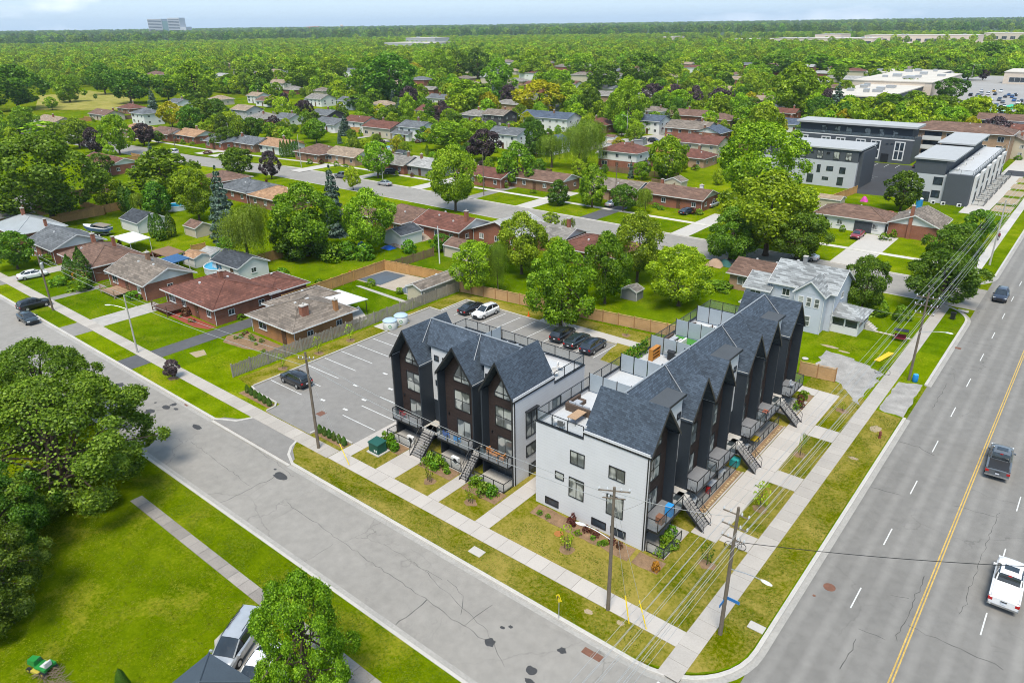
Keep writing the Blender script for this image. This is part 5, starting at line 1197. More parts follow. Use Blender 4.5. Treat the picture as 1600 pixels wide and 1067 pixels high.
# --- north side of the cross street
house(-128.5, 113.5, -112.5, 121.5, 'long brick bungalow with brown gable roof and small white bay on the cross street', 'gable', 'x', 'red', 'redbrown', detail=2, vents=2, pitch=0.36, chim=((-0.8, 0.2, 0.5, 0.5, 1.4, 'red'),)) if False else None
pxhouse(763, 262, 16, 8.5, 'brick bungalow with red-brown roof behind the round street tree', 4.2, roof='gable', ridge='x', wall='red', rf='redbrown', chim=((-0.8, 0.3, .5, .5, 1.3, 'tan'),))
pxhouse(850, 268, 17, 8.5, 'long brown brick bungalow with brown roof and white gable end', 4.2, roof='gable', ridge='x', wall='brown', rf='brown', chim=((-0.9, 0.3, .5, .5, 1.3, 'brown'),))
pxhouse(970, 282, 13, 9, 'bungalow with taupe roof behind the bright green street tree', 4.2, roof='gable', ridge='x', wall='tan', rf='taupe', vents=2)
pxhouse(1063, 292, 15.5, 8.5, 'red brick bungalow with brown gable roof and white trim near the big trees', 4.2, roof='gable', ridge='x', wall='red', rf='brown', chim=((0.55, 0.6, 0.8, 0.6, 1.1, 'white'), (-0.7, 0.3, .5, .5, 1.2, 'red')))
hw_ = house(-31.0, 119.9, -17.2, 128.5, 'white and brick bungalow with brown hip roof and attached garage, red car before it', 'hip', 'x', 'white', 'brown', vents=1, pitch=0.36)
MB().box(1.2, -4.42, 0.05, 4.6, -4.30, 2.2).build('garage_door', mat('dark_garage_door', (0.05, 0.055, 0.065), 0.5), hw_)
hw2 = house(-16.6, 120.4, -7.6, 130.0, 'red brick house with taupe gable roof, white gable and tall chimney', 'gable', 'y', 'red', 'taupe', chim=((-0.15, -1.03, 0.6, 0.5, 2.0, 'red'),), vents=1, pitch=0.42, wins=False)
# pale blue two-storey house with wings
bh = house(-18.6, 62.6, -9.8, 70.2, 'pale blue two-storey house with patchy grey roof and white porch', 'gable', 'x', 'blue', 'old', he=5.6, pitch=0.6, oh=0.4, gable='blue', chim=((-0.3, 0.0, 0.5, 0.5, 0.8, 'grey'),), vents=1, door='x')
house(-14.4, 60.6, -10.6, 64.5, '', 'gable', 'y', 'blue', 'old', he=5.6, pitch=0.85, oh=0.35, gable='blue', parent=bh, wins=False, vents=0)
for xx in (-13.6, -12.5, -11.4): window(bh, xx+14.2, 60.6-66.4, 3.7, 0.75, 1.4, 'f', TRIMW, GLASS_C, 1, 2, 0.1)
window(bh, -12.4+14.2, 60.6-66.4, 0.9, 0.9, 1.5, 'f', TRIMW, GLASS_C, 1, 2, 0.1)
house(-22.0, 61.8, -18.62, 67.4, '', 'gable', 'x', 'blue', 'old', he=4.4, pitch=0.55, oh=0.35, gable='blue', parent=bh, wins=False, vents=0)
window(bh, -20.5+14.2, 61.8-66.4, 3.2, 1.7, 0.9, 'f', TRIMW, GLASS, 2, 1, 0.1)
house(-21.6, 59.8, -18.6, 61.8, '', 'hip', 'x', 'blue', 'old', he=2.7, pitch=0.4, oh=0.3, parent=bh, wins=False, vents=0)
# enclosed porch
MB().box(4.44, -3.4, -0.1, 8.0, 1.6, 1.1).build('porch_base', TRIMW, bh)
MB().box(4.5, -3.34, 1.1, 7.94, 1.5, 2.2).build('porch_screen', GLASS, bh)
for (u, v) in ((4.5, -3.34), (7.94, -3.34), (7.94, 1.5), (6.2, -3.34), (7.94, -1.0)): MB().box(u-0.1, v-0.1, 1.1, u+0.1, v+0.1, 2.35).build('porch_post', TRIMW, bh)
MB().box(4.42, -3.45, 2.2, 8.1, 1.65, 2.42).build('porch_beam', TRIMW, bh)
pr = MB().add([(4.3, -3.9, 2.44), (8.5, -3.9, 2.44), (8.5, 2.1, 2.44), (4.3, 2.1, 2.44), (4.42, -1.0, 3.6), (6.0, -1.0, 3.6)], [(0, 1, 5, 4), (1, 2, 5), (2, 3, 4, 5), (3, 0, 4), (3, 2, 1, 0)]).build('porch_roof', RF['old'], bh)
for k in range(5): MB().box(8.1+0.28*k, 0.0, 0, 8.38+0.28*k, 1.3, 0.95-0.19*k).build('porch_step', CONC, bh)
pxhouse(1200, 412, 9, 8, 'brown roofed house behind the pale blue one', 4.0, roof='gable', ridge='x', wall='tan', rf='brown', detail=1, vents=2)
# --- behind the cross street: (px, py of roof, width, depth, wall, roof, type, ridge, eave, label)
FAR = [
 (228, 170, 12, 9, 'white', 'slate', 'hip', 'x', 5.2, 'white two-storey house with slate hip roof left of the purple tree'),
 (215, 194, 14, 10, 'brown', 'orange', 'hip', 'x', 2.7, 'bungalow with tan roof below the white two-storey house'),
 (265, 200, 14, 9, 'red', 'brown', 'gable', 'x', 2.7, 'brick bungalow with brown roof beside the purple tree'),
 (305, 203, 15, 9, 'red', 'orange', 'gable', 'x', 2.7, 'brick bungalow with orange tan roof and white gable above the hedge'),
 (350, 212, 12, 9, 'red', 'slate', 'gable', 'x', 2.7, 'slate roofed bungalow behind the street tree'),
 (395, 214, 15, 9, 'brown', 'slate', 'gable', 'x', 2.7, 'slate roofed bungalow with white gable end on the cross street'),
 (438, 218, 15, 9, 'white', 'orange', 'gable', 'x', 2.7, 'white bungalow with orange tan roof beside the tall cedar hedge'),
 (500, 226, 13, 11, 'brown', 'brown', 'hip', 'x', 2.7, 'brown brick bungalow with hip roof and bay window'),
 (548, 232, 14, 9, 'tan', 'tan', 'gable', 'x', 2.7, 'low tan roofed bungalow right of the brown brick one'),
 (622, 243, 14, 9, 'red', 'grey', 'gable', 'x', 2.7, 'brick bungalow with grey roof and white gable, dark car before it'),
 (672, 248, 13, 9, 'grey', 'light', 'gable', 'x', 2.7, 'bungalow with pale grey roof left of the round street tree'),
 (280, 155, 12, 8, 'white', 'slate', 'gable', 'x', 3.2, 'white gabled house behind the golden tree'),
 (345, 150, 13, 8, 'beige', 'tan', 'hip', 'x', 3.2, 'tan roofed house with brick chimney near the wood'),
 (385, 165, 13, 9, 'greyw', 'tan', 'gable', 'x', 4.6, 'pale two-storey house with tan roof and side gable'),
 (412, 176, 14, 11, 'brown', 'grey', 'hip', 'x', 2.7, 'brown brick house with grey hip roof behind a cedar fence'),
 (452, 178, 11, 9, 'white', 'slate', 'gable', 'x', 2.8, 'small white house with slate roof left of a purple tree'),
 (510, 172, 13, 9, 'dark', 'slate', 'gable', 'x', 3.8, 'charcoal house with blue slate roof'),
 (520, 185, 14, 10, 'white', 'slate', 'gable', 'x', 3.0, 'white house with broad slate roof behind the cedar fence'),
 (565, 182, 13, 9, 'white', 'redbrown', 'gable', 'x', 4.2, 'white two-storey house with red-brown roof'),
 (602, 190, 16, 10, 'beige', 'redbrown', 'gable', 'x', 3.8, 'beige house with rust brown roof and two chimneys'),
 (652, 190, 12, 9, 'white', 'slate', 'gable', 'x', 5.0, 'white two-storey house with slate roof and brick chimney'),
 (634, 203, 9, 6, 'white', 'slate', 'gable', 'x', 2.6, 'white low wing with slate roof before the two-storey house'),
 (500, 148, 14, 10, 'white', 'grey', 'gable', 'x', 4.0, 'white house with grey roof and dormers'),
 (548, 152, 12, 9, 'white', 'slate', 'gable', 'x', 4.4, 'white gabled house with slate roof behind leafy trees'),
 (600, 158, 14, 8, 'beige', 'tan', 'hip', 'x', 2.8, 'beige bungalow with tan hip roof in the trees'),
 (680, 166, 16, 10, 'cream', 'redbrown', 'gable', 'x', 4.2, 'cream house with red-brown roof behind the dark purple tree'),
 (690, 148, 15, 9, 'white', 'slate', 'gable', 'x', 3.2, 'slate roofed house behind the cream one'),
 (745, 172, 13, 10, 'grey', 'grey', 'hip', 'x', 3.0, 'grey roofed house left of the charcoal one'),
 (780, 172, 12, 9, 'dark', 'taupe', 'gable', 'x', 5.0, 'charcoal two-storey house with taupe roof and white windows'),
 (798, 200, 13, 9, 'white', 'slate', 'gable', 'x', 5.0, 'white two-storey house with grey roof and carport beside the copper tree'),
 (860, 175, 24, 10, 'white', 'blue', 'gable', 'x', 5.0, 'long white house with blue grey roof and columned porch'),
 (940, 185, 11, 10, 'brown', 'redbrown', 'hip', 'x', 3.2, 'brown hip roofed house behind the willow'),
 (862, 213, 8, 10, 'white', 'blue', 'gable', 'y', 4.0, 'white house with blue grey roof half behind the willow'),
 (979, 224, 13, 10, 'white', 'redbrown', 'hip', 'x', 5.2, 'two-storey house of white siding over red brick with brown hip roof'),
 (1015, 180, 14, 9, 'white', 'blue', 'gable', 'x', 5.0, 'white house with blue grey roof and big garage door'),
 (1022, 167, 12, 8, 'white', 'taupe', 'hip', 'x', 3.0, 'taupe roofed house behind the white one'),
 (1078, 172, 16, 10, 'red', 'brown', 'gable', 'x', 3.4, 'brick house with red roof and white gable before the purple trees'),
 (1082, 190, 16, 11, 'red', 'taupe', 'gable', 'x', 4.6, 'brick two-storey house with taupe roof and dormer'),
 (1128, 178, 12, 10, 'tan', 'brown', 'hip', 'x', 3.0, 'brown hip roofed house right of the red roofed one'),
 (1098, 212, 15, 10, 'cream', 'redbrown', 'gable', 'x', 4.2, 'cream house with red-brown roof left of the great green tree'),
 (1085, 234, 11, 9, 'tan', 'redbrown', 'hip', 'x', 2.8, 'low brown roofed house below the cream one'),
 (1115, 198, 9, 9, 'red', 'blue', 'gable', 'y', 4.2, 'brick house with steep blue roof'),
 (1190, 150, 14, 9, 'tan', 'tan', 'gable', 'x', 2.8, 'tan roofed bungalow left of the tall twin-trunked tree'),
 (1205, 163, 12, 9, 'white', 'light', 'hip', 'x', 2.8, 'pale grey hip roofed bungalow under the tall tree'),
 (1242, 186, 14, 9, 'white', 'blue', 'gable', 'x', 3.0, 'blue roofed bungalow behind the left condo block'),
 (1230, 170, 10, 8, 'red', 'redbrown', 'gable', 'x', 3.0, 'red roofed brick bungalow at the foot of the tall tree'),
 (1585, 180, 22, 9, 'white', 'brown', 'gable', 'x', 5.2, 'white two-storey house with brown roof before the plaza car park'),
 (1590, 195, 14, 10, 'red', 'redbrown', 'hip', 'x', 3.0, 'dark red roofed house at the right edge'),
 (1583, 208, 11, 12, 'cream', 'taupe', 'gable', 'y', 5.0, 'cream two-storey gabled house at the right edge'),
 (85, 182, 22, 9, 'beige', 'tan', 'gable', 'x', 2.8, 'long tan roofed bungalow beside the park'),
 (165, 172, 18, 9, 'beige', 'brown', 'gable', 'x', 2.8, 'brown roofed bungalow near the park field'),
 (205, 163, 14, 9, 'brown', 'redbrown', 'hip', 'x', 2.8, 'low red-brown roof behind the white two-storey house'),
 (420, 152, 13, 9, 'white', 'brown', 'gable', 'x', 3.0, 'brown roofed house behind bright shrubs'),
 (403, 145, 11, 8, 'white', 'tan', 'gable', 'x', 4.2, 'white house with tan roof at the edge of the wood'),
 (245, 112, 20, 12, 'tan', 'brown', 'hip', 'x', 5.2, 'large brown roofed house in the far wood, leftmost'),
 (207, 107, 20, 12, 'greyw', 'slate', 'hip', 'x', 4.0, 'slate roofed house in the far wood'),
 (345, 97, 24, 12, 'tan', 'tan', 'hip', 'x', 5.2, 'tan roofed house high in the far wood'),
 (350, 115, 16, 10, 'white', 'light', 'gable', 'x', 3.2, 'pale roofed house below the tan one in the far wood'),
 (440, 125, 18, 10, 'white', 'tan', 'gable', 'x', 4.2, 'white house in the gap between tall trees'),
]
FARXY = []
for px, py, w, d, wl, rf, ty, rd, he, lb in FAR:
    zr = he+min(w, d)*0.18
    x, y = G(px, py, zr)
    FARXY.append((x, y, w, d)); rr_ = random.Random(px)
    ch = ((rr_.uniform(-.7, .7), rr_.uniform(-.3, .3), .6, .6, 1.2, rr_.choice(['red', 'brown'])),) if rr_.random() < .7 else ()
    house(x-w/2, y-d/2, x+w/2, y+d/2, lb, ty, rd, wl, rf, he=he, pitch=0.38, chim=ch, gable=('white' if wl in ('red', 'brown', 'tan') else wl), detail=1, vents=1, lower=(('red', 2.6) if 'over red brick' in lb else None))
# canopied distant roofs: a loose scatter of look-alike bungalows along hidden streets
rs = random.Random(31); k = 0; FARH = []
for row in range(9):
    for i in range(34):
        x = -620+i*26+rs.uniform(-3, 3); y = 262+row*44+rs.uniform(-3, 3)
        px, py, zc_ = proj(x, y, 3)
        if zc_ < 0 or px < -60 or px > 1660 or x > -95 or rs.random() < 0.30: continue
        if any(abs(x-a) < 24 and abs(y-b) < 18 for a, b, _, _ in FARXY) or (x < -430 and y < 330): continue
        w, d = rs.uniform(11, 16), rs.uniform(8, 10)
        wl, rf = rs.choice(['white', 'red', 'tan', 'cream', 'beige']), rs.choice(['brown', 'tan', 'grey', 'light', 'slate', 'taupe', 'redbrown'])
        o = house(x-w/2, y-d/2, x+w/2, y+d/2, None, rs.choice(['hip', 'gable']), 'x', wl, rf, he=rs.choice([2.9, 2.9, 4.8, 5.2]), detail=1, vents=0, wins=False, gable='white')
        tag(o, None, 'house', 'distant bungalows among the trees'); HOUSES.pop(); k += 1; FARH.append((px, o, rooflabel(rf)))
        FARXY.append((x, y, w, d))
# ------------------------------------------------------------------ condo blocks, apartment house, far buildings
CH = mat('charcoal_render', (0.062, 0.070, 0.080), 0.7, 0.08); LG = mat('pale_grey_render', (0.40, 0.41, 0.43), 0.7, 0.06); ROOFW = mat('pale_flat_roof', (0.33, 0.335, 0.335), 0.8, 0.08)
def flatblock(name, x0, y0, x1, y1, label, cat, levels, roofm=ROOFW, par=0.35):
    """levels: list of (z0, z1, material, inset)"""
    o = empty(name, ((x0+x1)/2, (y0+y1)/2, 0), 0, label, cat); a, b = (x1-x0)/2, (y1-y0)/2
    for z0, z1, m_, ins in levels: MB().box(-a+ins[0], -b+ins[1], z0, a-ins[2], b-ins[3], z1).build('wall', m_, o)
    z1, ins = levels[-1][1], levels[-1][3]
    return o, a, b
def roofslab(o, x0, y0, x1, y1, z, m_=ROOFW, t=0.35):
    r = MB().box(x0, y0, z, x1, y1, z+t).build('roof', m_, o); return r
c1, a, b = flatblock('condo_block', -67.5, 207.5, -32.0, 218.0, 'long charcoal condo block with white framed windows and flat roof', 'condo block', [(-.2, 6.9, CH, (0, 0, 0, 0)), (6.9, 10.2, CH, (1.2, 2.2, 1.2, 0))])
roofslab(c1, -a+0.4, -b+0.2, a+0.3, b+0.2, 10.2, ROOFW, 0.6); MB().box(-a-0.05, -b-0.06, 6.9, a+0.05, -b+0.3, 7.15).build('terrace_edge', TRIMW, c1)
railing(c1, [(-a+0.1, b-1), (-a+0.1, -b+0.2), (a-0.1, -b+0.2), (a-0.1, b-1)], 7.15, 1.0, True, 3.0)
def framed(o, x, y, z, w, h, face='f'):
    f = window(o, x, y, z, w, h, face, TRIMW, GLASS, 2, 1 if h < 2.5 else 2, 0.32); return f
for u, h in ((-14.4, 2.3), (-7.4, 2.3), (-3.0, 2.3), (3.0, 5.5), (7.4, 5.5), (14.2, 5.5)): framed(c1, u, -b, 6.4-h, 2.9, h)
for u in (-11, -5.2, 0, 5.2, 10.6, 12): window(c1, u, -b, 5.3, 0.8, 0.45, 'f', BLACK, GLASS, 1, 1, 0.06)
for u in (-9, -5, -1.5, 4, 8, 12): window(c1, u, -b+2.2, 7.2, 1.8, 2.2, 'f', BLACK, GLASS_C, 2, 1, 0.08)
MB().box(9.4, -b-0.02, 0, 11.6, -b+0.1, 2.6).build('entry_door', BLACK, c1)
c2, a, b = flatblock('condo_block', -60.5, 162.0, -35.0, 176.0, 'grey and charcoal condo block left of the new car park', 'condo block', [(-.2, 6.6, LG, (0, 0, 0, 0)), (6.6, 9.6, CH, (0.05, 0.05, 0.05, 0.05))])
roofslab(c2, -a-0.4, -b-0.3, a+0.6, b+0.3, 9.6)
MB().box(a-0.05, -b+1.0, -0.1, a+0.9, b-1.0, 9.2).build('stair_wall', CH, c2)
for u in (-10.5, -7.2, -1.0, 3.2, 7.4, 10.4): window(c2, u, -b, 7.0, 1.5, 2.0, 'f', BLACK, GLASS_C, 2, 1, 0.07)
for u in (-4, 1.1, 5.3): window(c2, u, -b, 8.2, 0.8, 0.5, 'f', BLACK, GLASS, 2, 1, 0.06)
for u, z, w, h in ((-10.6, 4.2, 2.6, 1.3), (-6.4, 4.0, 1.5, 1.2), (-4.0, 3.4, 0.8, 2.0), (3.4, 3.4, 0.9, 2.0), (6.2, 4.0, 1.7, 1.2), (1.5, 0.6, 1.6, 2.2), (5.4, 1.6, 1.6, 0.8), (-9, 0.6, 1.6, 2.2), (9.4, 3.6, 1.5, 1.6), (9.2, .6, 1.5, 2.1), (-1.2, 4.0, 1.5, 1.2)): window(c2, u, -b, z, w, h, 'f', BLACK, GLASS, 2, 1, 0.07)
for i, u in enumerate((-8.6, -6.4, -4.2)): ac_unit(-47.75+u, 161.2, 0.0, 0, '%s of the three air conditioners at the wall of the grey condo block' % ('left', 'middle', 'right')[i])
c3, a, b = flatblock('condo_block', -21.0, 157.5, -8.3, 206.0, 'grey and charcoal condo block with roof terraces along the main road', 'condo block', [(-.2, 6.5, LG, (0, 0, 3.6, 0)), (6.5, 9.8, CH, (0.0, 0.0, 6.2, 0))])
MB().box(a-5.6, -b-0.6, -0.2, a-0.3, b, 7.0).build('front_wing', CH, c3)
for i in range(2): roofslab(c3, -a-0.4, -b-0.4+i*24.5, a-4.6, -b+22.6+i*24.5, 9.8+0.5*i)
MB().box(a-5.5, -b, 7.0, a-0.4, b-0.2, 7.1).build('terrace_floor', DECKF, c3)
railing(c3, [(a-5.4, -b-0.4), (a-0.45, -b-0.4), (a-0.45, b-0.2)], 7.1, 1.0, True, 3.0)
for i in range(6): MB().box(a-0.35, -b+2+i*8.0, 0.0, a+0.25, -b+6.4+i*8.0, 6.6).build('white_bay', TRIMW, c3); window(c3, a+0.25, -b+4.2+i*8, 3.6, 2.0, 2.2, 'r', BLACK, GLASS, 2, 1, 0.08); window(c3, a+0.25, -b+4.2+i*8, 0.6, 2.0, 2.2, 'r', BLACK, GLASS, 2, 1, 0.08)
for u, z, w, h in ((-0.9, 4.2, 2.0, 1.8), (-0.9, 1.2, 1.8, 1.7), (-4.9, 0.1, 1.7, 2.3), (-2.9, 0.1, 1.7, 2.3)): window(c3, u, -b, z, w, h, 'f', BLACK, GLASS, 2, 1, 0.09)
for i, u in enumerate((-15.4, -13.3, -10.0)): ac_unit(u, 156.0, 0.0, 0, '%s of the air conditioners at the end wall of the terraced condo block' % ('left', 'middle', 'right')[i])
for k in range(4): ac_unit(-12.6, 162+k*9, 7.1, math.pi/2, 'air conditioner on the roof terrace of the condo block, number %s from the near end' % ('one', 'two', 'three', 'four')[k])
for i in range(6):
    rl = empty('patio_railing', (0, 0, 0), 0, 'black entry railing along the terraced condo block, %s from the near end' % ('first', 'second', 'third', 'fourth', 'fifth', 'sixth')[i], 'railing', 'condo entry railings')
    railing(rl, [(-8.0, 160+i*7.6), (-5.6, 160+i*7.6), (-5.6, 165+i*7.6), (-8.0, 165+i*7.6)], 0.05, 1.1, True, 1.2, None, 'rail')
# brick apartment house with hip roof
ap_ = house(-38.5, 224.0, -10.0, 236.5, 'three-storey tan brick apartment house with brown hip roof behind the condos', 'hip', 'x', 'tan', 'brown', he=8.4, pitch=0.3, oh=0.7, wins=False, vents=2, cat='apartment house', name='apartment_house')
for u in (-11.5, -1.5, 3.5, 8.0, 12.0):
    for z in (1.0, 3.6, 6.2): window(ap_, u, -6.25, z, 1.7, 1.5, 'f', TRIMW, GLASS, 2, 1, 0.08)
for z in (0.3, 3.0, 5.7):
    bl = MB().box(-8.6, -7.6, z-0.2, -3.4, -6.25, z).build('balcony', TRIMW, ap_); MB().box(-8.6, -7.62, z, -3.4, -7.54, z+1.1).build('balcony_front', TRIMW, bl); MB().box(-8.4, -6.3, z+0.1, -3.6, -6.2, z+2.2).build('sliding_door', GLASS, ap_)
# plaza and distant commercial buildings: (x0,y0,x1,y1,h,label,wallmat)
PL = mat('buff_render', (0.52, 0.44, 0.36), 0.85, 0.1, 0.1, 1); PR = mat('pale_membrane_roof', (0.47, 0.43, 0.37), 0.85, 0.12, 0.1, 1)
def commercial(x0, y0, x1, y1, h, label, wm=PL, units=4, win=True):
    o = empty('commercial_building', ((x0+x1)/2, (y0+y1)/2, 0), 0, label, 'building'); a, b = (x1-x0)/2, (y1-y0)/2
    MB().box(-a, -b, -0.3, a, b, h).build('wall', wm, o); MB().box(-a-0.3, -b-0.3, h, a+0.3, b+0.3, h+0.5).build('roof', PR, o)
    r = random.Random(int(x0+y0))
    for k in range(units):
        u, v, s_ = r.uniform(-.8, .8)*a, r.uniform(-.7, .7)*b, r.uniform(1.2, 2.6); MB().box(u-s_, v-s_*.7, h+0.5, u+s_, v+s_*.7, h+0.5+r.uniform(1, 1.8)).build('rooftop_unit', GALV, o)
    if win:
        n = max(2, int(2*a/14))
        for k in range(n): window(o, -a+2*a*(k+.5)/n, -b, 1.0, 2*a/n*0.6, h*0.45, 'f', TRIMW, GLASS, 3, 1, 0.15)
    return o
cb_ = commercial(-104, 345, -74, 420, 6.5, 'plaza building with buff walls and flat roof beyond the big tree clump', CH, 8)
commercial(-110, 420, -70, 500, 8.5, 'taller buff plaza block with pale roof behind the tree clump', PL, 7)
commercial(-130, 520, -86, 560, 7, 'grey plaza roof left of the far car park', mat('mid_grey_wall', (0.25, 0.26, 0.28), 0.8), 6); commercial(-55, 560, 25, 600, 7, 'long low plaza roof at the far side of the car park', PL, 8)
for x, y, w, d, h, lb in [(-1010, 950, 120, 60, 12, 'long grey hall with a row of windows rising from the far wood'), (-1080, 1040, 80, 40, 18, 'upper block of the grey hall in the far wood')]:
    commercial(x-w/2, y-d/2, x+w/2, y+d/2, h, lb, mat('far_grey_wall', (0.36, 0.36, 0.36), 0.8), 5)
for i, (px, py, w, h) in enumerate([(1320, 63, 110, 10), (1440, 60, 190, 12), (1250, 62, 80, 9), (1020, 57, 140, 8), (1585, 56, 100, 12), (1300, 60, 50, 14), (870, 60, 60, 6), (1180, 61, 70, 7), (715, 56, 90, 7)]):
    x, y = G(px, py+6); q = (y-100)/1900
    commercial(x-w/2, y-30, x+w/2, y+30, h, 'pale distant warehouse on the skyline flats, %s from the left' % ('sixth', 'seventh', 'fourth', 'third', 'last', 'fifth', 'second', 'next to third', 'first')[i], PL, 4)
# hospital tower block on the horizon
hx, hy = -4250, 2150
hp = empty('hospital_block', (hx, hy, 0), R_(25), 'tall pale hospital block on the horizon at left', 'building')
HW = mat('hospital_panel', (0.42, 0.43, 0.45), 0.6, 0.05)
for u0, u1, h in ((-110, -20, 92), (20, 95, 96), (95, 130, 50)): MB().box(u0, -25, 0, u1, 25, h).build('tower', HW, hp)
MB().box(-20, -20, 0, 20, 20, 80).build('link_block', mat('teal_glazing', (0.12, 0.2, 0.2), 0.2, 0.1), hp)
for u0, u1, h in ((-110, -20, 92), (20, 95, 96)):
    for k in range(11): MB().box(u0+2, -25.6, 8+k*7.6, u1-2, -24.9, 11.5+k*7.6).build('window_band', GLASS, hp)
x, y = G(535, 52); o = empty('water_tower', (x, y, 0), 0, 'slim pale water tower far off above the wood', 'tower'); MB().tube((0, 0, 0), (0, 0, 40), 7, 6, 12).build('shaft', PL, o); MB().lathe([(6, 38), (11, 42), (11, 48), (6, 52)], (0, 0), 14).build('tank', PL, o)
x, y = G(485, 55); o = empty('tower_crane', (x, y, 0), 0.4, 'orange tower crane far off above the wood', 'crane'); OR = mat('orange_steel', (0.5, 0.16, 0.03), 0.5)
MB().box(-1.2, -1.2, 0, 1.2, 1.2, 40).build('mast', OR, o); MB().box(-18, -0.9, 40, 60, 0.9, 42).build('jib', OR, o); MB().box(-18, -2, 37, -12, 2, 40).build('counterweight', CONC_OLD, o)
# ------------------------------------------------------------------ fences
def fence(pts, h, style, label, m_=None, z=0.0):
    """posts and panels, each a part; boards inside a panel keep real gaps"""
    a0 = pts[0]; o = empty('fence', (a0[0], a0[1], z), 0, label, 'fence'); oX, oY = a0
    pw = {'new': 2.4, 'picket': 2.6, 'board': 2.6}[style]
    m_ = m_ or {'new': WOODNEW, 'picket': WOODGREY, 'board': WOODOR}[style]
    post = PM.setdefault(('fp', style, h, m_.name), MB().box(-0.06, -0.06, -0.2, 0.06, 0.06, h+0.12).box(-0.08, -0.08, h+0.12, 0.08, 0.08, h+0.16).mesh('post', mat('fence_post', (.30, .165, .07), .85, .2) if style == 'new' else m_))
    for a, b in zip(pts, pts[1:]):
        L = math.dist(a, b); n = max(1, round(L/pw)); st = L/n; ang = math.atan2(b[1]-a[1], b[0]-a[0])
        key = ('panel', style, h, round(st, 2), m_.name)
        if key not in PM:
            mb = MB(); r = random.Random(3)
            if style == 'new':
                k = int(h/0.15)
                for j in range(k): mb.box(0.07, -0.018+0.01*(j % 2), 0.05+j*0.15, st-0.07, 0.018+0.01*(j % 2), 0.05+j*0.15+0.138)
                mb.box(0.02, -0.07, h+0.02, st-0.02, 0.07, h+0.06)
            else:
                bw = 0.14 if style == 'board' else 0.15; gp = 0.008 if style == 'board' else 0.06
                k = int((st-0.06)/(bw+gp)); q = (st-0.06)/k
                for j in range(k):
                    zt = h+(r.uniform(-0.06, 0.06) if style == 'picket' else r.uniform(-.01, .01)); s0 = 0.03+j*q; off = r.uniform(-.012, .012)
                    mb.box(s0+gp/2, -0.012+off, 0.04, s0+q-gp/2, 0.012+off, zt)
                mb.box(0.03, 0.02, 0.35, st-0.03, 0.07, 0.43); mb.box(0.03, 0.02, h-0.35, st-0.03, 0.07, h-0.27)
                if style == 'board': mb.box(0.0, -0.06, h+0.01, st, 0.06, h+0.05)
            PM[key] = mb.mesh('panel', m_)
        for i in range(n):
            p = (a[0]+(b[0]-a[0])*i/n-oX, a[1]+(b[1]-a[1])*i/n-oY, 0)
            put(post, 'post', o, p, ang); put(PM[key], 'panel', o, p, ang)
        put(post, 'post', o, (b[0]-oX, b[1]-oY, 0), ang)
    return o
fence([(-63.3, 2.8), (-62.6, 43.2)], 1.75, 'picket', 'weathered grey picket fence along the parking lot')
fence([(-62.2, 43.2), (-44, 45.4), (-27, 47.6), (-18.9, 48.4)], 1.75, 'new', 'new cedar board fence behind the parking lot')
fence([(-8.3, 46.6), (-4.2, 47.1)], 1.75, 'new', 'short cedar fence at the far end of the long townhouse row')
fence([(-79.8, 21.5), (-81.0, 43.6), (-64.4, 45.8)], 1.8, 'board', 'tall orange cedar fence round the covered pool yard')
fence([G(355, 430), G(415, 410), G(462, 398)], 1.8, 'board', 'orange cedar fence behind the white blue-roofed garage')
fence([G(92, 348), G(190, 328)], 1.9, 'board', 'orange cedar fence behind the boat yard')
fence([(-80.2, 44.5), G(678, 400)], 1.6, 'picket', 'brown weathered fence behind the cluttered yard', WOODBR)
fence([G(405, 200), G(466, 194)], 2.0, 'board', 'orange cedar fence behind the far brown brick house')
fence([G(520, 205), G(570, 208)], 2.0, 'board', 'cedar fence behind the far white house'); fence([G(570, 211), G(615, 212)], 2.0, 'picket', 'brown fence before the beige house', WOODBR); fence([G(190, 272), G(216, 267)], 1.8, 'picket', 'brown fence beside the long bungalow near the bend', WOODBR)
fence([G(1290, 320), G(1338, 302)], 1.8, 'board', 'cedar fence left of the white bungalow'); fence([(-17.4, 121), (-17.0, 140)], 1.9, 'board', 'cedar fence between the white bungalow and the red brick house')
fence([G(950, 268), G(1010, 276), G(1060, 280)], 1.6, 'picket', 'grey fence behind the taupe roofed bungalow', WOODBR); fence([G(300, 395), G(322, 390)], 1.4, 'board', 'low cedar fence by the round pool')
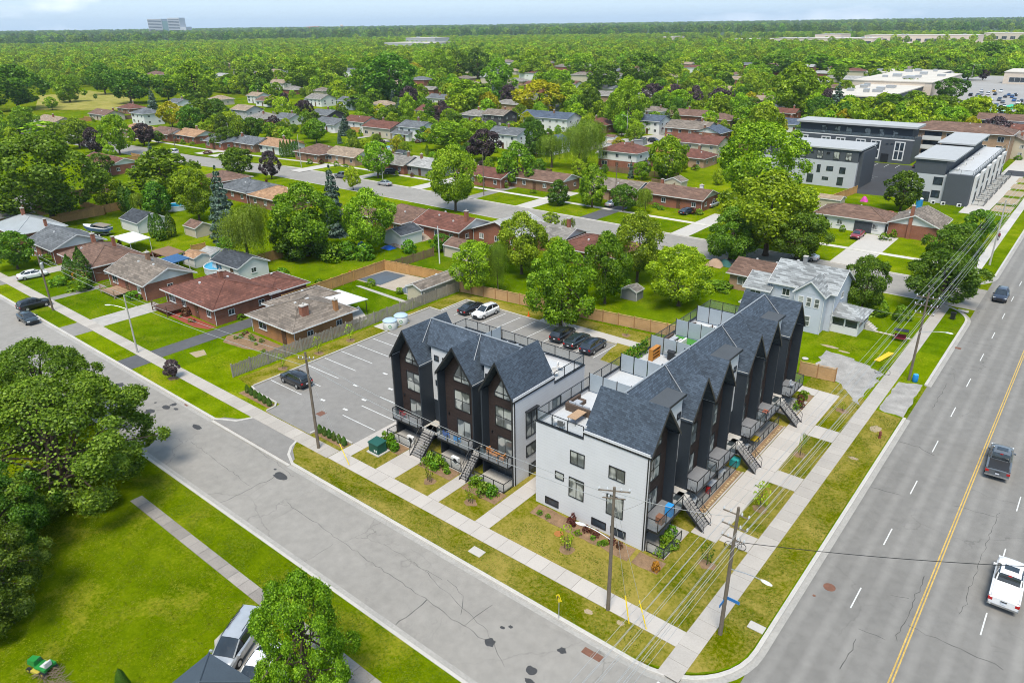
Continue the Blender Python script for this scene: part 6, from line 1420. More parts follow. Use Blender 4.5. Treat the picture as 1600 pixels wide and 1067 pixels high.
# ------------------------------------------------------------------ poles, lamps, wires, street furniture
def pole(x, y, h, label, m_=POLEW, r=0.16, arms=(), lamp=None, transformer=False, lean=(0, 0), sign=False):
    o = empty('utility_pole', (x, y, 0), 0, label, 'utility pole')
    MB().tube((0, 0, -0.3), (lean[0], lean[1], h), r, r*0.62, 10).build('shaft', m_, o)
    ins = PM.setdefault('ins', MB().lathe([(0.03, 0), (0.07, 0.05), (0.05, 0.1), (0.07, 0.15), (0.02, 0.24)], (0, 0), 8).mesh('insulator', mat('porcelain', (0.45, 0.46, 0.47), 0.3, 0.05)))
    for z, half, ang in arms:
        dx, dy = math.cos(ang), math.sin(ang)
        MB().tube((-dx*half, -dy*half, z), (dx*half, dy*half, z), 0.055, None, 5).build('crossarm', m_, o)
        for q in (-1, -0.45, 0.45, 1): put(ins, 'insulator', o, (dx*half*q*0.95, dy*half*q*0.95, z+0.05))
    if lamp:
        ang, ln, z = lamp; dx, dy = math.cos(ang), math.sin(ang); pts = [(dx*ln*t, dy*ln*t, z+0.55*math.sin(t*1.45)) for t in (0, .25, .5, .75, 1)]
        MB().path(pts, 0.035, 6).build('lamp_arm', GALV, o); e = pts[-1]
        l = MB(); l.loft([[(e[0]+dx*s_*0.75+(-dy)*w_*math.cos(a), e[1]+dy*s_*0.75+dx*w_*math.cos(a), e[2]+0.07*math.sin(a)*k_) for a in np.linspace(0, 6.283, 9)[:-1]] for s_, w_, k_ in ((-0.1, 0.05, .6), (0.15, 0.15, 1), (0.6, 0.17, 1.1), (0.95, 0.06, .6))])
        l.build('lamp_head', mat('lamp_grey', (0.55, 0.56, 0.57), 0.4, 0.04), o, smooth=40)
    if transformer: MB().lathe([(0.2, h-2.6), (0.24, h-2.5), (0.24, h-1.7), (0.15, h-1.6)], (0.32, 0.1), 12).build('transformer', GALV, o)
    return o
ARM_X = 0.0
p1 = G(950, 952); p2 = G(1125, 990); p3 = G(1420, 594)
P1 = pole(p1[0], p1[1], 10.9, 'timber utility pole before the white end wall, lamp arm reaching left', arms=((10.6, 1.1, 0.5), (10.0, 0.8, 0.5)), lamp=(R_(190), 2.1, 6.4))
P2 = pole(p2[0], p2[1], 11.0, 'timber pole at the sidewalk corner with blue street sign and lamp arm', arms=((10.4, .9, 0), (9.4, .9, 0), (8.4, .8, 0)), lamp=(R_(-8), 2.4, 5.9), lean=(0.1, 0))
P3 = pole(p3[0], p3[1], 11.2, 'timber utility pole beside the gravel drive with blue barrel at its foot', arms=((10.6, 1.2, 0), (9.6, 1.2, 0), (8.6, 1.0, 0)), lamp=(R_(5), 2.6, 6.3))
p4 = G(1546, 414); P4 = pole(p4[0], p4[1], 11.5, 'grey utility pole on the main road near the walking person', POLEC, arms=((10.8, 1.2, 0), (9.8, 1.2, 0), (8.8, 1.0, 0)))
p5 = (3.2, 160.0); P5 = pole(*p5, 11.5, 'brown utility pole beside the condo soil beds', arms=((10.8, 1.2, 0), (9.8, 1.2, 0))); p6 = (3.2, 215.0); pole(*p6, 11.5, 'farther utility pole along the main road past the condos', arms=((10.8, 1.2, 0), (9.8, 1.2, 0)))
p7 = G(498, 700); P7 = pole(p7[0], p7[1], 10.8, 'timber utility pole at the parking lot entrance', arms=((10.2, .8, 0.6),), lamp=None, lean=(-0.35, 0.2), r=0.17)
p8 = G(215, 551); P8 = pole(p8[0], p8[1], 8.2, 'pale concrete lamp post on the side street lawn', POLEC, r=0.13, lamp=(R_(215), 2.2, 6.3))
p9 = G(83, 485); P9 = pole(p9[0], p9[1], 9.4, 'dark timber pole with grey transformer beside the black car', transformer=True, arms=((8.8, .8, 0.6),))
for px, py, h, lb, m_, lm in [(793, 284, 11, 'timber pole on the cross street beside the dark parked car', POLEW, None), (756, 306, 11, 'timber pole right of the round street tree', POLEW, None), (961, 320, 10, 'timber pole behind the bright street tree', POLEW, None), (471, 262, 10, 'pale lamp pole beside the cedar hedge', POLEC, None), (598, 280, 9, 'lamp post before the grey roofed brick bungalow', POLEC, (R_(180), 2, 6.5)), (274, 232, 9, 'lamp post beside the white parked van', POLEW, None), (361, 232, 9, 'lamp post before the slate roofed bungalow', POLEC, None), (754, 203, 9, 'lamp post near the charcoal house', POLEC, (R_(0), 2, 7)), (979, 218, 10, 'lamp post on the far short street', POLEC, (R_(180), 2, 8)), (687, 412, 7, 'thin white pole in the shrubs behind the cedar fence', TRIMW, None), (1056, 165, 13, 'utility pole between the purple trees', POLEC, (R_(180), 2, 9)), (1145, 172, 13, 'utility pole right of the purple trees', POLEW, None), (1516, 130, 12, 'lamp mast in the far car park', POLEC, (R_(0), 3, 11)), (1250, 178, 14, 'left of the twin poles under the tall tree', POLEC, None), (1258, 178, 14, 'right of the twin poles under the tall tree', POLEC, None)]:
    x, y = G(px, py); pole(x, y, h, lb, m_, 0.12, lamp=lm)
# lot lamp: black post on a concrete base
x, y = G(876, 507); o = empty('lamp_post', (x, y, 0), 0, 'black lamp post on concrete base at the parking lot edge', 'lamp post'); MB().lathe([(0.3, 0), (0.3, 0.75)], (0, 0), 12).build('base', CONC, o); MB().tube((0, 0, 0.7), (0, 0, 6.2), 0.06, 0.05, 8).build('post', BLACK, o); MB().box(-0.15, -0.6, 6.15, 0.15, 0.05, 6.27).build('lamp_head', BLACK, o)
# street-name sign on the corner pole
sg = empty('street_sign', (p2[0], p2[1], 0), 0, 'blue street name sign blades on the corner pole', 'sign'); BLS = mat('sign_blue', (0.02, 0.13, 0.33), 0.4, 0.05)
MB().box(0.15, -0.02, 3.3, 1.05, 0.02, 3.55).build('blade', BLS, sg); MB().box(-0.02, -0.85, 3.05, 0.02, -0.15, 3.3).build('blade', BLS, sg); MB().box(0.05, -0.03, 3.25, 0.16, 0.03, 3.6).build('bracket', GALV, sg)
for zz, a in ((3.43, 0), (3.17, 1)):   # white lettering strokes too small to read stay as a pale bar
    pass
# yellow warning sign
x, y = G(873, 966); ys = empty('warning_sign', (x, y, 0), R_(-20), 'yellow diamond road sign on the boulevard of the side street', 'sign'); YS = mat('sign_yellow', (0.72, 0.55, 0.0), 0.45, 0.05)
MB().tube((0, 0, 0), (0, 0, 2.2), 0.03, None, 6).build('post', GALV, ys); MB().add([(0, -0.04, 1.55), (0.38, -0.04, 1.95), (0, -0.04, 2.35), (-0.38, -0.04, 1.95), (0, -0.02, 1.55), (0.38, -0.02, 1.95), (0, -0.02, 2.35), (-0.38, -0.02, 1.95)], [(0, 1, 2, 3), (7, 6, 5, 4), (0, 4, 5, 1), (1, 5, 6, 2), (2, 6, 7, 3), (3, 7, 4, 0)]).build('plate', YS, ys)
MB().path([(-0.12, -0.055, 1.78), (-0.12, -0.055, 2.05), (0.05, -0.055, 2.12), (0.14, -0.055, 2.02)], 0.03, 4).build('arrow', BLACK, ys)
# guy-wire guards
YG = mat('guard_yellow', (0.75, 0.55, 0.02), 0.5, 0.08)
def guy(px0, py0, target, zt, label):
    x, y = G(px0, py0); a = Vector((x, y, 0)); b = Vector((target[0], target[1], zt)); d = (b-a).normalized()
    o = empty('guy_wire', (0, 0, 0), 0, label, 'guy wire'); MB().tube(a, b, 0.012, None, 4).build('cable', WIRE, o); MB().tube(a+d*0.05, a+d*2.4, 0.045, None, 6).build('guard', YG, o)
guy(983, 975, p1, 9.5, 'guy wire with yellow guard left of two by the corner sidewalk'); guy(1010, 983, p1, 10.2, 'guy wire with yellow guard right of two by the corner sidewalk'); guy(546, 727, p7, 8.5, 'guy wire with yellow guard before the entrance shrubs')
# overhead wires (sagging), each its own thing
def sag(a, b, s_, n=14):
    return [(a[0]+(b[0]-a[0])*t, a[1]+(b[1]-a[1])*t, a[2]+(b[2]-a[2])*t-4*s_*t*(1-t)) for t in [i/n for i in range(n+1)]]
def cable(pts_list, r, label, m_=WIRE, group=None):
    mb = MB()
    for a, b, s_ in pts_list: mb.path(sag(a, b, s_), r, 4)
    o = mb.build('overhead_wire', m_); return tag(o, label, 'wire', group)
p0 = (p2[0]-0.3, p2[1]-52)
slots = [(-1.1, 10.5), (-0.5, 10.5), (1.1, 10.5), (-1.1, 9.5), (-0.5, 9.5), (0.5, 9.5), (1.1, 9.5), (-0.9, 8.5), (0.9, 8.5), (-0.15, 7.4)]
for i, (dx, z) in enumerate(slots):
    P_ = [(p0[0]+dx*.8, p0[1], z), (p2[0]+dx*.8, p2[1], z), (p3[0]+dx, p3[1], z+.1), (p4[0]+dx, p4[1], z+.2), (p5[0]+dx, p5[1], z+.3), (p6[0]+dx, p6[1], z+.3)]
    cable([(a, b, 0.35+0.12*(i % 3)) for a, b in zip(P_, P_[1:])], 0.0125 if i < 9 else 0.018, 'power line along the main road poles, %s' % ('top arm, outer left', 'top arm, inner left', 'top arm, right', 'middle arm, outer left', 'middle arm, inner left', 'middle arm, inner right', 'middle arm, outer right', 'lower arm, left', 'lower arm, right', 'lowest cable near the shaft')[i], WIRE, 'power lines along the main road')
cable([((p1[0], p1[1], 10.2), (p7[0]-0.3, p7[1]+.2, 10.2), .8), ((p7[0]-.3, p7[1]+.2, 10.2), (p9[0], p9[1], 8.9), 1.0)], 0.02, 'upper wire along the side street poles', WIRE); cable([((p1[0], p1[1], 9.6), (p7[0]-.3, p7[1]+.2, 9.2), .9), ((p7[0]-.3, p7[1]+.2, 9.2), (p9[0], p9[1], 8.2), 1.1)], 0.024, 'lower wire along the side street poles', WIRE)
cable([((p1[0], p1[1], 10.5), (p2[0], p2[1], 10.2), .3)], 0.018, 'short wire between the two corner poles', WIRE); cable([((p1[0], p1[1], 8.8), (-6.8, 6.6, 5.0), .2)], 0.016, 'service drop from the corner pole to the white end wall', WIRE)
cable([((p2[0], p2[1], 8.2), (24, 14.5, 9.0), .5)], 0.022, 'dark cable crossing the main road near the pickup trucks', WIRED); cable([((p3[0], p3[1], 8.2), (-11, 63, 5.0), .5)], 0.016, 'service drop to the pale blue house', WIRE); cable([((p9[0], p9[1], 8), (-105, 10, 3), .4)], 0.016, 'service drop from the transformer pole to the taupe roofed bungalow', WIRE); cable([((p8[0], p8[1], 7.6), (-84, 11, 3), .5)], 0.014, 'service drop from the concrete lamp post to the red-brown bungalow', WIRE)
# hydrant, barrel, bin, mailbox, transformer box, cone
x, y = G(1374, 684); hy_ = empty('fire_hydrant', (x, y, 0), 0, 'dark red fire hydrant on the main road boulevard', 'hydrant'); HR = mat('hydrant_paint', (0.16, 0.045, 0.03), 0.6, 0.15)
MB().lathe([(0.16, 0), (0.16, 0.06), (0.12, 0.08), (0.12, 0.6), (0.15, 0.62), (0.15, 0.66), (0.1, 0.78), (0.03, 0.84)], (0, 0), 12).build('barrel', HR, hy_)
for s_ in (-1, 1): MB().tube((0, s_*0.1, 0.5), (0, s_*0.2, 0.5), 0.05, None, 8).build('outlet', HR, hy_)
MB().tube((0.1, 0, 0.42), (0.21, 0, 0.42), 0.07, None, 8).build('pumper_outlet', HR, hy_)
x, y = G(1422, 593); o = empty('barrel', (x+0.55, y-0.25, 0), 0, 'bright blue plastic barrel at the foot of a utility pole', 'barrel'); MB().lathe([(0.27, 0), (0.31, 0.1), (0.33, 0.45), (0.31, 0.85), (0.27, 0.92)], (0, 0), 14).build('drum', mat('barrel_blue', (0.01, 0.17, 0.42), 0.4, 0.1), o, smooth=40); MB().lathe([(0.28, 0.92), (0.28, 0.96)], (0, 0), 14).build('lid', mat('barrel_lid', (0.05, 0.3, 0.55), 0.4), o)
x, y = G(1488, 499); o = empty('litter_bin', (x, y, 0), 0, 'black wheeled bin standing in the grass by the main road', 'bin'); MB().loft([[(-.26, -.28, .08), (.26, -.28, .08), (.26, .28, .08), (-.26, .28, .08)], [(-.33, -.36, 1.0), (.33, -.36, 1.0), (.33, .36, 1.0), (-.33, .36, 1.0)]]).build('body', BLACK, o); MB().box(-.36, -.4, 1.0, .36, .4, 1.07).build('lid', BLACK, o)
for s_ in (-1, 1): MB().tube((s_*.3, .3, .1), (s_*.36, .3, .1), .1, None, 10).build('wheel', BLACK, o)
x, y = G(1505, 486); o = MB().prism(rect(x-.7, y-.4, x+.7, y+.4), -.05, .06).build('utility_vault_lid', CONC); tag(o, 'pale vault lid in the grass beyond the black bin', 'vault lid')
x, y = G(591, 705); o = empty('transformer_box', (x, y, 0), 0, 'dark green utility transformer box on concrete pad', 'transformer box'); MB().box(-.9, -.8, -.05, .9, .8, .1).build('pad', CONC, o); GRN = mat('utility_green', (0.012, 0.075, 0.055), 0.45, 0.1); MB().box(-.7, -.6, .1, .7, .55, 1.15).build('cabinet', GRN, o); MB().slab([(-.75, -.65, 1.2), (.75, -.65, 1.2), (.75, .6, 1.3), (-.75, .6, 1.3)], .12).build('lid', GRN, o); MB().box(.1, -.615, .3, .28, -.6, .55).build('label_plate', TRIMW, o); MB().box(.36, -.615, .3, .54, -.6, .55).build('label_plate', TRIMW, o)
x, y = G(826, 494); o = empty('traffic_cone', (x, y, 0), 0, 'orange cone at the parking lot kerb', 'cone'); MB().lathe([(.16, .03), (.03, .75)], (0, 0), 10).build('cone', mat('cone_orange', (.65, .12, .01), .5), o); MB().box(-.2, -.2, 0, .2, .2, .04).build('base', mat('cone_orange', (.6, .1, .01)), o)
# semi-buried waste containers
for i, (px, py) in enumerate(((610, 513), (627, 505))):
    x, y = G(px, py); o = empty('waste_container', (x, y, 0), 0, '%s white round waste container with pale blue lid beside the picket fence' % ('nearer', 'farther')[i], 'waste container', 'round waste containers'); MB().lathe([(.95, 0), (1.0, .1), (1.0, 1.15), (.96, 1.2)], (0, 0), 20).build('drum', mat('container_white', (.55, .56, .53), .6, .1), o, smooth=40); MB().lathe([(1.04, 1.2), (1.04, 1.28), (.8, 1.45), (.2, 1.52)], (0, 0), 20).build('lid', mat('container_lid', (.33, .42, .50), .5, .08), o, smooth=40)
    mb = MB()
    for k in range(12):
        a = 6.283*k/12; b_ = 6.283*(k+1)/12; mb.add([(1.012*math.sin(.6)+0*a, 0, 0)], [])
    MB().path([(.75+.18*math.cos(a), -.70+.12*math.cos(a), .65+.22*math.sin(a)) for a in np.linspace(0, 6.283, 9)], .03, 4).build('recycling_mark', mat('mark_green', (.03, .25, .06), .5), o)
# small yard things -------------------------------------------------
def pool(px, py, r, label):
    x, y = G(px, py, .8); o = empty('round_pool', (x, y, 0), 0, label, 'pool'); MB().lathe([(r, 0), (r, 1.1)], (0, 0), 24).build('wall', mat('pool_wall', (.45, .5, .55), .5), o); MB().lathe([(r-.12, 1.0), (r-.12, 1.105)], (0, 0), 24).build('water', mat('pool_water', (.02, .26, .42), .08, .1, 1, 4, .6), o)
    mb = MB(); n = 24
    for k in range(n):
        a, b_ = 6.283*k/n, 6.283*(k+1)/n; mb.tube((r*math.cos(a), r*math.sin(a), 1.13), (r*math.cos(b_), r*math.sin(b_), 1.13), .1, None, 4)
    mb.build('rim', TRIMW, o); return o
pool(350, 416, 3.4, 'round blue pool beside the white blue-roofed garage'); pool(276, 322, 2.6, 'round blue pool glimpsed left of the blue spruce'); pool(616, 231, 3.0, 'pale blue pool with flag beside it in a far yard')
# ornamental boat on trailer
bt = empty('motor_boat', (-148.6, 22.6, 0), R_(-157), 'white and blue motor boat on a trailer behind the slate roofed bungalow', 'boat')
rings = []
for u, w_, zb, zt in ((-3.3, 1.15, .95, 1.7), (-2.0, 1.25, .85, 1.75), (0, 1.25, .8, 1.85), (1.6, 1.0, .95, 2.0), (2.7, .55, 1.25, 2.12), (3.3, .06, 1.75, 2.2)): rings.append([(u, -w_, zt), (u, -w_*.85, zb+.25), (u, 0, zb), (u, w_*.85, zb+.25), (u, w_, zt)])
MB().loft([[p for p in r_] for r_ in rings]).build('hull', TRIMW, bt, smooth=35); MB().loft([[(p[0]*1.003, p[1]*1.012, p[2]*.97-.02) if j in (0, 4) else (p[0], p[1]*1.01, p[2]-.02) for j, p in enumerate(r_)] for r_ in rings[:5]]).build('hull_stripe', mat('boat_blue', (.07, .12, .24), .3), bt, smooth=35)
MB().loft([[(-.3, -.9, 1.8), (-.3, .9, 1.8), (-.3, .8, 2.45), (-.3, -.8, 2.45)], [(.9, -.8, 1.9), (.9, .8, 1.9), (.4, .7, 2.45), (.4, -.7, 2.45)]]).build('windshield', GLASS, bt); MB().loft([[(.9, -.85, 1.9), (.9, .85, 1.9), (.9, .5, 2.1), (.9, -.5, 2.1)], [(2.8, -.45, 2.05), (2.8, .45, 2.05), (2.8, .2, 2.2), (2.8, -.2, 2.2)]]).build('foredeck', TRIMW, bt)
MB().slab([(-3.2, -1.1, 2.2), (-.3, -1.0, 2.5), (-.3, 1.0, 2.5), (-3.2, 1.1, 2.2)], .1).build('cover', mat('tan_tarp', (.2, .17, .14), .9), bt)
MB().box(-3, -.7, .45, 3.6, -.6, .58).box(-3, .6, .45, 3.6, .7, .58).box(-3, -.7, .45, -2.9, .7, .58).build('trailer_frame', GALV, bt)
for u in (-1.6, -.75):
    for s_ in (-1, 1): w_ = MB().tube((u, s_*.95, .34), (u, s_*1.15, .34), .34, None, 14).build('wheel', BLACK, bt); MB().tube((u, s_*1.12, .34), (u, s_*1.165, .34), .2, None, 10).build('rim', TRIMW, w_)
# ride-on mower
x, y = G(68, 1047); mw = empty('ride_on_mower', (x, y, 0), R_(18)+math.pi, 'green ride-on mower standing on the foreground lawn', 'mower'); MG = mat('mower_green', (.02, .20, .04), .4, .08)
MB().loft([[(.25, -.3, .45), (.25, .3, .45), (.25, .27, .95), (.25, -.27, .95)], [(1.05, -.27, .45), (1.05, .27, .45), (1.0, .22, .82), (1.0, -.22, .82)]]).build('bonnet', MG, mw); MB().box(-.75, -.38, .45, .25, .38, .55).build('chassis', MG, mw); MB().box(-.9, -.45, .55, -.35, -.28, .75).box(-.9, .28, .55, -.35, .45, .75).build('mudguard', MG, mw)
MB().box(-.7, -.24, .6, -.2, .24, .72).build('seat', mat('seat_grey', (.5, .5, .48), .7), mw); MB().slab([(-.78, -.24, 1.05), (-.78, .24, 1.05), (-.66, .24, 1.05), (-.66, -.24, 1.05)], .4).build('seat_back', MATS['seat_grey'], mw); MB().path([(.15, 0, .9), (0, 0, 1.05)], .025).path([(.0+.16*math.sin(a)*.4, .16*math.cos(a), 1.06+.06*math.sin(a)) for a in np.linspace(0, 6.283, 11)], .018).build('steering_wheel', BLACK, mw)
MB().box(-.25, -.55, .18, .45, .55, .36).build('mower_deck', mat('deck_yellow', (.4, .33, .05), .5), mw)
for u, r_, s_ in ((-.6, .27, -1), (-.6, .27, 1), (.75, .2, -1), (.75, .2, 1)): w_ = MB().tube((u, s_*.34, r_), (u, s_*.52, r_), r_, None, 12).build('wheel', BLACK, mw); MB().tube((u, s_*.50, r_), (u, s_*.53, r_), r_*.5, None, 8).build('rim', MATS['deck_yellow'], w_)
# brush pile
x, y = G(85, 1063); bp = MB(); r_ = random.Random(4)
for k in range(60):
    a = r_.uniform(0, 3.14); l = r_.uniform(.2, .7); cx0, cy0 = x+r_.uniform(-1.1, 1.1), y+r_.uniform(-.5, .5); bp.tube((cx0-l*math.cos(a), cy0-l*math.sin(a), .05+r_.uniform(0, .3)), (cx0+l*math.cos(a), cy0+l*math.sin(a), .05+r_.uniform(0, .4)), .03, .012, 4)
tag(bp.build('brush_pile', mat('dry_brush', (.17, .13, .09), .95, .3)), 'pile of cut branches beside the mower at the bottom edge', 'brush pile')
# hip-roofed dark gazebo at the bottom edge
x, y = G(350, 1065, 2.6); gz = empty('gazebo', (x-.6, y-1.2, 0), R_(8), 'dark blue grey hip roofed gazebo at the bottom edge beside the white cars', 'gazebo'); RM = mat('gazebo_roof', (.055, .072, .09), .6, .12)
a, b = 2.3, 2.3; MB().add([(-a, -b, 2.3), (a, -b, 2.3), (a, b, 2.3), (-a, b, 2.3), (0, 0, 3.25)], [(0, 1, 4), (1, 2, 4), (2, 3, 4), (3, 0, 4), (3, 2, 1, 0)]).build('roof', RM, gz)
hp_ = MB()
for sx in (-1, 1):
    for sy in (-1, 1): hp_.tube((sx*a, sy*b, 2.32), (0, 0, 3.27), .06, None, 4); MB().box(sx*2.1-.07, sy*2.1-.07, 0, sx*2.1+.07, sy*2.1+.07, 2.3).build('post', BLACK, gz)
hp_.build('hip_cap', RM, gz)
walk('driveway', [G(340, 1100), G(335, 1000), G(385, 952), G(412, 962), G(470, 1100)], CONC_OLD, 0.02); walk('driveway', [G(520, 1050), G(545, 1040), G(570, 1062), G(540, 1085)], CONC_MOSS, 0.02)
# yard clutter: tarps, playthings
def tarp(px, py, w, h, m_, label, name='tarp'):
    x, y = G(px, py); r = random.Random(px); pts = []; n = 7
    V = [(x+(i/(n-1)-.5)*w, y+(j/(n-1)-.5)*w*.8, max(.02, h*(1-((i/(n-1)-.5)**2+(j/(n-1)-.5)**2)*3.6)+r.uniform(-.1, .1)*h)) for j in range(n) for i in range(n)]
    o = MB().add(V, [(j*n+i, j*n+i+1, (j+1)*n+i+1, (j+1)*n+i) for j in range(n-1) for i in range(n-1)]).build(name, m_, smooth=60); return tag(o, label, 'tarp')
TB = mat('blue_tarp', (.01, .10, .42), .5, .15); tarp(565, 388, 2.2, 1.4, TB, 'blue tarp showing among the shrubs behind the cedar fence'); tarp(607, 388, 2.6, .6, TB, 'blue tarp lying beside the rubbish heap'); tarp(625, 383, 4.0, .8, mat('rubbish', (.28, .23, .18), .9, .5, 2, 6), 'heap of scrap and boards in the cluttered yard', 'scrap_heap'); tarp(658, 372, 4.6, 1.0, MATS['rubbish'], 'heap of parts and furniture beside the white garage', 'scrap_heap'); tarp(1117, 415, 3.0, 1.3, mat('tan_cover', (.32, .22, .15), .9, .2), 'tan covered heap under the tree by the pale blue house'); tarp(1133, 415, 2.2, 1.2, mat('teal_cover', (.03, .10, .09), .8), 'dark teal cover beside the tan heap'); tarp(430, 352, 2.4, 1.4, TB, 'blue tarp left of the tall leafy tree'); tarp(1348, 222+0, 1, .1, TB, 'x') if False else None
tarp(1350, 315, 1.7, 1.3, mat('pink_plastic', (.45, .05, .28), .5), 'bright pink play tent behind the white bungalow'); tarp(1390, 338, 3.4, 1.2, mat('coral_fabric', (.6, .12, .14), .6), 'coral red paddling tent behind the red brick house')
# carport roof and blue gazebo behind the brown hip roofed bungalow
for px, py, w_, d_, m_, nm, lb in [(205, 371, 7.5, 4.2, TRIMW, 'carport', 'white flat roofed carport behind the brown hip roofed bungalow'), (270, 405, 4.4, 4.0, mat('blue_canopy', (.03, .09, .20), .6), 'gazebo', 'blue roofed gazebo behind the taupe roofed bungalow'), (262, 393, 6, 3.5, WOODBR, 'carport', 'brown roofed shelter next to the blue gazebo')]:
    x, y = G(px, py, 2.4); o = empty(nm, (x, y, 0), 0, lb, nm); MB().slab([(-w_/2, -d_/2, 2.35), (w_/2, -d_/2, 2.35), (w_/2, d_/2, 2.55), (-w_/2, d_/2, 2.55)], .14).build('roof', m_, o)
    for sx in (-1, 1):
        for sy in (-1, 1): MB().tube((sx*(w_/2-.2), sy*(d_/2-.2), 0), (sx*(w_/2-.2), sy*(d_/2-.2), 2.35), .06, None, 6).build('post', TRIMW, o)
# portable toilet, truck-like blue box near condos
x, y = G(1435, 325); o = empty('portable_toilet', (x, y, 0), 0, 'bright blue portable toilet at the corner of the condo block', 'portable toilet'); PB = mat('toilet_blue', (.02, .22, .5), .5); MB().box(-.6, -.6, 0, .6, .6, 2.1).build('cabin', PB, o); MB().loft([[(-.62, -.62, 2.1), (.62, -.62, 2.1), (.62, .62, 2.1), (-.62, .62, 2.1)], [(-.3, -.3, 2.35), (.3, -.3, 2.35), (.3, .3, 2.35), (-.3, .3, 2.35)]]).build('roof', TRIMW, o); MB().box(-.45, -.64, .1, .45, -.605, 1.95).build('door', mat('toilet_door', (.03, .28, .58), .5), o)
# garden bench swing on the blue house lawn
x, y = G(1405, 533); o = empty('garden_swing', (x, y, 0), R_(10), 'small dark red two-seat swing on the lawn by the sidewalk', 'swing'); DR = mat('dark_red', (.16, .02, .03), .6)
MB().box(-.7, -.25, .4, .7, .25, .46).build('seat', DR, o); MB().box(-.7, .22, .46, .7, .28, .95).build('backrest', DR, o); MB().slab([(-.9, -.5, 1.65), (.9, -.5, 1.65), (.9, .5, 1.65), (-.9, .5, 1.65)], .06).build('canopy', BLACK, o)
for sx in (-.85, .85):
    for sy in (-.45, .45): MB().tube((sx, sy, 0), (sx, 0, 1.6), .025, None, 5).build('leg', BLACK, o)
stp = tag(MB().prism(rect(-6.5, 66.4, -.1, 66.95), -.05, .015).build('garden_path', SOIL), kind='structure')
for i in range(11): MB().prism([(-6.3+.58*i+q[0], 66.68+q[1]) for q in ((-.2, -.2), (.2, -.22), (.22, .18), (-.18, .22))], -.05, .05).build('stepping_stone', CONC, stp)
x, y = G(1258, 561); tag(MB().lathe([(.35, 0), (.42, .12), (.2, .2)], (x, y), 10).build('boulder', CONC), 'small white boulder on the grass behind the short cedar fence', 'stone')
# bicycle by the gravel drive
def bicycle(px, py, rz, label):
    x, y = G(px, py); o = empty('bicycle', (x, y, 0), rz, label, 'bicycle')
    for u in (-.52, .52): MB().path([(u+.34*math.cos(a), 0, .35+.34*math.sin(a)) for a in np.linspace(0, 6.283, 15)], .025, 5).build('wheel', BLACK, o)
    MB().path([(-.52, 0, .35), (-.15, 0, .8), (.38, 0, .82), (-.05, 0, .35), (-.52, 0, .35)], .022, 5).path([(.38, 0, .95), (.52, 0, .35)], .022, 5).path([(-.15, 0, .9), (-.05, 0, .35)], .02, 5).build('frame', BLACK, o); MB().path([(.36, -.25, 1.0), (.36, .25, 1.0)], .02, 5).build('handlebar', BLACK, o); MB().box(-.28, -.07, .88, -.02, .07, .94).build('saddle', BLACK, o)
bicycle(1378, 585, R_(10), 'bicycle lying by the gravel drive near the sidewalk'); bicycle(1148, 858, R_(20), 'bicycle parked on the walk beside the corner pole')
ys2 = tag(MB().slab([(-2.2, 56.4, .12), (-1.5, 56.4, .12), (-.6, 59.6, .35), (-1.3, 59.6, .35)], .06).build('yellow_board', mat('yellow_board', (.65, .42, .02), .5)), 'long yellow board lying on the grass near the gravel drive', 'board')
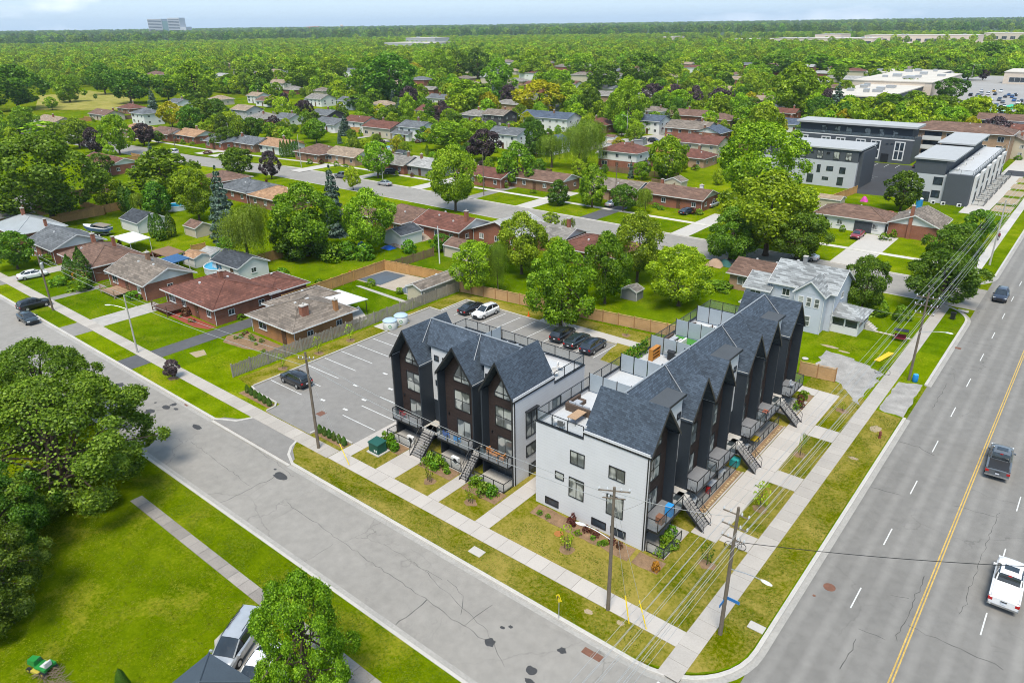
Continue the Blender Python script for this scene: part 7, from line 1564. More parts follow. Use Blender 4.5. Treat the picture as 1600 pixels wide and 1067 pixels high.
# walking person in red on the far sidewalk -------------------------------------------------
def person(x, y, rz, label, top, legs, h=1.72):
    o = empty('person', (x, y, 0), rz, label, 'person'); k = h/1.75
    J = [(0, 0, .95), (0, 0, 1.2), (0, 0, 1.42), (0, 0, 1.52), (0, -.02, 1.66), (-.19, 0, 1.40), (-.25, .03, 1.12), (-.24, -.12, .88), (.19, 0, 1.40), (.25, -.03, 1.12), (.24, .1, .88), (-.1, 0, .9), (-.11, -.14, .5), (-.11, -.24, .08), (-.11, -.36, .04), (.1, 0, .9), (.11, .08, .5), (.11, .26, .10), (.11, .16, .04)]
    E_ = [(0, 1), (1, 2), (2, 3), (3, 4), (2, 5), (5, 6), (6, 7), (2, 8), (8, 9), (9, 10), (0, 11), (11, 12), (12, 13), (13, 14), (0, 15), (15, 16), (16, 17), (17, 18)]
    Rd = [.14, .15, .15, .06, .10, .075, .055, .04, .075, .055, .04, .10, .075, .05, .05, .10, .075, .05, .05]
    me = bpy.data.meshes.new('body'); me.from_pydata([(a*k, b*k, c*k) for a, b, c in J], E_, []); b_ = put(me, 'body', o)
    sm = b_.modifiers.new('skin', 'SKIN')
    for i, v in enumerate(me.skin_vertices[0].data): v.radius = (Rd[i]*k, Rd[i]*k*.85); v.use_root = (i == 0)
    b_.modifiers.new('sub', 'SUBSURF').levels = 2; b_.modifiers['sub'].render_levels = 2
    m_, t, bs = newmat('person_'+top[0]); tcn = N('ShaderNodeTexCoord', t); sp = N('ShaderNodeSeparateXYZ', t); wire(t, tcn.outputs['Object'], sp.inputs[0])
    z = math_(t, 'DIVIDE', sp.outputs[2], 1.8*k); r_ = N('ShaderNodeValToRGB', t); r_.color_ramp.interpolation = 'CONSTANT'; e = r_.color_ramp.elements
    e[0].position = 0; e[0].color = (.02, .02, .02, 1); e[1].position = .045; e[1].color = rgba(legs)
    for p_, c_ in ((.545, top[1]), (.845, (.36, .22, .16))): q = e.new(p_); q.color = rgba(c_)
    wire(t, z, r_.inputs[0]); wire(t, r_.outputs[0], bs.inputs['Base Color']); bs.inputs['Roughness'].default_value = .85; me.materials.append(m_)
    hr = MB().lathe([(.085*k, 1.64*k), (.115*k, 1.70*k), (.10*k, 1.77*k), (.03*k, 1.81*k)], (0, .015), 10).build('hair', mat('dark_hair', (.02, .014, .01), .8), o, smooth=60)
    MB().box(-.02*k, -.125*k, 1.63*k, .02*k, -.095*k, 1.69*k).build('nose', mat('skin_tone', (.36, .22, .16), .6), o); MB().box(-.05*k, -.113*k, 1.70*k, -.02*k, -.10*k, 1.715*k).box(.02*k, -.113*k, 1.70*k, .05*k, -.10*k, 1.715*k).build('eyes', BLACK, o)
    for s_ in (-1, 1):
        hd_ = MB(); cx0, cy0, cz0 = s_*.24*k, (-.12 if s_ < 0 else .1)*k, .86*k; hd_.box(cx0-.02, cy0-.045, cz0-.05, cx0+.02, cy0+.045, cz0+.05)
        for q in range(4): hd_.tube((cx0, cy0-.034+.022*q, cz0-.05), (cx0-s_*.012, cy0-.04+.022*q, cz0-.05-(.06, .075, .07, .055)[q]), .010, .008, 5)
        hd_.tube((cx0, cy0-.04, cz0+.01), (cx0-s_*.015, cy0-.075, cz0-.03), .011, .009, 5); hd_.build('hand', MATS['skin_tone'], o)
    return o
x, y = G(1559, 376); person(x, y, R_(10), 'person in a dark red top and dark trousers walking on the far sidewalk', ('red', (.20, .025, .035)), (.02, .02, .03))
# ------------------------------------------------------------------ vehicles (local +x = forward)
def paint(name, col, metal=0.35):
    if name in MATS: return MATS[name]
    m_, t, b = newmat(name); b.inputs['Base Color'].default_value = rgba(col); b.inputs['Roughness'].default_value = .28; b.inputs['Metallic'].default_value = metal*.5
    b.inputs['Coat Weight'].default_value = .6; b.inputs['Coat Roughness'].default_value = .06
    wire(t, ramp(t, noise(t, 1.5, 3, .6, pos(t)), [(.3, tuple(c*.92 for c in col)), (.7, tuple(min(1, c*1.06) for c in col))]), b.inputs['Base Color'])
    MATS[name] = m_; return m_
PAINT = {'white': paint('white_car_paint', (.66, .66, .66), 0), 'black': paint('black_car_paint', (.012, .013, .016)), 'navy': paint('navy_car_paint', (.02, .028, .05)), 'grey': paint('grey_car_paint', (.10, .11, .12)), 'silver': paint('silver_car_paint', (.42, .43, .44), .8),
         'red': paint('red_car_paint', (.24, .02, .03)), 'teal': paint('teal_black_paint', (.02, .03, .036)), 'blue': paint('blue_car_paint', (.03, .10, .28)), 'green': paint('green_car_paint', (.02, .16, .09)), 'tan': paint('tan_car_paint', (.30, .25, .19)), 'gold': paint('gold_car_paint', (.45, .28, .04))}
CGLASS = glassmat('car_glass', (.015, .02, .024), .05, .9); TYRE = mat('tyre_rubber', (.018, .018, .018), .85, .2); RIM = mat('alloy_rim', (.40, .41, .42), .3, .1, 2, 8, .5, .7); HEADL = mat('headlamp', (.60, .62, .64), .15, .05, 1, 3, .6); TAIL = mat('tail_lamp', (.35, .012, .012), .3, .1); CHROME = mat('chrome', (.55, .56, .57), .15, .05, 1, 3, .6, .9); TRIMB = mat('black_plastic', (.02, .02, .021), .6, .15); PLATE = mat('plate', (.55, .57, .62), .5)
# body stations: (x, half width, z low, z belt); cabin stations: (x base, x top...) 
SHAPE = {
 'sedan': dict(L=4.7, body=[(-2.35, .74, .42, .86), (-2.2, .86, .32, .98), (-1.5, .91, .24, 1.0), (-.4, .92, .22, .96), (.8, .92, .22, .94), (1.6, .89, .24, .88), (2.15, .82, .30, .78), (2.35, .66, .38, .66)], cab=[(-1.75, .70, .96, .99), (-1.0, .62, .96, 1.38), (-.1, .61, .94, 1.45), (.35, .62, .93, 1.42), (1.15, .74, .90, .97)], belt=.82, wb=(1.38, -1.38), wr=.33),
 'suv': dict(L=4.6, body=[(-2.3, .78, .50, 1.0), (-2.2, .90, .38, 1.10), (-1.5, .94, .30, 1.12), (-.3, .95, .28, 1.08), (.9, .95, .28, 1.05), (1.6, .92, .30, 1.0), (2.1, .86, .36, .92), (2.3, .70, .45, .78)], cab=[(-2.2, .72, 1.08, 1.14), (-1.85, .66, 1.08, 1.58), (-.6, .65, 1.06, 1.69), (.25, .66, 1.05, 1.64), (1.1, .78, 1.02, 1.08)], belt=.88, wb=(1.36, -1.36), wr=.37),
 'van': dict(L=5.0, body=[(-2.5, .84, .45, 1.05), (-2.4, .95, .34, 1.12), (-1.5, .98, .28, 1.12), (-.3, .98, .26, 1.10), (1.0, .98, .26, 1.08), (1.7, .95, .28, 1.02), (2.3, .88, .34, .9), (2.5, .7, .42, .76)], cab=[(-2.42, .80, 1.1, 1.2), (-2.3, .76, 1.1, 1.72), (-.6, .75, 1.08, 1.8), (.7, .74, 1.07, 1.72), (1.75, .82, 1.02, 1.08)], belt=.9, wb=(1.5, -1.5), wr=.35),
 'pickup': dict(L=5.8, body=[(-2.9, .93, .58, 1.12), (-2.8, .98, .48, 1.16), (-1.8, 1.0, .44, 1.18), (-.6, 1.0, .42, 1.18), (.9, 1.0, .42, 1.18), (1.9, .99, .44, 1.16), (2.65, .94, .48, 1.10), (2.9, .82, .56, .98)], cab=[(-.75, .80, 1.16, 1.22), (-.55, .76, 1.16, 1.80), (.2, .75, 1.16, 1.87), (.75, .76, 1.16, 1.82), (1.45, .88, 1.16, 1.22)], belt=.92, wb=(1.85, -1.75), wr=.41),
}
CARM = {}
def car_meshes(kind, col):
    key = (kind, col)
    if key in CARM: return CARM[key]
    s = SHAPE[kind]; pm = PAINT[col]; D = {}
    def ring(x, w, zl, zb):
        h = [(0, zb+.045), (.55*w, zb+.035), (.88*w, zb), (w, zb-.12), (w*1.0, (zl+zb)/2-.05), (.98*w, zl+.1), (.9*w, zl), (0, zl)]
        return [(x, y, z) for y, z in h]+[(x, -y, z) for y, z in h[-2:0:-1]]
    D['body'] = MB().loft([ring(*b) for b in s['body']]).mesh('body', pm, 38)
    cr = []
    for x, w, zb, zt in s['cab']:
        wb_ = w/.84 if zt-zb > .2 else w
        cr.append([(x, wb_, zb), (x, w+.02, zt-.08 if zt-zb > .2 else zt), (x, w*.8, zt), (x, -w*.8, zt), (x, -w-.02, zt-.08 if zt-zb > .2 else zt), (x, -wb_, zb)])
    D['glasshouse'] = MB().loft(cr).mesh('glasshouse', CGLASS, 40)
    # painted roof skin and pillars
    r = MB(); top = s['cab'][1:4]
    rr = [[(x, w*.98, zt-.075), (x, w*.80, zt+.012), (x, 0, zt+.03), (x, -w*.80, zt+.012), (x, -w*.98, zt-.075)] for x, w, zb, zt in top]
    for a, b in zip(rr, rr[1:]):
        n = len(a); r.add(a+b, [(i, i+1, n+i+1, n+i) for i in range(n-1)])
    D['roof'] = r.mesh('roof', pm, 40)
    pl = []
    for sg in (-1, 1):
        for i, j in ((0, 1), (4, 3)):
            a, b = s['cab'][i], s['cab'][j]; p = MB(); pl.append(p); p.tube((a[0], sg*a[1]*.97, a[3]-.02), (b[0], sg*b[1]*.97, b[3]-.05), .055, .045, 5)
        a, b = s['cab'][2], s['cab'][2]; p = MB(); pl.append(p); p.tube((a[0]-.2, sg*a[1]/.84*1.0, a[2]), (a[0]-.2, sg*(a[1]+.025), a[3]-.09), .05, .04, 5)
    D['pillar'] = [p.mesh('pillar', pm, 40) for p in pl]
    wr = s['wr']
    D['tyre'] = MB().lathe([(wr*.6, -.11), (wr*.95, -.11), (wr, -.07), (wr, .07), (wr*.95, .11), (wr*.6, .11)], (0, 0), 16)
    D['tyre'].v = [(x, z, y) for x, y, z in D['tyre'].v]; D['tyre'] = D['tyre'].mesh('wheel', TYRE, 40)
    rm = MB()
    for sg in (-1, 1):
        rm.tube((0, sg*.085, 0), (0, sg*.116, 0), wr*.62, wr*.58, 12)
    D['rim'] = rm.mesh('rim', RIM, 40)
    arch = MB()
    xf, w = s['body'][-1][0], s['body'][-1][1]; xb, wb_ = s['body'][0][0], s['body'][0][1]; zf, zr = s['body'][-2][3], s['body'][0][3]
    D['headlight'] = MB().box(-.10, -.17, -.07, .06, .17, .07).mesh('headlight', HEADL, 40); D['taillight'] = MB().box(-.05, -.14, -.12, .08, .14, .10).mesh('taillight', TAIL, 40)
    D['bumper_f'] = MB().box(xf-.12, -w*1.05, s['body'][-1][2]-.08, xf+.04, w*1.05, s['body'][-1][2]+.08).mesh('bumper', TRIMB if kind != 'pickup' else CHROME); D['bumper_r'] = MB().box(xb-.05, -wb_*1.05, s['body'][0][2]-.08, xb+.12, wb_*1.05, s['body'][0][2]+.06).mesh('bumper', TRIMB if kind != 'pickup' else CHROME)
    D['grille'] = MB().box(xf-.03, -w*.55, s['body'][-1][2]+.1, xf+.035, w*.55, zf-.17).mesh('grille', TRIMB); D['plate'] = MB().box(xb-.03, -.16, zr-.36, xb+.02, .16, zr-.24).mesh('number_plate', PLATE)
    D['mirror'] = MB().box(-.08, -.10, -.06, .06, .10, .07).mesh('mirror', pm)
    CARM[key] = D; return D
CARS = []; LASTCAR = [None, None]
def car(x, y, rz, kind, col, label, z=RZ, simple=False, scale=1.0, extra=None, group=None, name=None):
    s = SHAPE[kind]; D = car_meshes(kind, col)
    o = empty(name or {'pickup': 'pickup_truck', 'van': 'minivan'}.get(kind, 'car'), (x, y, z), rz, label, {'pickup': 'pickup truck', 'van': 'minivan'}.get(kind, 'car'), group)
    o.scale = (scale,)*3; LASTCAR[:] = [o, col]
    put(D['body'], 'body', o); put(D['glasshouse'], 'window', o); put(D['roof'], 'roof', o)
    if simple: return o
    [put(q, 'pillar', o) for q in D['pillar']]
    W_ = s['body'][3][1]
    for xx in s['wb']:
        for sg in (-1, 1):
            w_ = put(D['tyre'], 'wheel', o, (xx, sg*(W_-.10), s['wr'])); put(D['rim'], 'rim', w_)
    b0, b1 = s['body'][0], s['body'][-1]; b2 = s['body'][-2]
    for sg in (-1, 1):
        put(D['headlight'], 'headlight', o, (b2[0]+.06, sg*(b2[1]-.16), b2[3]-.10)); put(D['taillight'], 'taillight', o, (b0[0]+.04, sg*(b0[1]-.08), b0[3]-.14)); put(D['mirror'], 'mirror', o, (s['cab'][4][0]-.25, sg*(W_+.08), s['cab'][4][3]))
    put(D['bumper_f'], 'bumper', o); put(D['bumper_r'], 'bumper', o); put(D['grille'], 'grille', o); put(D['plate'], 'number_plate', o)
    if kind == 'pickup':
        if extra == 'cover': MB().box(-2.78, -.84, 1.19, -.8, .84, 1.25).build('bed_cover', PAINT['white'] if col == 'white' else TRIMB, o)
        MB().box(-2.86, -.9, .66, -2.82, .9, 1.17).build('tailgate', PAINT[col], o) if False else None
        for sg in (-1, 1): MB().box(-2.8, sg*.93-.05, 1.17, -.78, sg*.93+.05, 1.24).build('bed_rail', PAINT[col] if col != 'white' else PAINT['white'], o)
        if extra != 'cover': MB().box(-2.75, -.82, 1.1, -.85, .82, 1.225).build('bed_cover', TRIMB, o)
        MB().box(.0, -.46, 1.88, .62, .46, 1.905).build('sunroof', CGLASS, o)
        MB().box(-2.97, -.2, 1.0, -2.93, .2, 1.06).build('tailgate_handle', TRIMB, o); MB().box(-.62, -.12, 1.74, -.55, .12, 1.8).build('brake_light', TAIL, o)
    if kind in ('suv', 'van'):
        for sg in (-1, 1): MB().tube((-1.6, sg*.56, s['cab'][2][3]+.03), (.1, sg*.58, s['cab'][2][3]+.03), .02, None, 5).build('roof_rail', TRIMB, o)
    CARS.append((o, x, y)); return o
UP, DN = math.pi/2, -math.pi/2
x, y = G(1560, 921); car(17.0, 19.4, UP+.02, 'pickup', 'white', 'white crew-cab pickup driving up the main road, seen from behind', extra='cover')
car(13.9, 38.4, UP+.06, 'pickup', 'grey', 'dark grey pickup driving ahead of the white one on the main road')
x, y = G(1563, 466); car(x, y, DN+.03, 'suv', 'navy', 'navy hatchback coming down the far end of the main road')
x, y = G(459, 592); car(-55.6, 6.7, math.pi, 'suv', 'black', 'black hatchback parked alone in the first stall by the entrance', 0.02)
car(-54.9, 37.9, UP, 'sedan', 'black', 'black sedan parked left of the white crossover', 0.02); car(-52.0, 37.8, DN, 'suv', 'white', 'white crossover parked nose out in the parking lot', 0.02)
car(-37.9, 38.0, UP+.08, 'suv', 'black', 'black crossover, leftmost of three parked together', 0.02); car(-35.2, 37.6, UP+.03, 'sedan', 'teal', 'dark sedan in the middle of three parked together', 0.02); car(-32.4, 37.3, UP+.05, 'suv', 'navy', 'navy hatchback, rightmost of three parked together', 0.02)
car(-23.9, -20.6, R_(-62), 'van', 'silver', 'silver white minivan parked beside the gazebo, nose towards the bottom edge', 0.02)
CARS[-1][0].children[0].data = car_meshes('van', 'white')['body'].copy() if False else CARS[-1][0].children[0].data
car(-20.6, -21.2, R_(-62), 'sedan', 'white', 'white car mostly hidden under the foreground tree', 0.02)
car(-110.7, -3.0, UP+.05, 'suv', 'black', 'black crossover parked across the driveway apron on the side street', 0.02); x, y = G(52, 434); car(x, y, UP-.15, 'sedan', 'white', 'white sedan in the left driveway', 0.02); x, y = G(45, 501); car(x, y, 0.0, 'sedan', 'teal', 'dark sedan at the kerb half behind the big tree')
for px, py, rz, kd, cl, lb in [(601, 289, math.pi, 'sedan', 'silver', 'silver car parked on the cross street'), (536, 278, math.pi, 'pickup', 'grey', 'grey pickup parked on the cross street behind the spruce'), (614, 272, .5, 'suv', 'navy', 'dark suv in the driveway left of the lamp post'), (642, 266, .5, 'sedan', 'white', 'white car beside the brick house'), (271, 240, math.pi, 'van', 'white', 'white minivan driving on the cross street at left'), (790, 290, UP-.9, 'suv', 'white', 'white crossover in the driveway of the brown brick bungalow'), (957, 322, UP, 'sedan', 'silver', 'pale car in the dark driveway'), (1074, 334, UP-.2, 'sedan', 'navy', 'dark car in the driveway of the red brick bungalow'), (1112, 323, UP, 'sedan', 'silver', 'silver car beside the red brick bungalow'), (1339, 371, DN, 'sedan', 'red', 'dark red car before the white bungalow garage'), (1258, 404, math.pi, 'sedan', 'white', 'white car under the dark tree on the cross street'), (1022, 223, 0, 'suv', 'black', 'black car on the far short street'), (768, 202, UP, 'suv', 'black', 'black car before the charcoal house'), (255, 212, .3, 'sedan', 'white', 'white car beside the brown roofed bungalow at left'), (388, 233, .5, 'sedan', 'silver', 'pale car in the driveway behind the round tree'), (640, 262, UP, 'sedan', 'grey', 'grey car deep in the driveway'), (1433, 262, UP, 'sedan', 'navy', 'dark car parked by the long charcoal condo block'), (1425, 248, UP, 'pickup', 'blue', 'bright blue van beside the long charcoal condo block')]:
    x, y = G(px, py); car(x, y, rz, kd, cl, lb, RZ if 'on the cross' in lb or 'cross street' in lb else 0.02)
rc = random.Random(11); nc = 0; FARCARS = []
for row in range(9):
    for i in range(22):
        y = 352+row*17+(row % 2)*-4; x = -56+i*3.3
        if rc.random() < .45 or nc > 110: continue
        px, py, _ = proj(x, y)
        if px < 1508 or px > 1640: continue
        car(x, y, UP+rc.choice([0, math.pi]), rc.choice(['sedan', 'suv', 'suv', 'van']), rc.choice(['white', 'white', 'silver', 'black', 'navy', 'grey', 'red', 'blue', 'gold']), None, .03, True, group='cars in the far plaza car park'); nc += 1
        FARCARS.append((px, py, row, LASTCAR[0], LASTCAR[1]))
x, y = G(1530, 169)
for i, (px, py, c_) in enumerate([(1530, 170, (.02, .3, .16)), (1560, 171, (.3, .5, .42)), (1580, 168, (.05, .35, .22))]):
    x, y = G(px, py, 3); o = empty('market_tent', (x, y, 0), 0, '%s green canopy tent beside the far car park' % ('left', 'middle', 'right')[i], 'tent'); tm = mat('tent_green%d' % i, c_, .6); MB().add([(-4, -4, 2.5), (4, -4, 2.5), (4, 4, 2.5), (-4, 4, 2.5), (0, 0, 4.5)], [(0, 1, 4), (1, 2, 4), (2, 3, 4), (3, 0, 4)]).build('canopy', tm, o)
    for sx in (-3.9, 3.9):
        for sy in (-3.9, 3.9): MB().tube((sx, sy, 0), (sx, sy, 2.5), .06, None, 5).build('leg', GALV, o)
# ------------------------------------------------------------------ trees, surveyed one by one: foot x, foot y, top y, width (photo pixels), kind, label
random.seed(21)
# foreground
tree_at(-52.4, -20.6, 12.4, 16.5, 'loose', 0, 'huge green tree filling the left foreground', rz=.4, sd=2); tree_at(-40.5, -30.5, 8.6, 9, 'loose', 0, 'leafy tree at the lower left edge beside the lawn', rz=2.0, sd=3)
tree_at(-66.5, -17.0, 11, 12.5, 'loose', 0, 'leafy tree behind the huge left one along the street', rz=1.1, sd=3); tree_at(-47.5, -28.0, 9.5, 9.5, 'loose', 0, 'leafy tree between the huge left one and the lower left edge', rz=3.1, sd=2)
x, y = G(487, 1092); tree_at(x, y, 10.2, 6.4, 'loose', 0, 'bright green tree at the bottom edge beside the silver minivan', rz=.8, sd=1)
x, y = G(197, 1085); tree_at(x, y, 2.4, .9, 'cedar', 0, 'small dark cypress at the bottom edge of the foreground lawn')
x, y = G(271, 591); o = tree_at(x, y, 2.6, 2.0, 'plum', 1, 'small round purple tree on the side street boulevard'); o.children[1].location.z = 1.2; o.children[1].scale = (1, 1, .8)
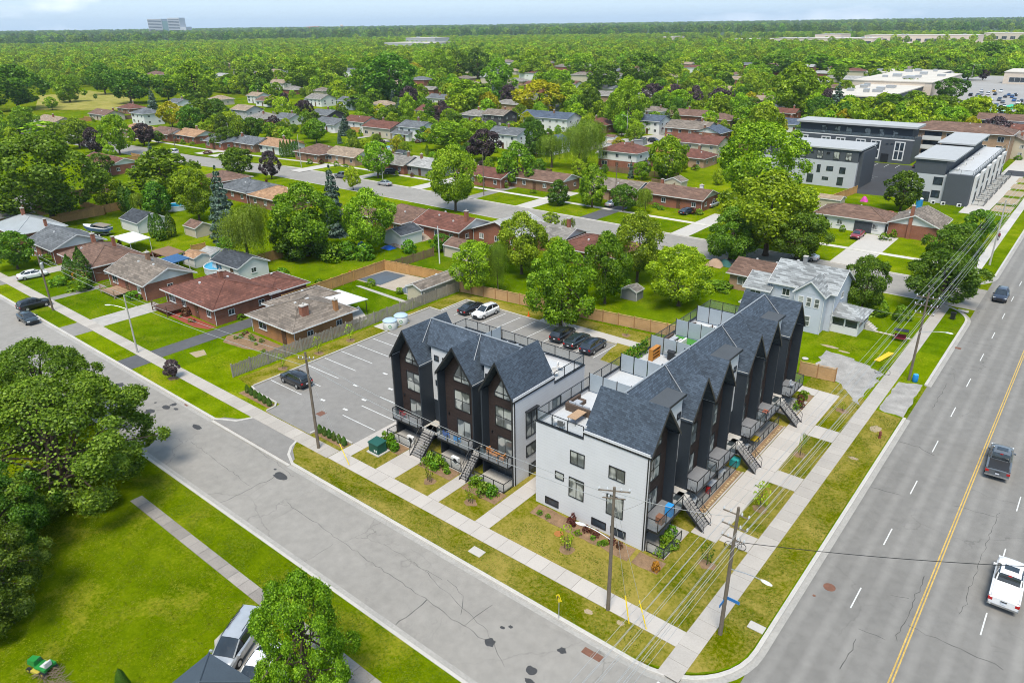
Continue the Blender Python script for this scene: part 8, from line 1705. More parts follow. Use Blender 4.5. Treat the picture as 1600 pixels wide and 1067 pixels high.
LIST = [
 (85, 348, 207, 165, 'dark', 'big dark green tree at the left behind the boat fence'), (168, 322, 264, 50, 'maple', 'leafy tree right of the big left tree'), (258, 312, 233, 112, 'maple', 'broad bright tree behind the white garage'),
 (312, 345, 262, 68, 'lime', 'lime green tree left of the blue spruce'), (355, 378, 262, 44, 'spruce', 'tall blue spruce beside the beige shed'), (248, 336, 285, 48, 'dark', 'dark round tree behind the garage'),
 (222, 335, 300, 34, 'willow', 'pale feathery small tree left of the dark round one'), (197, 330, 288, 20, 'cedar', 'left cedar by the boat yard fence'), (207, 333, 292, 16, 'cedar', 'right cedar by the boat yard fence'),
 (241, 372, 334, 13, 'cedar', 'leftmost of three cedars before the white garage'), (252, 376, 330, 22, 'cedar', 'middle of three cedars before the white garage'), (269, 370, 331, 18, 'cedar', 'rightmost of three cedars before the white garage'),
 (112, 436, 398, 20, 'cedar', 'shorter cedar before the brown hip roofed bungalow'), (134, 444, 386, 28, 'cedar', 'taller cedar before the brown hip roofed bungalow'), (28, 420, 362, 64, 'dark', 'grey green birch with white stems at the left edge'),
 (390, 412, 316, 92, 'willow', 'weeping willow behind the round blue pool'), (482, 400, 288, 108, 'maple', 'tall leafy tree behind the lawn yard'), (470, 405, 345, 78, 'dark', 'dark leafy tree in front of the tall one'),
 (525, 368, 260, 40, 'spruce', 'blue spruce between the leafy trees'), (580, 392, 296, 80, 'maple', 'leafy tree left of the white dark-roofed garage'), (712, 330, 229, 78, 'maple', 'round street tree on the cross street'),
 (374, 277, 231, 52, 'dark', 'round dark tree at the bend of the cross street'), (425, 280, 235, 31, 'plum', 'purple tree at the bend of the cross street'), (591, 278, 222, 50, 'maple', 'round leafy tree before the grey roofed bungalow'),
 (552, 297, 260, 25, 'lime', 'small lime green street tree'), (757, 252, 202, 54, 'plum', 'large copper beech before the grey roofed house'), (700, 235, 191, 72, 'maple', 'broad leafy tree left of the copper beech'), (735, 222, 190, 42, 'lime', 'light green tree behind the broad one'),
 (808, 290, 222, 58, 'maple', 'leafy tree between two brown roofed bungalows'), (905, 265, 183, 92, 'willow', 'big willow behind the long brown bungalow'), (862, 262, 208, 60, 'willow', 'smaller willow left of the big one'), (838, 245, 188, 46, 'dark', 'dark leafy tree left of the willows'),
 (925, 324, 257, 50, 'lime', 'bright green street tree before the taupe roofed bungalow'), (872, 320, 282, 40, 'dark', 'small reddish green tree on the bungalow lawn'), (973, 330, 288, 42, 'dark', 'small leafy tree left of the bare one'), (1008, 335, 292, 34, 'willow', 'thin half bare tree on the bungalow lawn'),
 (1042, 285, 214, 58, 'maple', 'round leafy tree left of the great green tree'), (979, 208, 121, 64, 'maple', 'tall round tree beside the far short street'), (842, 182, 124, 78, 'yellow', 'golden yellow tree behind the long white house'), (886, 180, 130, 48, 'maple', 'green tree right of the golden one'),
 (922, 190, 136, 40, 'dark', 'dark evergreen left of the tall round tree'), (1180, 330, 188, 145, 'locust', 'great light green tree with airy crown'), (1196, 398, 270, 150, 'maple', 'great leafy tree with forked trunk behind the pale blue house'), (1140, 405, 325, 88, 'dark', 'dark leafy tree left of the forked trunk'),
 (1246, 412, 330, 88, 'dark', 'dark purple green tree over the cross street'), (945, 474, 364, 72, 'maple', 'upright leafy tree on the lawn behind the new fence'), (876, 512, 378, 104, 'maple', 'large leafy tree overhanging the new cedar fence'), (995, 440, 334, 82, 'maple', 'leafy tree behind the upright one'),
 (1060, 478, 382, 112, 'spread', 'wide feathery tree on the back lawn'), (815, 428, 333, 82, 'maple', 'leafy tree behind the weathered garage'), (744, 460, 376, 74, 'lime', 'bushy bright tree at the corner of the two fences'), (778, 458, 372, 44, 'willow', 'slim pale stemmed tree beside the bushy one'), (870, 440, 370, 46, 'lime', 'light tree between the two large leafy ones'),
 (1345, 490, 400, 68, 'dark', 'dark leafy tree right of the pale blue house'), (1478, 440, 350, 84, 'dark', 'dark tree over the end of the cross street'), (1465, 482, 392, 112, 'dark', 'broad dark tree with purple tips at the street corner'), (1525, 378, 328, 50, 'dark', 'dense dark tree beside the main road sidewalk'), (1406, 330, 267, 58, 'dark', 'dense round tree before the new car park'),
 (690, 392, 366, 34, 'dark', 'dark bushy tree by the weathered garage'), (712, 372, 348, 36, 'lime', 'light bush tree behind the brick bungalow'), (860, 355, 332, 28, 'maple', 'small tree beside the white gabled brick house'), (885, 362, 340, 30, 'willow', 'small pale tree beside the brown roofed brick house'),
 (188, 242, 178, 50, 'lime', 'airy street tree at the bend by the long bungalow'), (226, 228, 193, 38, 'plum', 'reddish purple tree before the tan roofed bungalow'), (248, 224, 205, 20, 'dark', 'small round tree beside the reddish purple one'), (270, 200, 159, 38, 'yellow', 'golden tree left of the round dark hedge tree'), (318, 192, 154, 50, 'dark', 'left half of the dark round hedge trees'), (342, 192, 155, 46, 'dark', 'right half of the dark round hedge trees'), (243, 184, 140, 20, 'spruce', 'blue spruce behind the golden tree'), (360, 208, 174, 40, 'lime', 'lime tree before the pale two-storey house'),
 (355, 232, 198, 42, 'dark', 'leafy tree before the slate roofed bungalow'), (205, 162, 108, 62, 'dark', 'dark round tree at the edge of the park'), (264, 158, 118, 50, 'dark', 'dark tree right of the park'), (308, 160, 96, 70, 'maple', 'big leafy tree left of the tan roofed house'), (362, 145, 116, 42, 'maple', 'leafy tree behind the tan roofed house'),
 (402, 148, 96, 56, 'dark', 'tall dark tree left of the white house gap'), (472, 142, 92, 56, 'maple', 'tall leafy tree right of the white house gap'), (520, 130, 88, 50, 'lime', 'bright tree in the middle wood'), (612, 162, 84, 86, 'dark', 'giant dark tree rising over the middle houses'), (580, 158, 90, 60, 'maple', 'left companion of the giant dark tree'), (545, 145, 122, 34, 'lime', 'lime tree behind the white gabled house'), (530, 132, 120, 36, 'lime', 'lime tree left of the giant dark one'),
 (640, 172, 134, 27, 'plum', 'purple tree behind the green column tree'), (638, 190, 146, 28, 'maple', 'upright green tree before the cream house'), (672, 190, 162, 22, 'dark', 'small dark tree before the cream house'), (692, 192, 158, 29, 'plum', 'dark purple tree before the cream house'), (596, 188, 162, 26, 'yellow', 'small yellow green tree before the beige bungalow'), (560, 172, 148, 38, 'dark', 'leafy tree beside the white gabled house'), (476, 185, 156, 30, 'plum', 'purple tree before the charcoal house'), (480, 198, 174, 24, 'dark', 'green bush tree before the purple one'), (540, 212, 180, 20, 'spruce', 'dark spruce before the white red-roofed house'), (428, 168, 150, 30, 'maple', 'leafy tree left of the white dormered house'), (446, 165, 145, 14, 'plum', 'little plum tree near the dormered house'),
 (730, 180, 126, 72, 'maple', 'broad leafy tree behind the cream house'), (795, 168, 132, 30, 'plum', 'dark purple tree left of the golden tree'), (755, 186, 174, 32, 'plum', 'low purple tree before the charcoal house'), (662, 222, 198, 26, 'dark', 'dark tree left of the broad leafy one'), (688, 130, 78, 46, 'maple', 'tall tree in the middle wood, left of three'), (716, 126, 76, 44, 'dark', 'tall tree in the middle wood, middle of three'), (746, 124, 76, 42, 'dark', 'tall tree in the middle wood, right of three'), (648, 118, 98, 22, 'yellow', 'yellow tree deep in the middle wood'), (662, 116, 80, 36, 'lime', 'lime tree beside the deep yellow tree'), (780, 150, 92, 54, 'maple', 'leafy tree above the golden one'),
 (830, 124, 78, 44, 'lime', 'light tree above the golden one'), (905, 120, 82, 42, 'lime', 'light tree above the dark evergreen'), (868, 150, 110, 52, 'maple', 'leafy tree between the golden and dark ones'), (940, 150, 96, 54, 'dark', 'dark tree behind the tall round one'), (1000, 142, 82, 64, 'dark', 'big dark tree right of the tall round one'), (1040, 140, 100, 40, 'maple', 'leafy tree above the purple row'), (1030, 122, 106, 12, 'yellow', 'thin golden tree above the purple row'),
 (1018, 170, 130, 34, 'plum', 'first purple tree of the row, reddest'), (1052, 172, 132, 32, 'plum', 'second purple tree of the row'), (1085, 174, 134, 30, 'plum', 'third purple tree of the row'), (1122, 178, 138, 38, 'plum', 'fourth purple tree of the row'), (1150, 176, 147, 26, 'plum', 'fifth purple tree of the row'), (1170, 180, 152, 34, 'dark', 'dark green tree right of the purple row'), (1168, 152, 116, 38, 'maple', 'round leafy tree above the purple row'), (1125, 128, 100, 46, 'lime', 'lime tree beyond the purple row'),
 (1012, 208, 186, 34, 'maple', 'spreading small tree before the white garage door'), (1050, 212, 190, 28, 'plum', 'dark purple tree beside the taupe roofed brick house'), (1190, 225, 164, 60, 'maple', 'leafy tree left of the long condo block'), (1240, 180, 98, 78, 'maple', 'tall twin-trunked tree behind the condos'), (1288, 182, 138, 22, 'plum', 'purple tree between the tall tree and the spruce'), (1304, 186, 131, 30, 'spruce', 'dark blue spruce behind the long condo block'), (1318, 160, 125, 30, 'lime', 'light tree behind the blue spruce'), (1334, 186, 154, 26, 'lime', 'light bushy tree right of the spruce'), (1345, 187, 164, 18, 'spruce', 'small blue spruce at the end of the condo roof'), (1256, 225, 194, 32, 'dark', 'leafy tree at the left end of the long condo block'),
 (1390, 190, 148, 62, 'dark', 'left tree of the big clump before the plaza'), (1425, 192, 143, 66, 'maple', 'middle tree of the big clump before the plaza'), (1465, 192, 148, 62, 'dark', 'right tree of the big clump before the plaza'), (1505, 196, 158, 44, 'maple', 'low tree at the right end of the big clump'), (1412, 150, 121, 58, 'willow', 'pale feathery tree before the plaza roof'), (1483, 158, 121, 48, 'dark', 'dark tree right of the plaza roof'), (1512, 126, 98, 38, 'dark', 'round dark tree at the car park edge'), (1535, 126, 108, 16, 'plum', 'dark purple tree at the car park edge'), (1320, 118, 92, 60, 'maple', 'broad tree above the plaza, leftmost'), (1370, 118, 92, 52, 'lime', 'broad tree above the plaza, second'), (1430, 112, 80, 50, 'maple', 'broad tree above the plaza, third'), (1480, 110, 78, 50, 'lime', 'broad tree above the plaza, fourth'), (1545, 106, 66, 58, 'dark', 'broad tree above the plaza, rightmost'), (1210, 118, 84, 60, 'dark', 'broad tree beyond the tall twin-trunked one'), (1280, 112, 85, 52, 'maple', 'broad tree behind the blue spruce'),
 (1118, 160, 124, 34, 'lime', 'lime tree behind the red roofed brick house'), (110, 160, 118, 44, 'maple', 'pale spreading tree standing in the park field'), (82, 172, 152, 20, 'maple', 'small tree at the near edge of the park field'), (30, 172, 100, 90, 'dark', 'dark trees at the left edge of the park'), (165, 148, 98, 44, 'dark', 'dark tree at the back of the park'), (70, 212, 190, 60, 'lime', 'bushes beside the park street'), (125, 232, 185, 50, 'maple', 'leafy tree before the long bungalow near the bend'), (150, 238, 200, 36, 'plum', 'dull purple tree before the long bungalow near the bend'), (160, 278, 240, 40, 'dark', 'dark bush tree before the long bungalow'),
]
TIGHT = set()
for px, pb, pt, w, kd, lb in LIST: T(px, pb, pt, w, kd, lb)
# foreground hedge of dark cedars on the cross street
for i in range(6):
    T(441+i*5.0, 246, 219-(i % 2)*2, 7.5, 'cedar', 'clipped cedar in the tall hedge beside the white bungalow', group='cedars of the clipped hedge')
hx0, hy0 = G(345, 250); hx1, hy1 = G(385, 240)
P_ = np.stack([np.linspace(hx0, hx1, 1100)+rng.normal(0, .6, 1100), np.linspace(hy0, hy1, 1100)+rng.normal(0, .6, 1100), rng.uniform(.05, 1.5, 1100)], 1)
tag(put(cardmesh('hedge', cards(P_, np.tile((0, -.5, .8), (1100, 1)), .45, .7, 3), LEAF['shrub']), 'hedge'), 'long low green hedge on the lawn of the orange tan roofed bungalow', 'hedge')
# filler trees of the residential canopy
rf_ = random.Random(77); placed = [(x, y, w) for _, _, x, y, _, w in TREELIST]; nf = 0
def clear(x, y, r):
    if x > -1 and x < 24: return False
    if 80 < y < 100 and x > -440: return False
    if -16 < y < 0: return False
    if -70 < x < 30 and 150 < y < 250: return False
    if -110 < x < 30 and 328 < y < 640: return False
    if -64 < x < 6 and -5 < y < 62: return False
    if -470 < x < -290 and 95 < y < 225: return False
    for a, b, w, d in FARXY:
        if abs(x-a) < w/2+r*.55 and -d/2-r*.9-5 < y-b < d/2+r*.5: return False
    for o_, l_, a, b in HOUSES:
        if abs(x-a) < 8+r*.3 and -7-r*.7 < y-b < 6+r*.3: return False
    for a, b, w in placed:
        if (x-a)**2+(y-b)**2 < (r*.62+w*.30)**2: return False
    return True
FILL = []; tries = 0
HPX = [proj(a, b, 4)[:2]+(math.dist((a, b), (CAMP.x, CAMP.y)),) for _, _, a, b in HOUSES]+[proj(o.location.x, o.location.y, 4)[:2]+(math.dist(o.location[:2], (CAMP.x, CAMP.y)),) for _, o, _ in FARH]
while nf < 230 and tries < 9000:
    tries += 1
    px, py = rf_.uniform(-40, 1640), rf_.uniform(100, 225)
    x, y = G(px, py); d = math.dist((x, y), (CAMP.x, CAMP.y))
    h = rf_.uniform(5.5, 9.5) if d < 330 else rf_.uniform(6, 12); w = h*rf_.uniform(.75, 1.1)
    if d > 480 or not clear(x, y, w/2): continue
    q0, q1, zc_ = proj(x, y, h*.55); qw, qh = w*.42*FPX/zc_, h*.45*FPX/zc_
    if any(abs(q0-a) < qw+6 and -qh-4 < q1-b < qh+5 and d < dd-3 for a, b, dd in HPX): continue
    kd = rf_.choices(['maple', 'dark', 'lime', 'yellow', 'plum', 'spruce', 'willow'], [38, 22, 26, 3, 5, 4, 4])[0]
    if kd in ('spruce',): w *= .5
    o = tree_at(x, y, h, w, kd, None, None, 'canopy trees between the far houses'); FILL.append((o, kd, x, y, h, q0))
    placed.append((x, y, w)); nf += 1
# young trees and sheds in the back yards
nf = tries = 0
while nf < 130 and tries < 6000:
    tries += 1; px, py = rf_.uniform(130, 1160), rf_.uniform(150, 300); x, y = G(px, py); h = rf_.uniform(2.8, 5.8); w = h*rf_.uniform(.7, 1.0)
    if not clear(x, y, w/2) or 96 < y < 112 or (y < 84 and py > 265): continue
    q0, q1, zc_ = proj(x, y, h*.55); d = math.dist((x, y), (CAMP.x, CAMP.y)); qw, qh = w*.42*FPX/zc_, h*.45*FPX/zc_
    if any(abs(q0-a) < qw+5 and -qh-3 < q1-b < qh+4 and d < dd-3 for a, b, dd in HPX): continue
    kd = rf_.choices(['maple', 'dark', 'lime', 'yellow', 'plum', 'spruce', 'cedar'], [34, 24, 24, 4, 8, 5, 6])[0]
    if kd in ('spruce', 'cedar'): w *= .45
    o = tree_at(x, y, h, w, kd, 2, None, 'young trees in the back yards', name='young_tree'); FILL.append((o, kd, x, y, h, q0)); placed.append((x, y, w)); nf += 1
nf = tries = 0; SHN = []
while nf < 16 and tries < 3000:
    tries += 1; px, py = rf_.uniform(150, 1150), rf_.uniform(150, 250); x, y = G(px, py)
    if not clear(x, y, 2.2) or y < 118: continue
    w_ = min((math.dist((x, y), (a, b)), l) for _, l, a, b in HOUSES)[1]; w_ = ' '.join(w_.replace(',', '').split()[:7])
    while w_.split()[-1] in ('and', 'of', 'in', 'the', 'with', 'behind', 'at', 'left', 'right', 'before', 'on', 'beside', 'a', 'to', 'white', 'over'): w_ = ' '.join(w_.split()[:-1])
    rfc = rf_.choice(['brown', 'grey', 'dark', 'tan']); o = house(x-1.8, y-1.5, x+1.8, y+1.5, '%s%s roofed garden shed in the yard near %s' % (('', 'second ', 'third ')[SHN.count((rfc, w_))], rfc, w_), 'gable', 'x', rf_.choice(['white', 'cream', 'grey', 'beige']), rfc, he=1.9, pitch=.45, oh=.15, wins=False, vents=0, detail=1, name='shed', cat='shed'); HOUSES.pop(); FARXY.append((x, y, 4, 4)); SHN.append((rfc, w_)); nf += 1
# yard planting, drives and fences round the mid-distance houses
ry = random.Random(44); fk = 0
for o_, l_, a, b in HOUSES:
    d = math.dist((a, b), (CAMP.x, CAMP.y)); w_ = ' '.join(l_.replace(',', '').split()[:8])
    while w_.split()[-1] in ('and', 'of', 'in', 'the', 'with', 'behind', 'at', 'left', 'right', 'before', 'on', 'beside', 'a', 'to', 'white', 'over'): w_ = ' '.join(w_.split()[:-1])
    if not 150 < d < 420 or 'shed' in l_ or 'garage' in l_.split()[:3]: continue
    for i in range(ry.randint(2, 4)):
        s_ = ry.choice((-1, 1)); x, y = a+ry.uniform(-8, 8), b+s_*ry.uniform(5.6, 9.0); k_ = ry.choice(['shrub', 'shrub', 'redbush', 'shrub'])
        if 82 < y < 98: continue
        shrub(x, y, ry.uniform(1.2, 2.8), ry.uniform(.8, 1.8), k_, '%s shrub planted %s %s' % ('dark red' if k_ == 'redbush' else 'green', 'before' if s_ < 0 else 'behind', w_), 'yard shrubs round the houses')
    if ry.random() < .62 and d > 170 and fk < 34:
        x0 = a+ry.choice((-1, 1))*ry.uniform(8, 9); y0 = b+ry.uniform(4, 7); y1 = y0+ry.uniform(8, 15)
        if not (76 < y1 < 100 or x0 > -8): fence([(x0, y0), (x0, y1), (x0-ry.choice((8, 14)), y1)], 1.7, ry.choice(['board', 'picket', 'board']), 'garden fence behind %s' % w_, ry.choice([None, WOODBR, WOODOR])); fk += 1
    if d > 150 and b > 130: drive(rect(a-7, b-12, a-4, b-4.6), ry.choice([CONC, CONC_OLD, LOT, DRIVE_DARK]))
# ------------------------------------------------------------------ shrubs and saplings
random.seed(5)
for i in range(6): tree_at(-58.2+i*1.0, 1.62-.06*i, 1.15, .62, 'cedar', 1, 'small clipped cedar in the left planting strip of the lot entrance', 'small cedars at the lot entrance, left strip', name='young_cedar')
for i in range(6): tree_at(-43.6+i*.82, 1.2, 1.15, .62, 'cedar', 1, 'small clipped cedar in the right planting strip of the lot entrance', 'small cedars at the lot entrance, right strip', name='young_cedar')
def bedshrubs(n, x0, y0, x1, y1, kinds, w0, w1, label, group, hk=.9):
    for i in range(n):
        k_ = random.choice(kinds); w_ = random.uniform(w0, w1)
        shrub(random.uniform(x0, x1), random.uniform(y0, y1), w_, w_*hk*random.uniform(.8, 1.2), k_, label, group)
bedshrubs(9, -37.0, 3.7, -33.9, 4.9, ['shrub'], .8, 1.3, 'leafy shrub in the bed under the left gable of the shorter row', 'shrubs under the left gable')
bedshrubs(11, -30.6, 3.7, -26.7, 4.9, ['shrub'], .8, 1.3, 'leafy shrub in the bed under the middle gable of the shorter row', 'shrubs under the middle gable')
bedshrubs(9, -24.6, 3.5, -21.0, 4.7, ['shrub'], .8, 1.3, 'leafy shrub in the bed under the right gable of the shorter row', 'shrubs under the right gable')
bedshrubs(9, -17.2, 4.9, -7.6, 5.6, ['redbush'], .45, .75, 'russet shrub in the mulch bed along the white end wall', 'russet shrubs along the white end wall', 1.1); bedshrubs(8, -16.6, 4.35, -8.6, 4.9, ['shrub'], .45, .65, 'small round green shrub in the mulch bed along the white end wall', 'green shrubs along the white end wall', .8)
bedshrubs(9, -5.9, 6.2, -5.0, 10.2, ['shrub'], .8, 1.3, 'lush shrub beside the nearest stairs of the long row', 'shrubs by the nearest stairs'); bedshrubs(8, -6.0, 36.0, -5.0, 41.6, ['shrub', 'shrub', 'redbush'], .7, 1.2, 'shrub in the bed at the far end of the long row', 'shrubs at the far end of the long row')
x, y = G(1238/1, 850) if False else G(1042, 873); shrub(-4.9, 4.6, .9, .9, 'burning', 'orange leaved shrub at the corner of the white end wall', big=True)
for px, py, h, kd, lb in [(671, 752, 1.9, 'maple', 'staked sapling before the middle gable'), (735, 785, 1.9, 'maple', 'staked sapling before the right gable'), (886, 858, 2.6, 'lime', 'staked sapling before the white end wall'), (1104, 882, 2.2, 'dark', 'slim sapling beside the corner pole'), (1187, 795, 3.0, 'lime', 'young bright tree on the near grass strip of the long row'), (1250, 711, 2.6, 'willow', 'young pale tree on the middle grass strip of the long row'), (1316, 642, 1.2, 'lime', 'low young tree on the far grass strip of the long row'), (498, 552, 2.6, 'lime', 'left sapling along the picket fence'), (548, 532, 2.6, 'lime', 'right sapling along the picket fence'), (442, 576, 2.2, 'lime', 'sapling by the picket fence near the black hatchback'), (978, 524, 1.4, 'lime', 'little sapling along the new cedar fence')]:
    x, y = G(px, py); tree_at(x, y, h, h*.5, kd, 4, lb, name='sapling', rz=.3)
    st = empty('tree_stake', (x, y, 0), 0, 'pair of stakes holding the %s' % lb.split(' ', 1)[1] if 'staked' in lb else None, 'stake') if 'staked' in lb else None
    if st:
        for s_ in (-.25, .25): MB().tube((s_, 0, 0), (s_, 0, 1.2), .025, None, 5).build('stake', BARK, st)
    lw = bpy.data.objects['lawn']; blob('mulch_ring', x, y, .75, .6, MULCH, lw, .012)
x, y = G(271, 591); blob('mulch_ring', x, y, .7, .6, MULCH, bpy.data.objects['lawn'], .012)
for px, py, w_, h_, kd, lb in [(93, 446, 3.2, 1.7, 'shrub', 'yellow green rounded shrub on the left lawn'), (123, 438, 2.0, 1.8, 'burning', 'golden shrub beside the cedars'), (130, 452, 4.2, 2.0, 'shrub', 'spreading green shrub under the cedars'), (75, 412, 3.4, 1.8, 'shrub', 'round shrub before the slate roofed bungalow'), (293, 492, 2.2, 1.3, 'redbush', 'dark red shrub before the brown deck'), (375, 498, 1.6, .8, 'shrub', 'low shrub beside the red-brown bungalow wall'), (545, 402, 5.0, 3.2, 'shrub', 'left big bush behind the cedar fence'), (520, 408, 5, 3.4, 'shrub', 'leftmost big bush behind the cedar fence'), (572, 405, 4.6, 3.0, 'shrub', 'right big bush behind the cedar fence'), (500, 398, 4, 3, 'shrub', 'big bush under the dark leafy tree'), (580, 446, 1.8, 1.2, 'shrub', 'round shrub by the pool cover'), (624, 459, 1.6, 1.1, 'shrub', 'round shrub before the long cream shed'), (548, 436, 1.2, 1.6, 'burning', 'golden shrub in the corner of the pool yard'), (500, 448, 1.6, 1.4, 'shrub', 'shrub along the orange cedar fence'), (1372, 492, 3.6, 2.4, 'dark' if False else 'shrub', 'round bush right of the pale blue house'), (1405, 500, 2.8, 2.2, 'shrub', 'second bush right of the pale blue house'), (440, 432, 3.0, 1.6, 'shrub', 'shrub beside the blue-roofed garage'), (1316, 362, 1.6, 1.4, 'shrub', 'clipped round shrub before the white bungalow'), (1345, 365, 2, .7, 'shrub', 'low shrubs before the white bungalow'), (1090, 335, 3.0, 1.2, 'shrub', 'shrub beside the red brick bungalow steps'), (1000, 322, 3, 1.3, 'shrub', 'shrub before the red brick bungalow window'), (835, 292, 3, 2, 'redbush', 'reddish shrub before the brown brick bungalow'), (480, 246, 2.6, 1.7, 'shrub', 'round shrub right of the cedar hedge'), (395, 232, 3, 2, 'shrub', 'round shrub on the slate bungalow lawn'), (325, 240, 4, 1.0, 'redbush', 'dark low shrubs on the corner lawn'), (670, 270, 2.4, 1.6, 'burning', 'golden shrub on the pale roofed bungalow lawn'), (648, 258, 3.5, 2.6, 'shrub', 'light bush beside the brick bungalow'), (1005, 268, 3.5, 2, 'shrub', 'bush behind the taupe roofed bungalow'), (1180, 350, 3, 1.6, 'shrub', 'bush under the great leafy tree'), (975, 455, 3.2, 2.4, 'shrub', 'pale bush beside the upright lawn tree'), (1120, 450, 5, 1.2, 'shrub', 'low hedge shrub beside the garden behind the pale blue house'), (355, 388, 4, 2.4, 'shrub', 'bush beside the white metal shed'), (340, 405, 3, 2, 'shrub', 'bush under the willow edge'), (640, 395, 3.5, 2.6, 'shrub', 'tall bush by the brown weathered fence'), (205, 400, 2, 1, 'shrub', 'shrub before the taupe roofed bungalow deck'), (213, 465, 3.6, 1.2, 'shrub', 'blue green plants beside the taupe bungalow wall'), (245, 400, 3, 1.0, 'redbush', 'row of dark shrubs along the garage path')]:
    x, y = G(px, py); shrub(x, y, w_, h_, kd, lb, big=True)
bedshrubs(10, -75, 8.8, -65.5, 12.0, ['shrub', 'shrub', 'redbush'], .5, 1.0, 'small shrub in the front bed of the orange brick bungalow', 'shrubs before the orange brick bungalow', .8); bedshrubs(6, -93, 8.7, -82, 9.9, ['shrub', 'redbush'], .4, .8, 'small shrub in the red mulch bed of the red-brown bungalow', 'shrubs in the red mulch bed', .8); bedshrubs(6, -75.5, 23, -75, 30, ['shrub'], .6, .9, 'shrub beside the dark driveway', 'shrubs beside the dark driveway')
# mown grass of the nearest turf: tufts too many to count
def tufts(name, label, rects, n, size, z=.02):
    A = np.array([(c-a)*(d-b) for a, b, c, d in rects]); k = rng.choice(len(rects), n, p=A/A.sum()); Q = np.array(rects)[k]; u = rng.uniform(0, 1, (n, 2))
    P = np.column_stack([Q[:, 0]+(Q[:, 2]-Q[:, 0])*u[:, 0], Q[:, 1]+(Q[:, 3]-Q[:, 1])*u[:, 1], np.full(n, z)])
    w = np.sin(P[:, 0]*.9+1)*np.cos(P[:, 1]*1.3)+np.sin(P[:, 0]*2.3+P[:, 1]*1.7)*.7+rng.normal(0, .5, n); P = P[w > -.3]
    tag(put(cardmesh(name, cards(P, np.tile((0, 0, 1.), (len(P), 1)), size, .45, 17, .5), LEAF['turf']), name), label, None, None, 'stuff')
tufts('grass', 'mown grass of the foreground lawn', [(-62, -44, -25.5, -17.5), (-25.5, -17.4, -12, -16.4)], 62000, .15)
tufts('grass', 'mown grass of the street boulevards', [(-50, -16.1, -4, -13.0), (-38, -4.0, -2, -1.6), (1.7, 2, 4.1, 42), (-17, .5, -5, 3.3), (-2.5, 13.6, -.1, 21.8), (-2.5, 24.7, -.1, 32.6)], 42000, .13)
# ------------------------------------------------------------------ far woods (stuff): instanced trees out to the horizon
def far_wood(name, pts, scales, label, kinds, lod=3):
    src = bpy.data.collections.new(name+'_source')
    for kd in kinds:
        for sd_ in (1, 2):
            tm, cm, H, Wd = variant(kd, lod, sd_); c_ = bpy.data.objects.new('crown_source', cm); src.objects.link(c_)
    me = bpy.data.meshes.new(name); me.vertices.add(len(pts)); me.vertices.foreach_set('co', np.asarray(pts, np.float32).ravel())
    at = me.attributes.new('sc', 'FLOAT', 'POINT'); at.data.foreach_set('value', np.asarray(scales, np.float32))
    ix = me.attributes.new('pick', 'INT', 'POINT'); nk = len(kinds)*2; ix.data.foreach_set('value', rng.integers(0, nk, len(pts)).astype(np.int32))
    o = put(me, name); tag(o, label, None, None, 'stuff')
    gt = bpy.data.node_groups.new(name, 'GeometryNodeTree'); gt.interface.new_socket('Geometry', in_out='INPUT', socket_type='NodeSocketGeometry'); gt.interface.new_socket('Geometry', in_out='OUTPUT', socket_type='NodeSocketGeometry')
    gi, go = gt.nodes.new('NodeGroupInput'), gt.nodes.new('NodeGroupOutput')
    mp = gt.nodes.new('GeometryNodeMeshToPoints'); ip = gt.nodes.new('GeometryNodeInstanceOnPoints'); ci = gt.nodes.new('GeometryNodeCollectionInfo')
    ci.inputs['Collection'].default_value = src; ci.inputs['Separate Children'].default_value = True; ci.inputs['Reset Children'].default_value = True
    na = gt.nodes.new('GeometryNodeInputNamedAttribute'); na.data_type = 'FLOAT'; na.inputs['Name'].default_value = 'sc'
    nb = gt.nodes.new('GeometryNodeInputNamedAttribute'); nb.data_type = 'INT'; nb.inputs['Name'].default_value = 'pick'
    rv = gt.nodes.new('FunctionNodeRandomValue'); rv.data_type = 'FLOAT_VECTOR'; rv.inputs[0].default_value = (0, 0, 0); rv.inputs[1].default_value = (0, 0, 6.283)
    ip.inputs['Pick Instance'].default_value = True
    L_ = gt.links.new
    L_(gi.outputs[0], mp.inputs[0]); L_(mp.outputs[0], ip.inputs['Points']); L_(ci.outputs[0], ip.inputs['Instance']); L_(nb.outputs['Attribute'], ip.inputs['Instance Index']); L_(na.outputs['Attribute'], ip.inputs['Scale']); L_(rv.outputs[0], ip.inputs['Rotation']); L_(ip.outputs[0], go.inputs[0])
    md = o.modifiers.new('scatter', 'NODES'); md.node_group = gt; return o
camv = np.array([CAMP.x, CAMP.y]); fx, fy = _fwd.x, _fwd.y; fl = math.hypot(fx, fy); fx, fy = fx/fl, fy/fl
def wedge(n, d0, d1, power=1.0):
    u = rng.uniform(0, 1, n); d_ = np.sqrt(d0**2+(d1**2-d0**2)*u**power); a = rng.uniform(-.82, .82, n)
    return np.stack([camv[0]+d_*(fx*np.cos(a)-fy*np.sin(a)), camv[1]+d_*(fy*np.cos(a)+fx*np.sin(a))], 1), d_
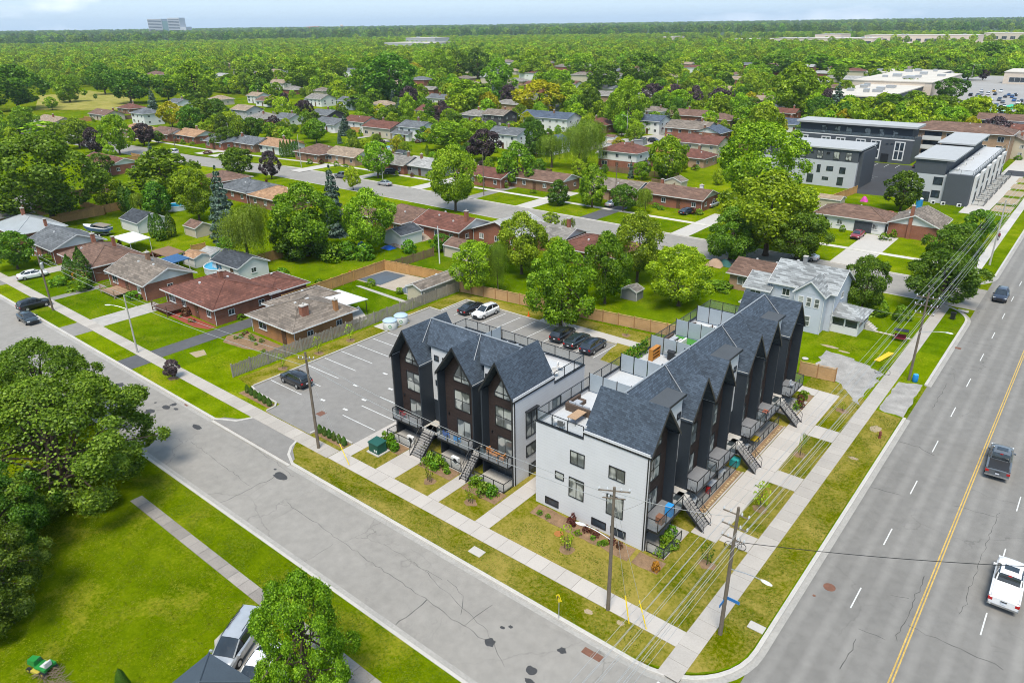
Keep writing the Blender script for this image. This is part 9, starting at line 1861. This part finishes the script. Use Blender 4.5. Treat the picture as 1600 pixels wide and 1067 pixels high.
def keepout(P):
    x, y = P[:, 0], P[:, 1]; k = np.ones(len(P), bool)
    k &= ~((x > -112) & (x < 40) & (y > 320) & (y < 645)); k &= ~((x > -1) & (x < 24)); k &= ~((x > -70) & (x < 40) & (y < 250))
    k &= ~((x < -270) & (x > -640) & (y < 232) & (y > 85) & (y < 232-(-(x+270))*.0)) | ((x < -560) & (y > 210)); k &= ~((y > 78) & (y < 100) & (x > -440))
    # clearings, streets and yards in the canopy
    w = np.sin(x*.016+1.3)*np.cos(y*.021+.4)+.6*np.sin(x*.043+y*.031); k &= w > -.95; k &= ~((y > 240) & (y < 660) & (np.abs((y-242) % 44-22) > 16))
    for a, b, w_, d_ in FARXY:
        k &= ~((np.abs(x-a) < w_/2+2.5) & (y-b > -d_/2-9) & (y-b < d_/2+3))
        cx_, cy_ = CAMP.x-a, CAMP.y-b; L_ = math.hypot(cx_, cy_); cx_, cy_ = cx_/L_, cy_/L_; t_ = (x-a)*cx_+(y-b)*cy_; s_ = np.abs(-(x-a)*cy_+(y-b)*cx_); k &= ~((t_ > 0) & (t_ < min(75, L_*.15)) & (s_ < w_*.42))
    return k
P, D_ = wedge(9800, 300, 780); k = keepout(P); k &= ~((P[:, 1] < 215) & (P[:, 0] > -430)); P, D_ = P[k], D_[k]
far_wood('near_wood', np.column_stack([P, np.full(len(P), -.3)]), (.42+.78*rng.uniform(0, 1, len(P))**1.6), 'dense green canopy behind the houses', ['maple', 'lime', 'lime', 'lime', 'locust', 'dark', 'lime', 'maple'])
P, D_ = wedge(17000, 740, 2300); k = ~((np.abs((P[:, 1]-1530)+(P[:, 0]+300)*.2) < 330) & (P[:, 0] > -900) & (rng.random(len(P)) < .93)); k &= np.hypot(P[:, 0]+1030, P[:, 1]-900) > 90; P, D_ = P[k], D_[k]
far_wood('far_wood', np.column_stack([P, np.full(len(P), -.3)]), rng.uniform(.8, 1.5, len(P)), 'far green woods towards the horizon', ['lime', 'lime', 'maple', 'lime', 'locust'])
P, D_ = wedge(16000, 2250, 7000, .8); zz = (D_-2250)*.0035
far_wood('horizon_wood', np.column_stack([P, zz-2]), rng.uniform(1.6, 3.2, len(P)), 'hazy blue green woods on the horizon', ['maple', 'dark', 'dark'])
# rolling terrain under the horizon woods
V = []; nr, na_ = 26, 60
for i in range(nr):
    d_ = 2200*(12000/2200)**(i/(nr-1))
    for j in range(na_):
        a = -.95+1.9*j/(na_-1); x = camv[0]+d_*(fx*math.cos(a)-fy*math.sin(a)); y = camv[1]+d_*(fy*math.cos(a)+fx*math.sin(a))
        z = max(0, d_-2200)*.0035+6*math.sin(a*9+d_*.0011)*min(1, (d_-2200)/3000)-1.5; V.append((x, y, z if i else -3))
hl = MB().add(V, [(i*na_+j, i*na_+j+1, (i+1)*na_+j+1, (i+1)*na_+j) for i in range(nr-1) for j in range(na_-1)]).build('hills', mat('wooded_hills', (.035, .07, .015), .95, .45, .004, .03)); tag(hl, kind='structure')
# ------------------------------------------------------------------ air
hm = bpy.data.materials.new('haze_air'); hm.use_nodes = True; t = hm.node_tree; t.nodes.remove(t.nodes['Principled BSDF'])
pv = N('ShaderNodeVolumePrincipled', t); pv.inputs['Color'].default_value = (.72, .86, 1.0, 1); pv.inputs['Density'].default_value = 0.00006; pv.inputs['Anisotropy'].default_value = 0.1
wire(t, pv.outputs[0], t.nodes['Material Output'].inputs['Volume'])
hz = MB().box(-14500, -3500, -8, 6500, 16500, 190).build('haze', hm); tag(hz, kind='stuff')
# ------------------------------------------------------------------ labels of the scattered things, told apart by look, neighbour and order
ORD = 'first second third fourth fifth sixth seventh eighth ninth tenth eleventh twelfth thirteenth fourteenth fifteenth sixteenth seventeenth eighteenth nineteenth twentieth'.split()
def nth(i): return ORD[i] if i < 20 else 'last' if i > 38 else ORD[i-20]+' past the twentieth'
TONE = {'maple': 'mid green tree', 'dark': 'dark green tree', 'lime': 'light green tree', 'yellow': 'yellow tree', 'plum': 'purple tree', 'spruce': 'spruce', 'cedar': 'slim cedar', 'willow': 'feathery tree'}
short = [(o, l, x, y, proj(x, y, 3)[0]) for o, l, x, y in HOUSES if 'label' in o.keys()]
seen = {}
for o, kd, x, y, h, q in sorted(FILL, key=lambda t: t[5]):
    d, l, qx, hy_ = min((math.dist((x, y), (a, b)), l, qx, b) for _, l, a, b, qx in short)
    w_ = ' '.join(l.replace(',', '').split()[:9])
    for tail in ('and', 'of', 'in', 'the', 'with', 'behind', 'at', 'left', 'right', 'before', 'on', 'beside', 'a', 'to'):
        if w_.endswith(' '+tail): w_ = w_[:-len(tail)-1]
    rel = 'left of' if q < qx-12 else 'right of' if q > qx+12 else 'behind' if y > hy_ else 'before'
    lb = '%s%s %s %s' % ('tall ' if h > 11 else 'young ' if h < 6 else 'low ' if h < 8.5 else '', TONE[kd], rel, w_)
    seen.setdefault(lb, []).append(o)
for lb, os_ in seen.items():
    for i, o in enumerate(os_): o['label'] = lb if len(os_) == 1 else '%s %s' % (('nearest', 'second', 'third', 'fourth')[i] if i < 4 else 'another', lb)
by = {}
for px, o, rl in sorted(FARH, key=lambda t: t[0]): by.setdefault(rl, []).append(o)
for rl, os_ in by.items():
    for i, o in enumerate(os_): o['label'] = '%s roofed bungalow among the far trees, %s of its colour from the left' % (rl, nth(i))
by = {}
for px, py, row, o, c_ in sorted(FARCARS, key=lambda t: t[0]): by.setdefault((row, c_), []).append(o)
for (row, c_), os_ in by.items():
    for i, o in enumerate(os_): o['label'] = '%s parked %s car in the %s row of the far car park' % (nth(i), c_, nth(row))
bpy.context.view_layer.update()
same = {}
for o in bpy.data.objects:
    if not o.parent and 'label' in o.keys() and o.name in COL.objects: same.setdefault(o['label'], []).append(o)
for lb, os_ in same.items():
    if len(os_) < 2: continue
    for i, o in enumerate(sorted(os_, key=lambda q: proj(*q.location)[0])): o['label'] = '%s, %s from left' % (lb, nth(i)) if len(lb.split()) <= 13 else '%s %s' % (nth(i), lb)
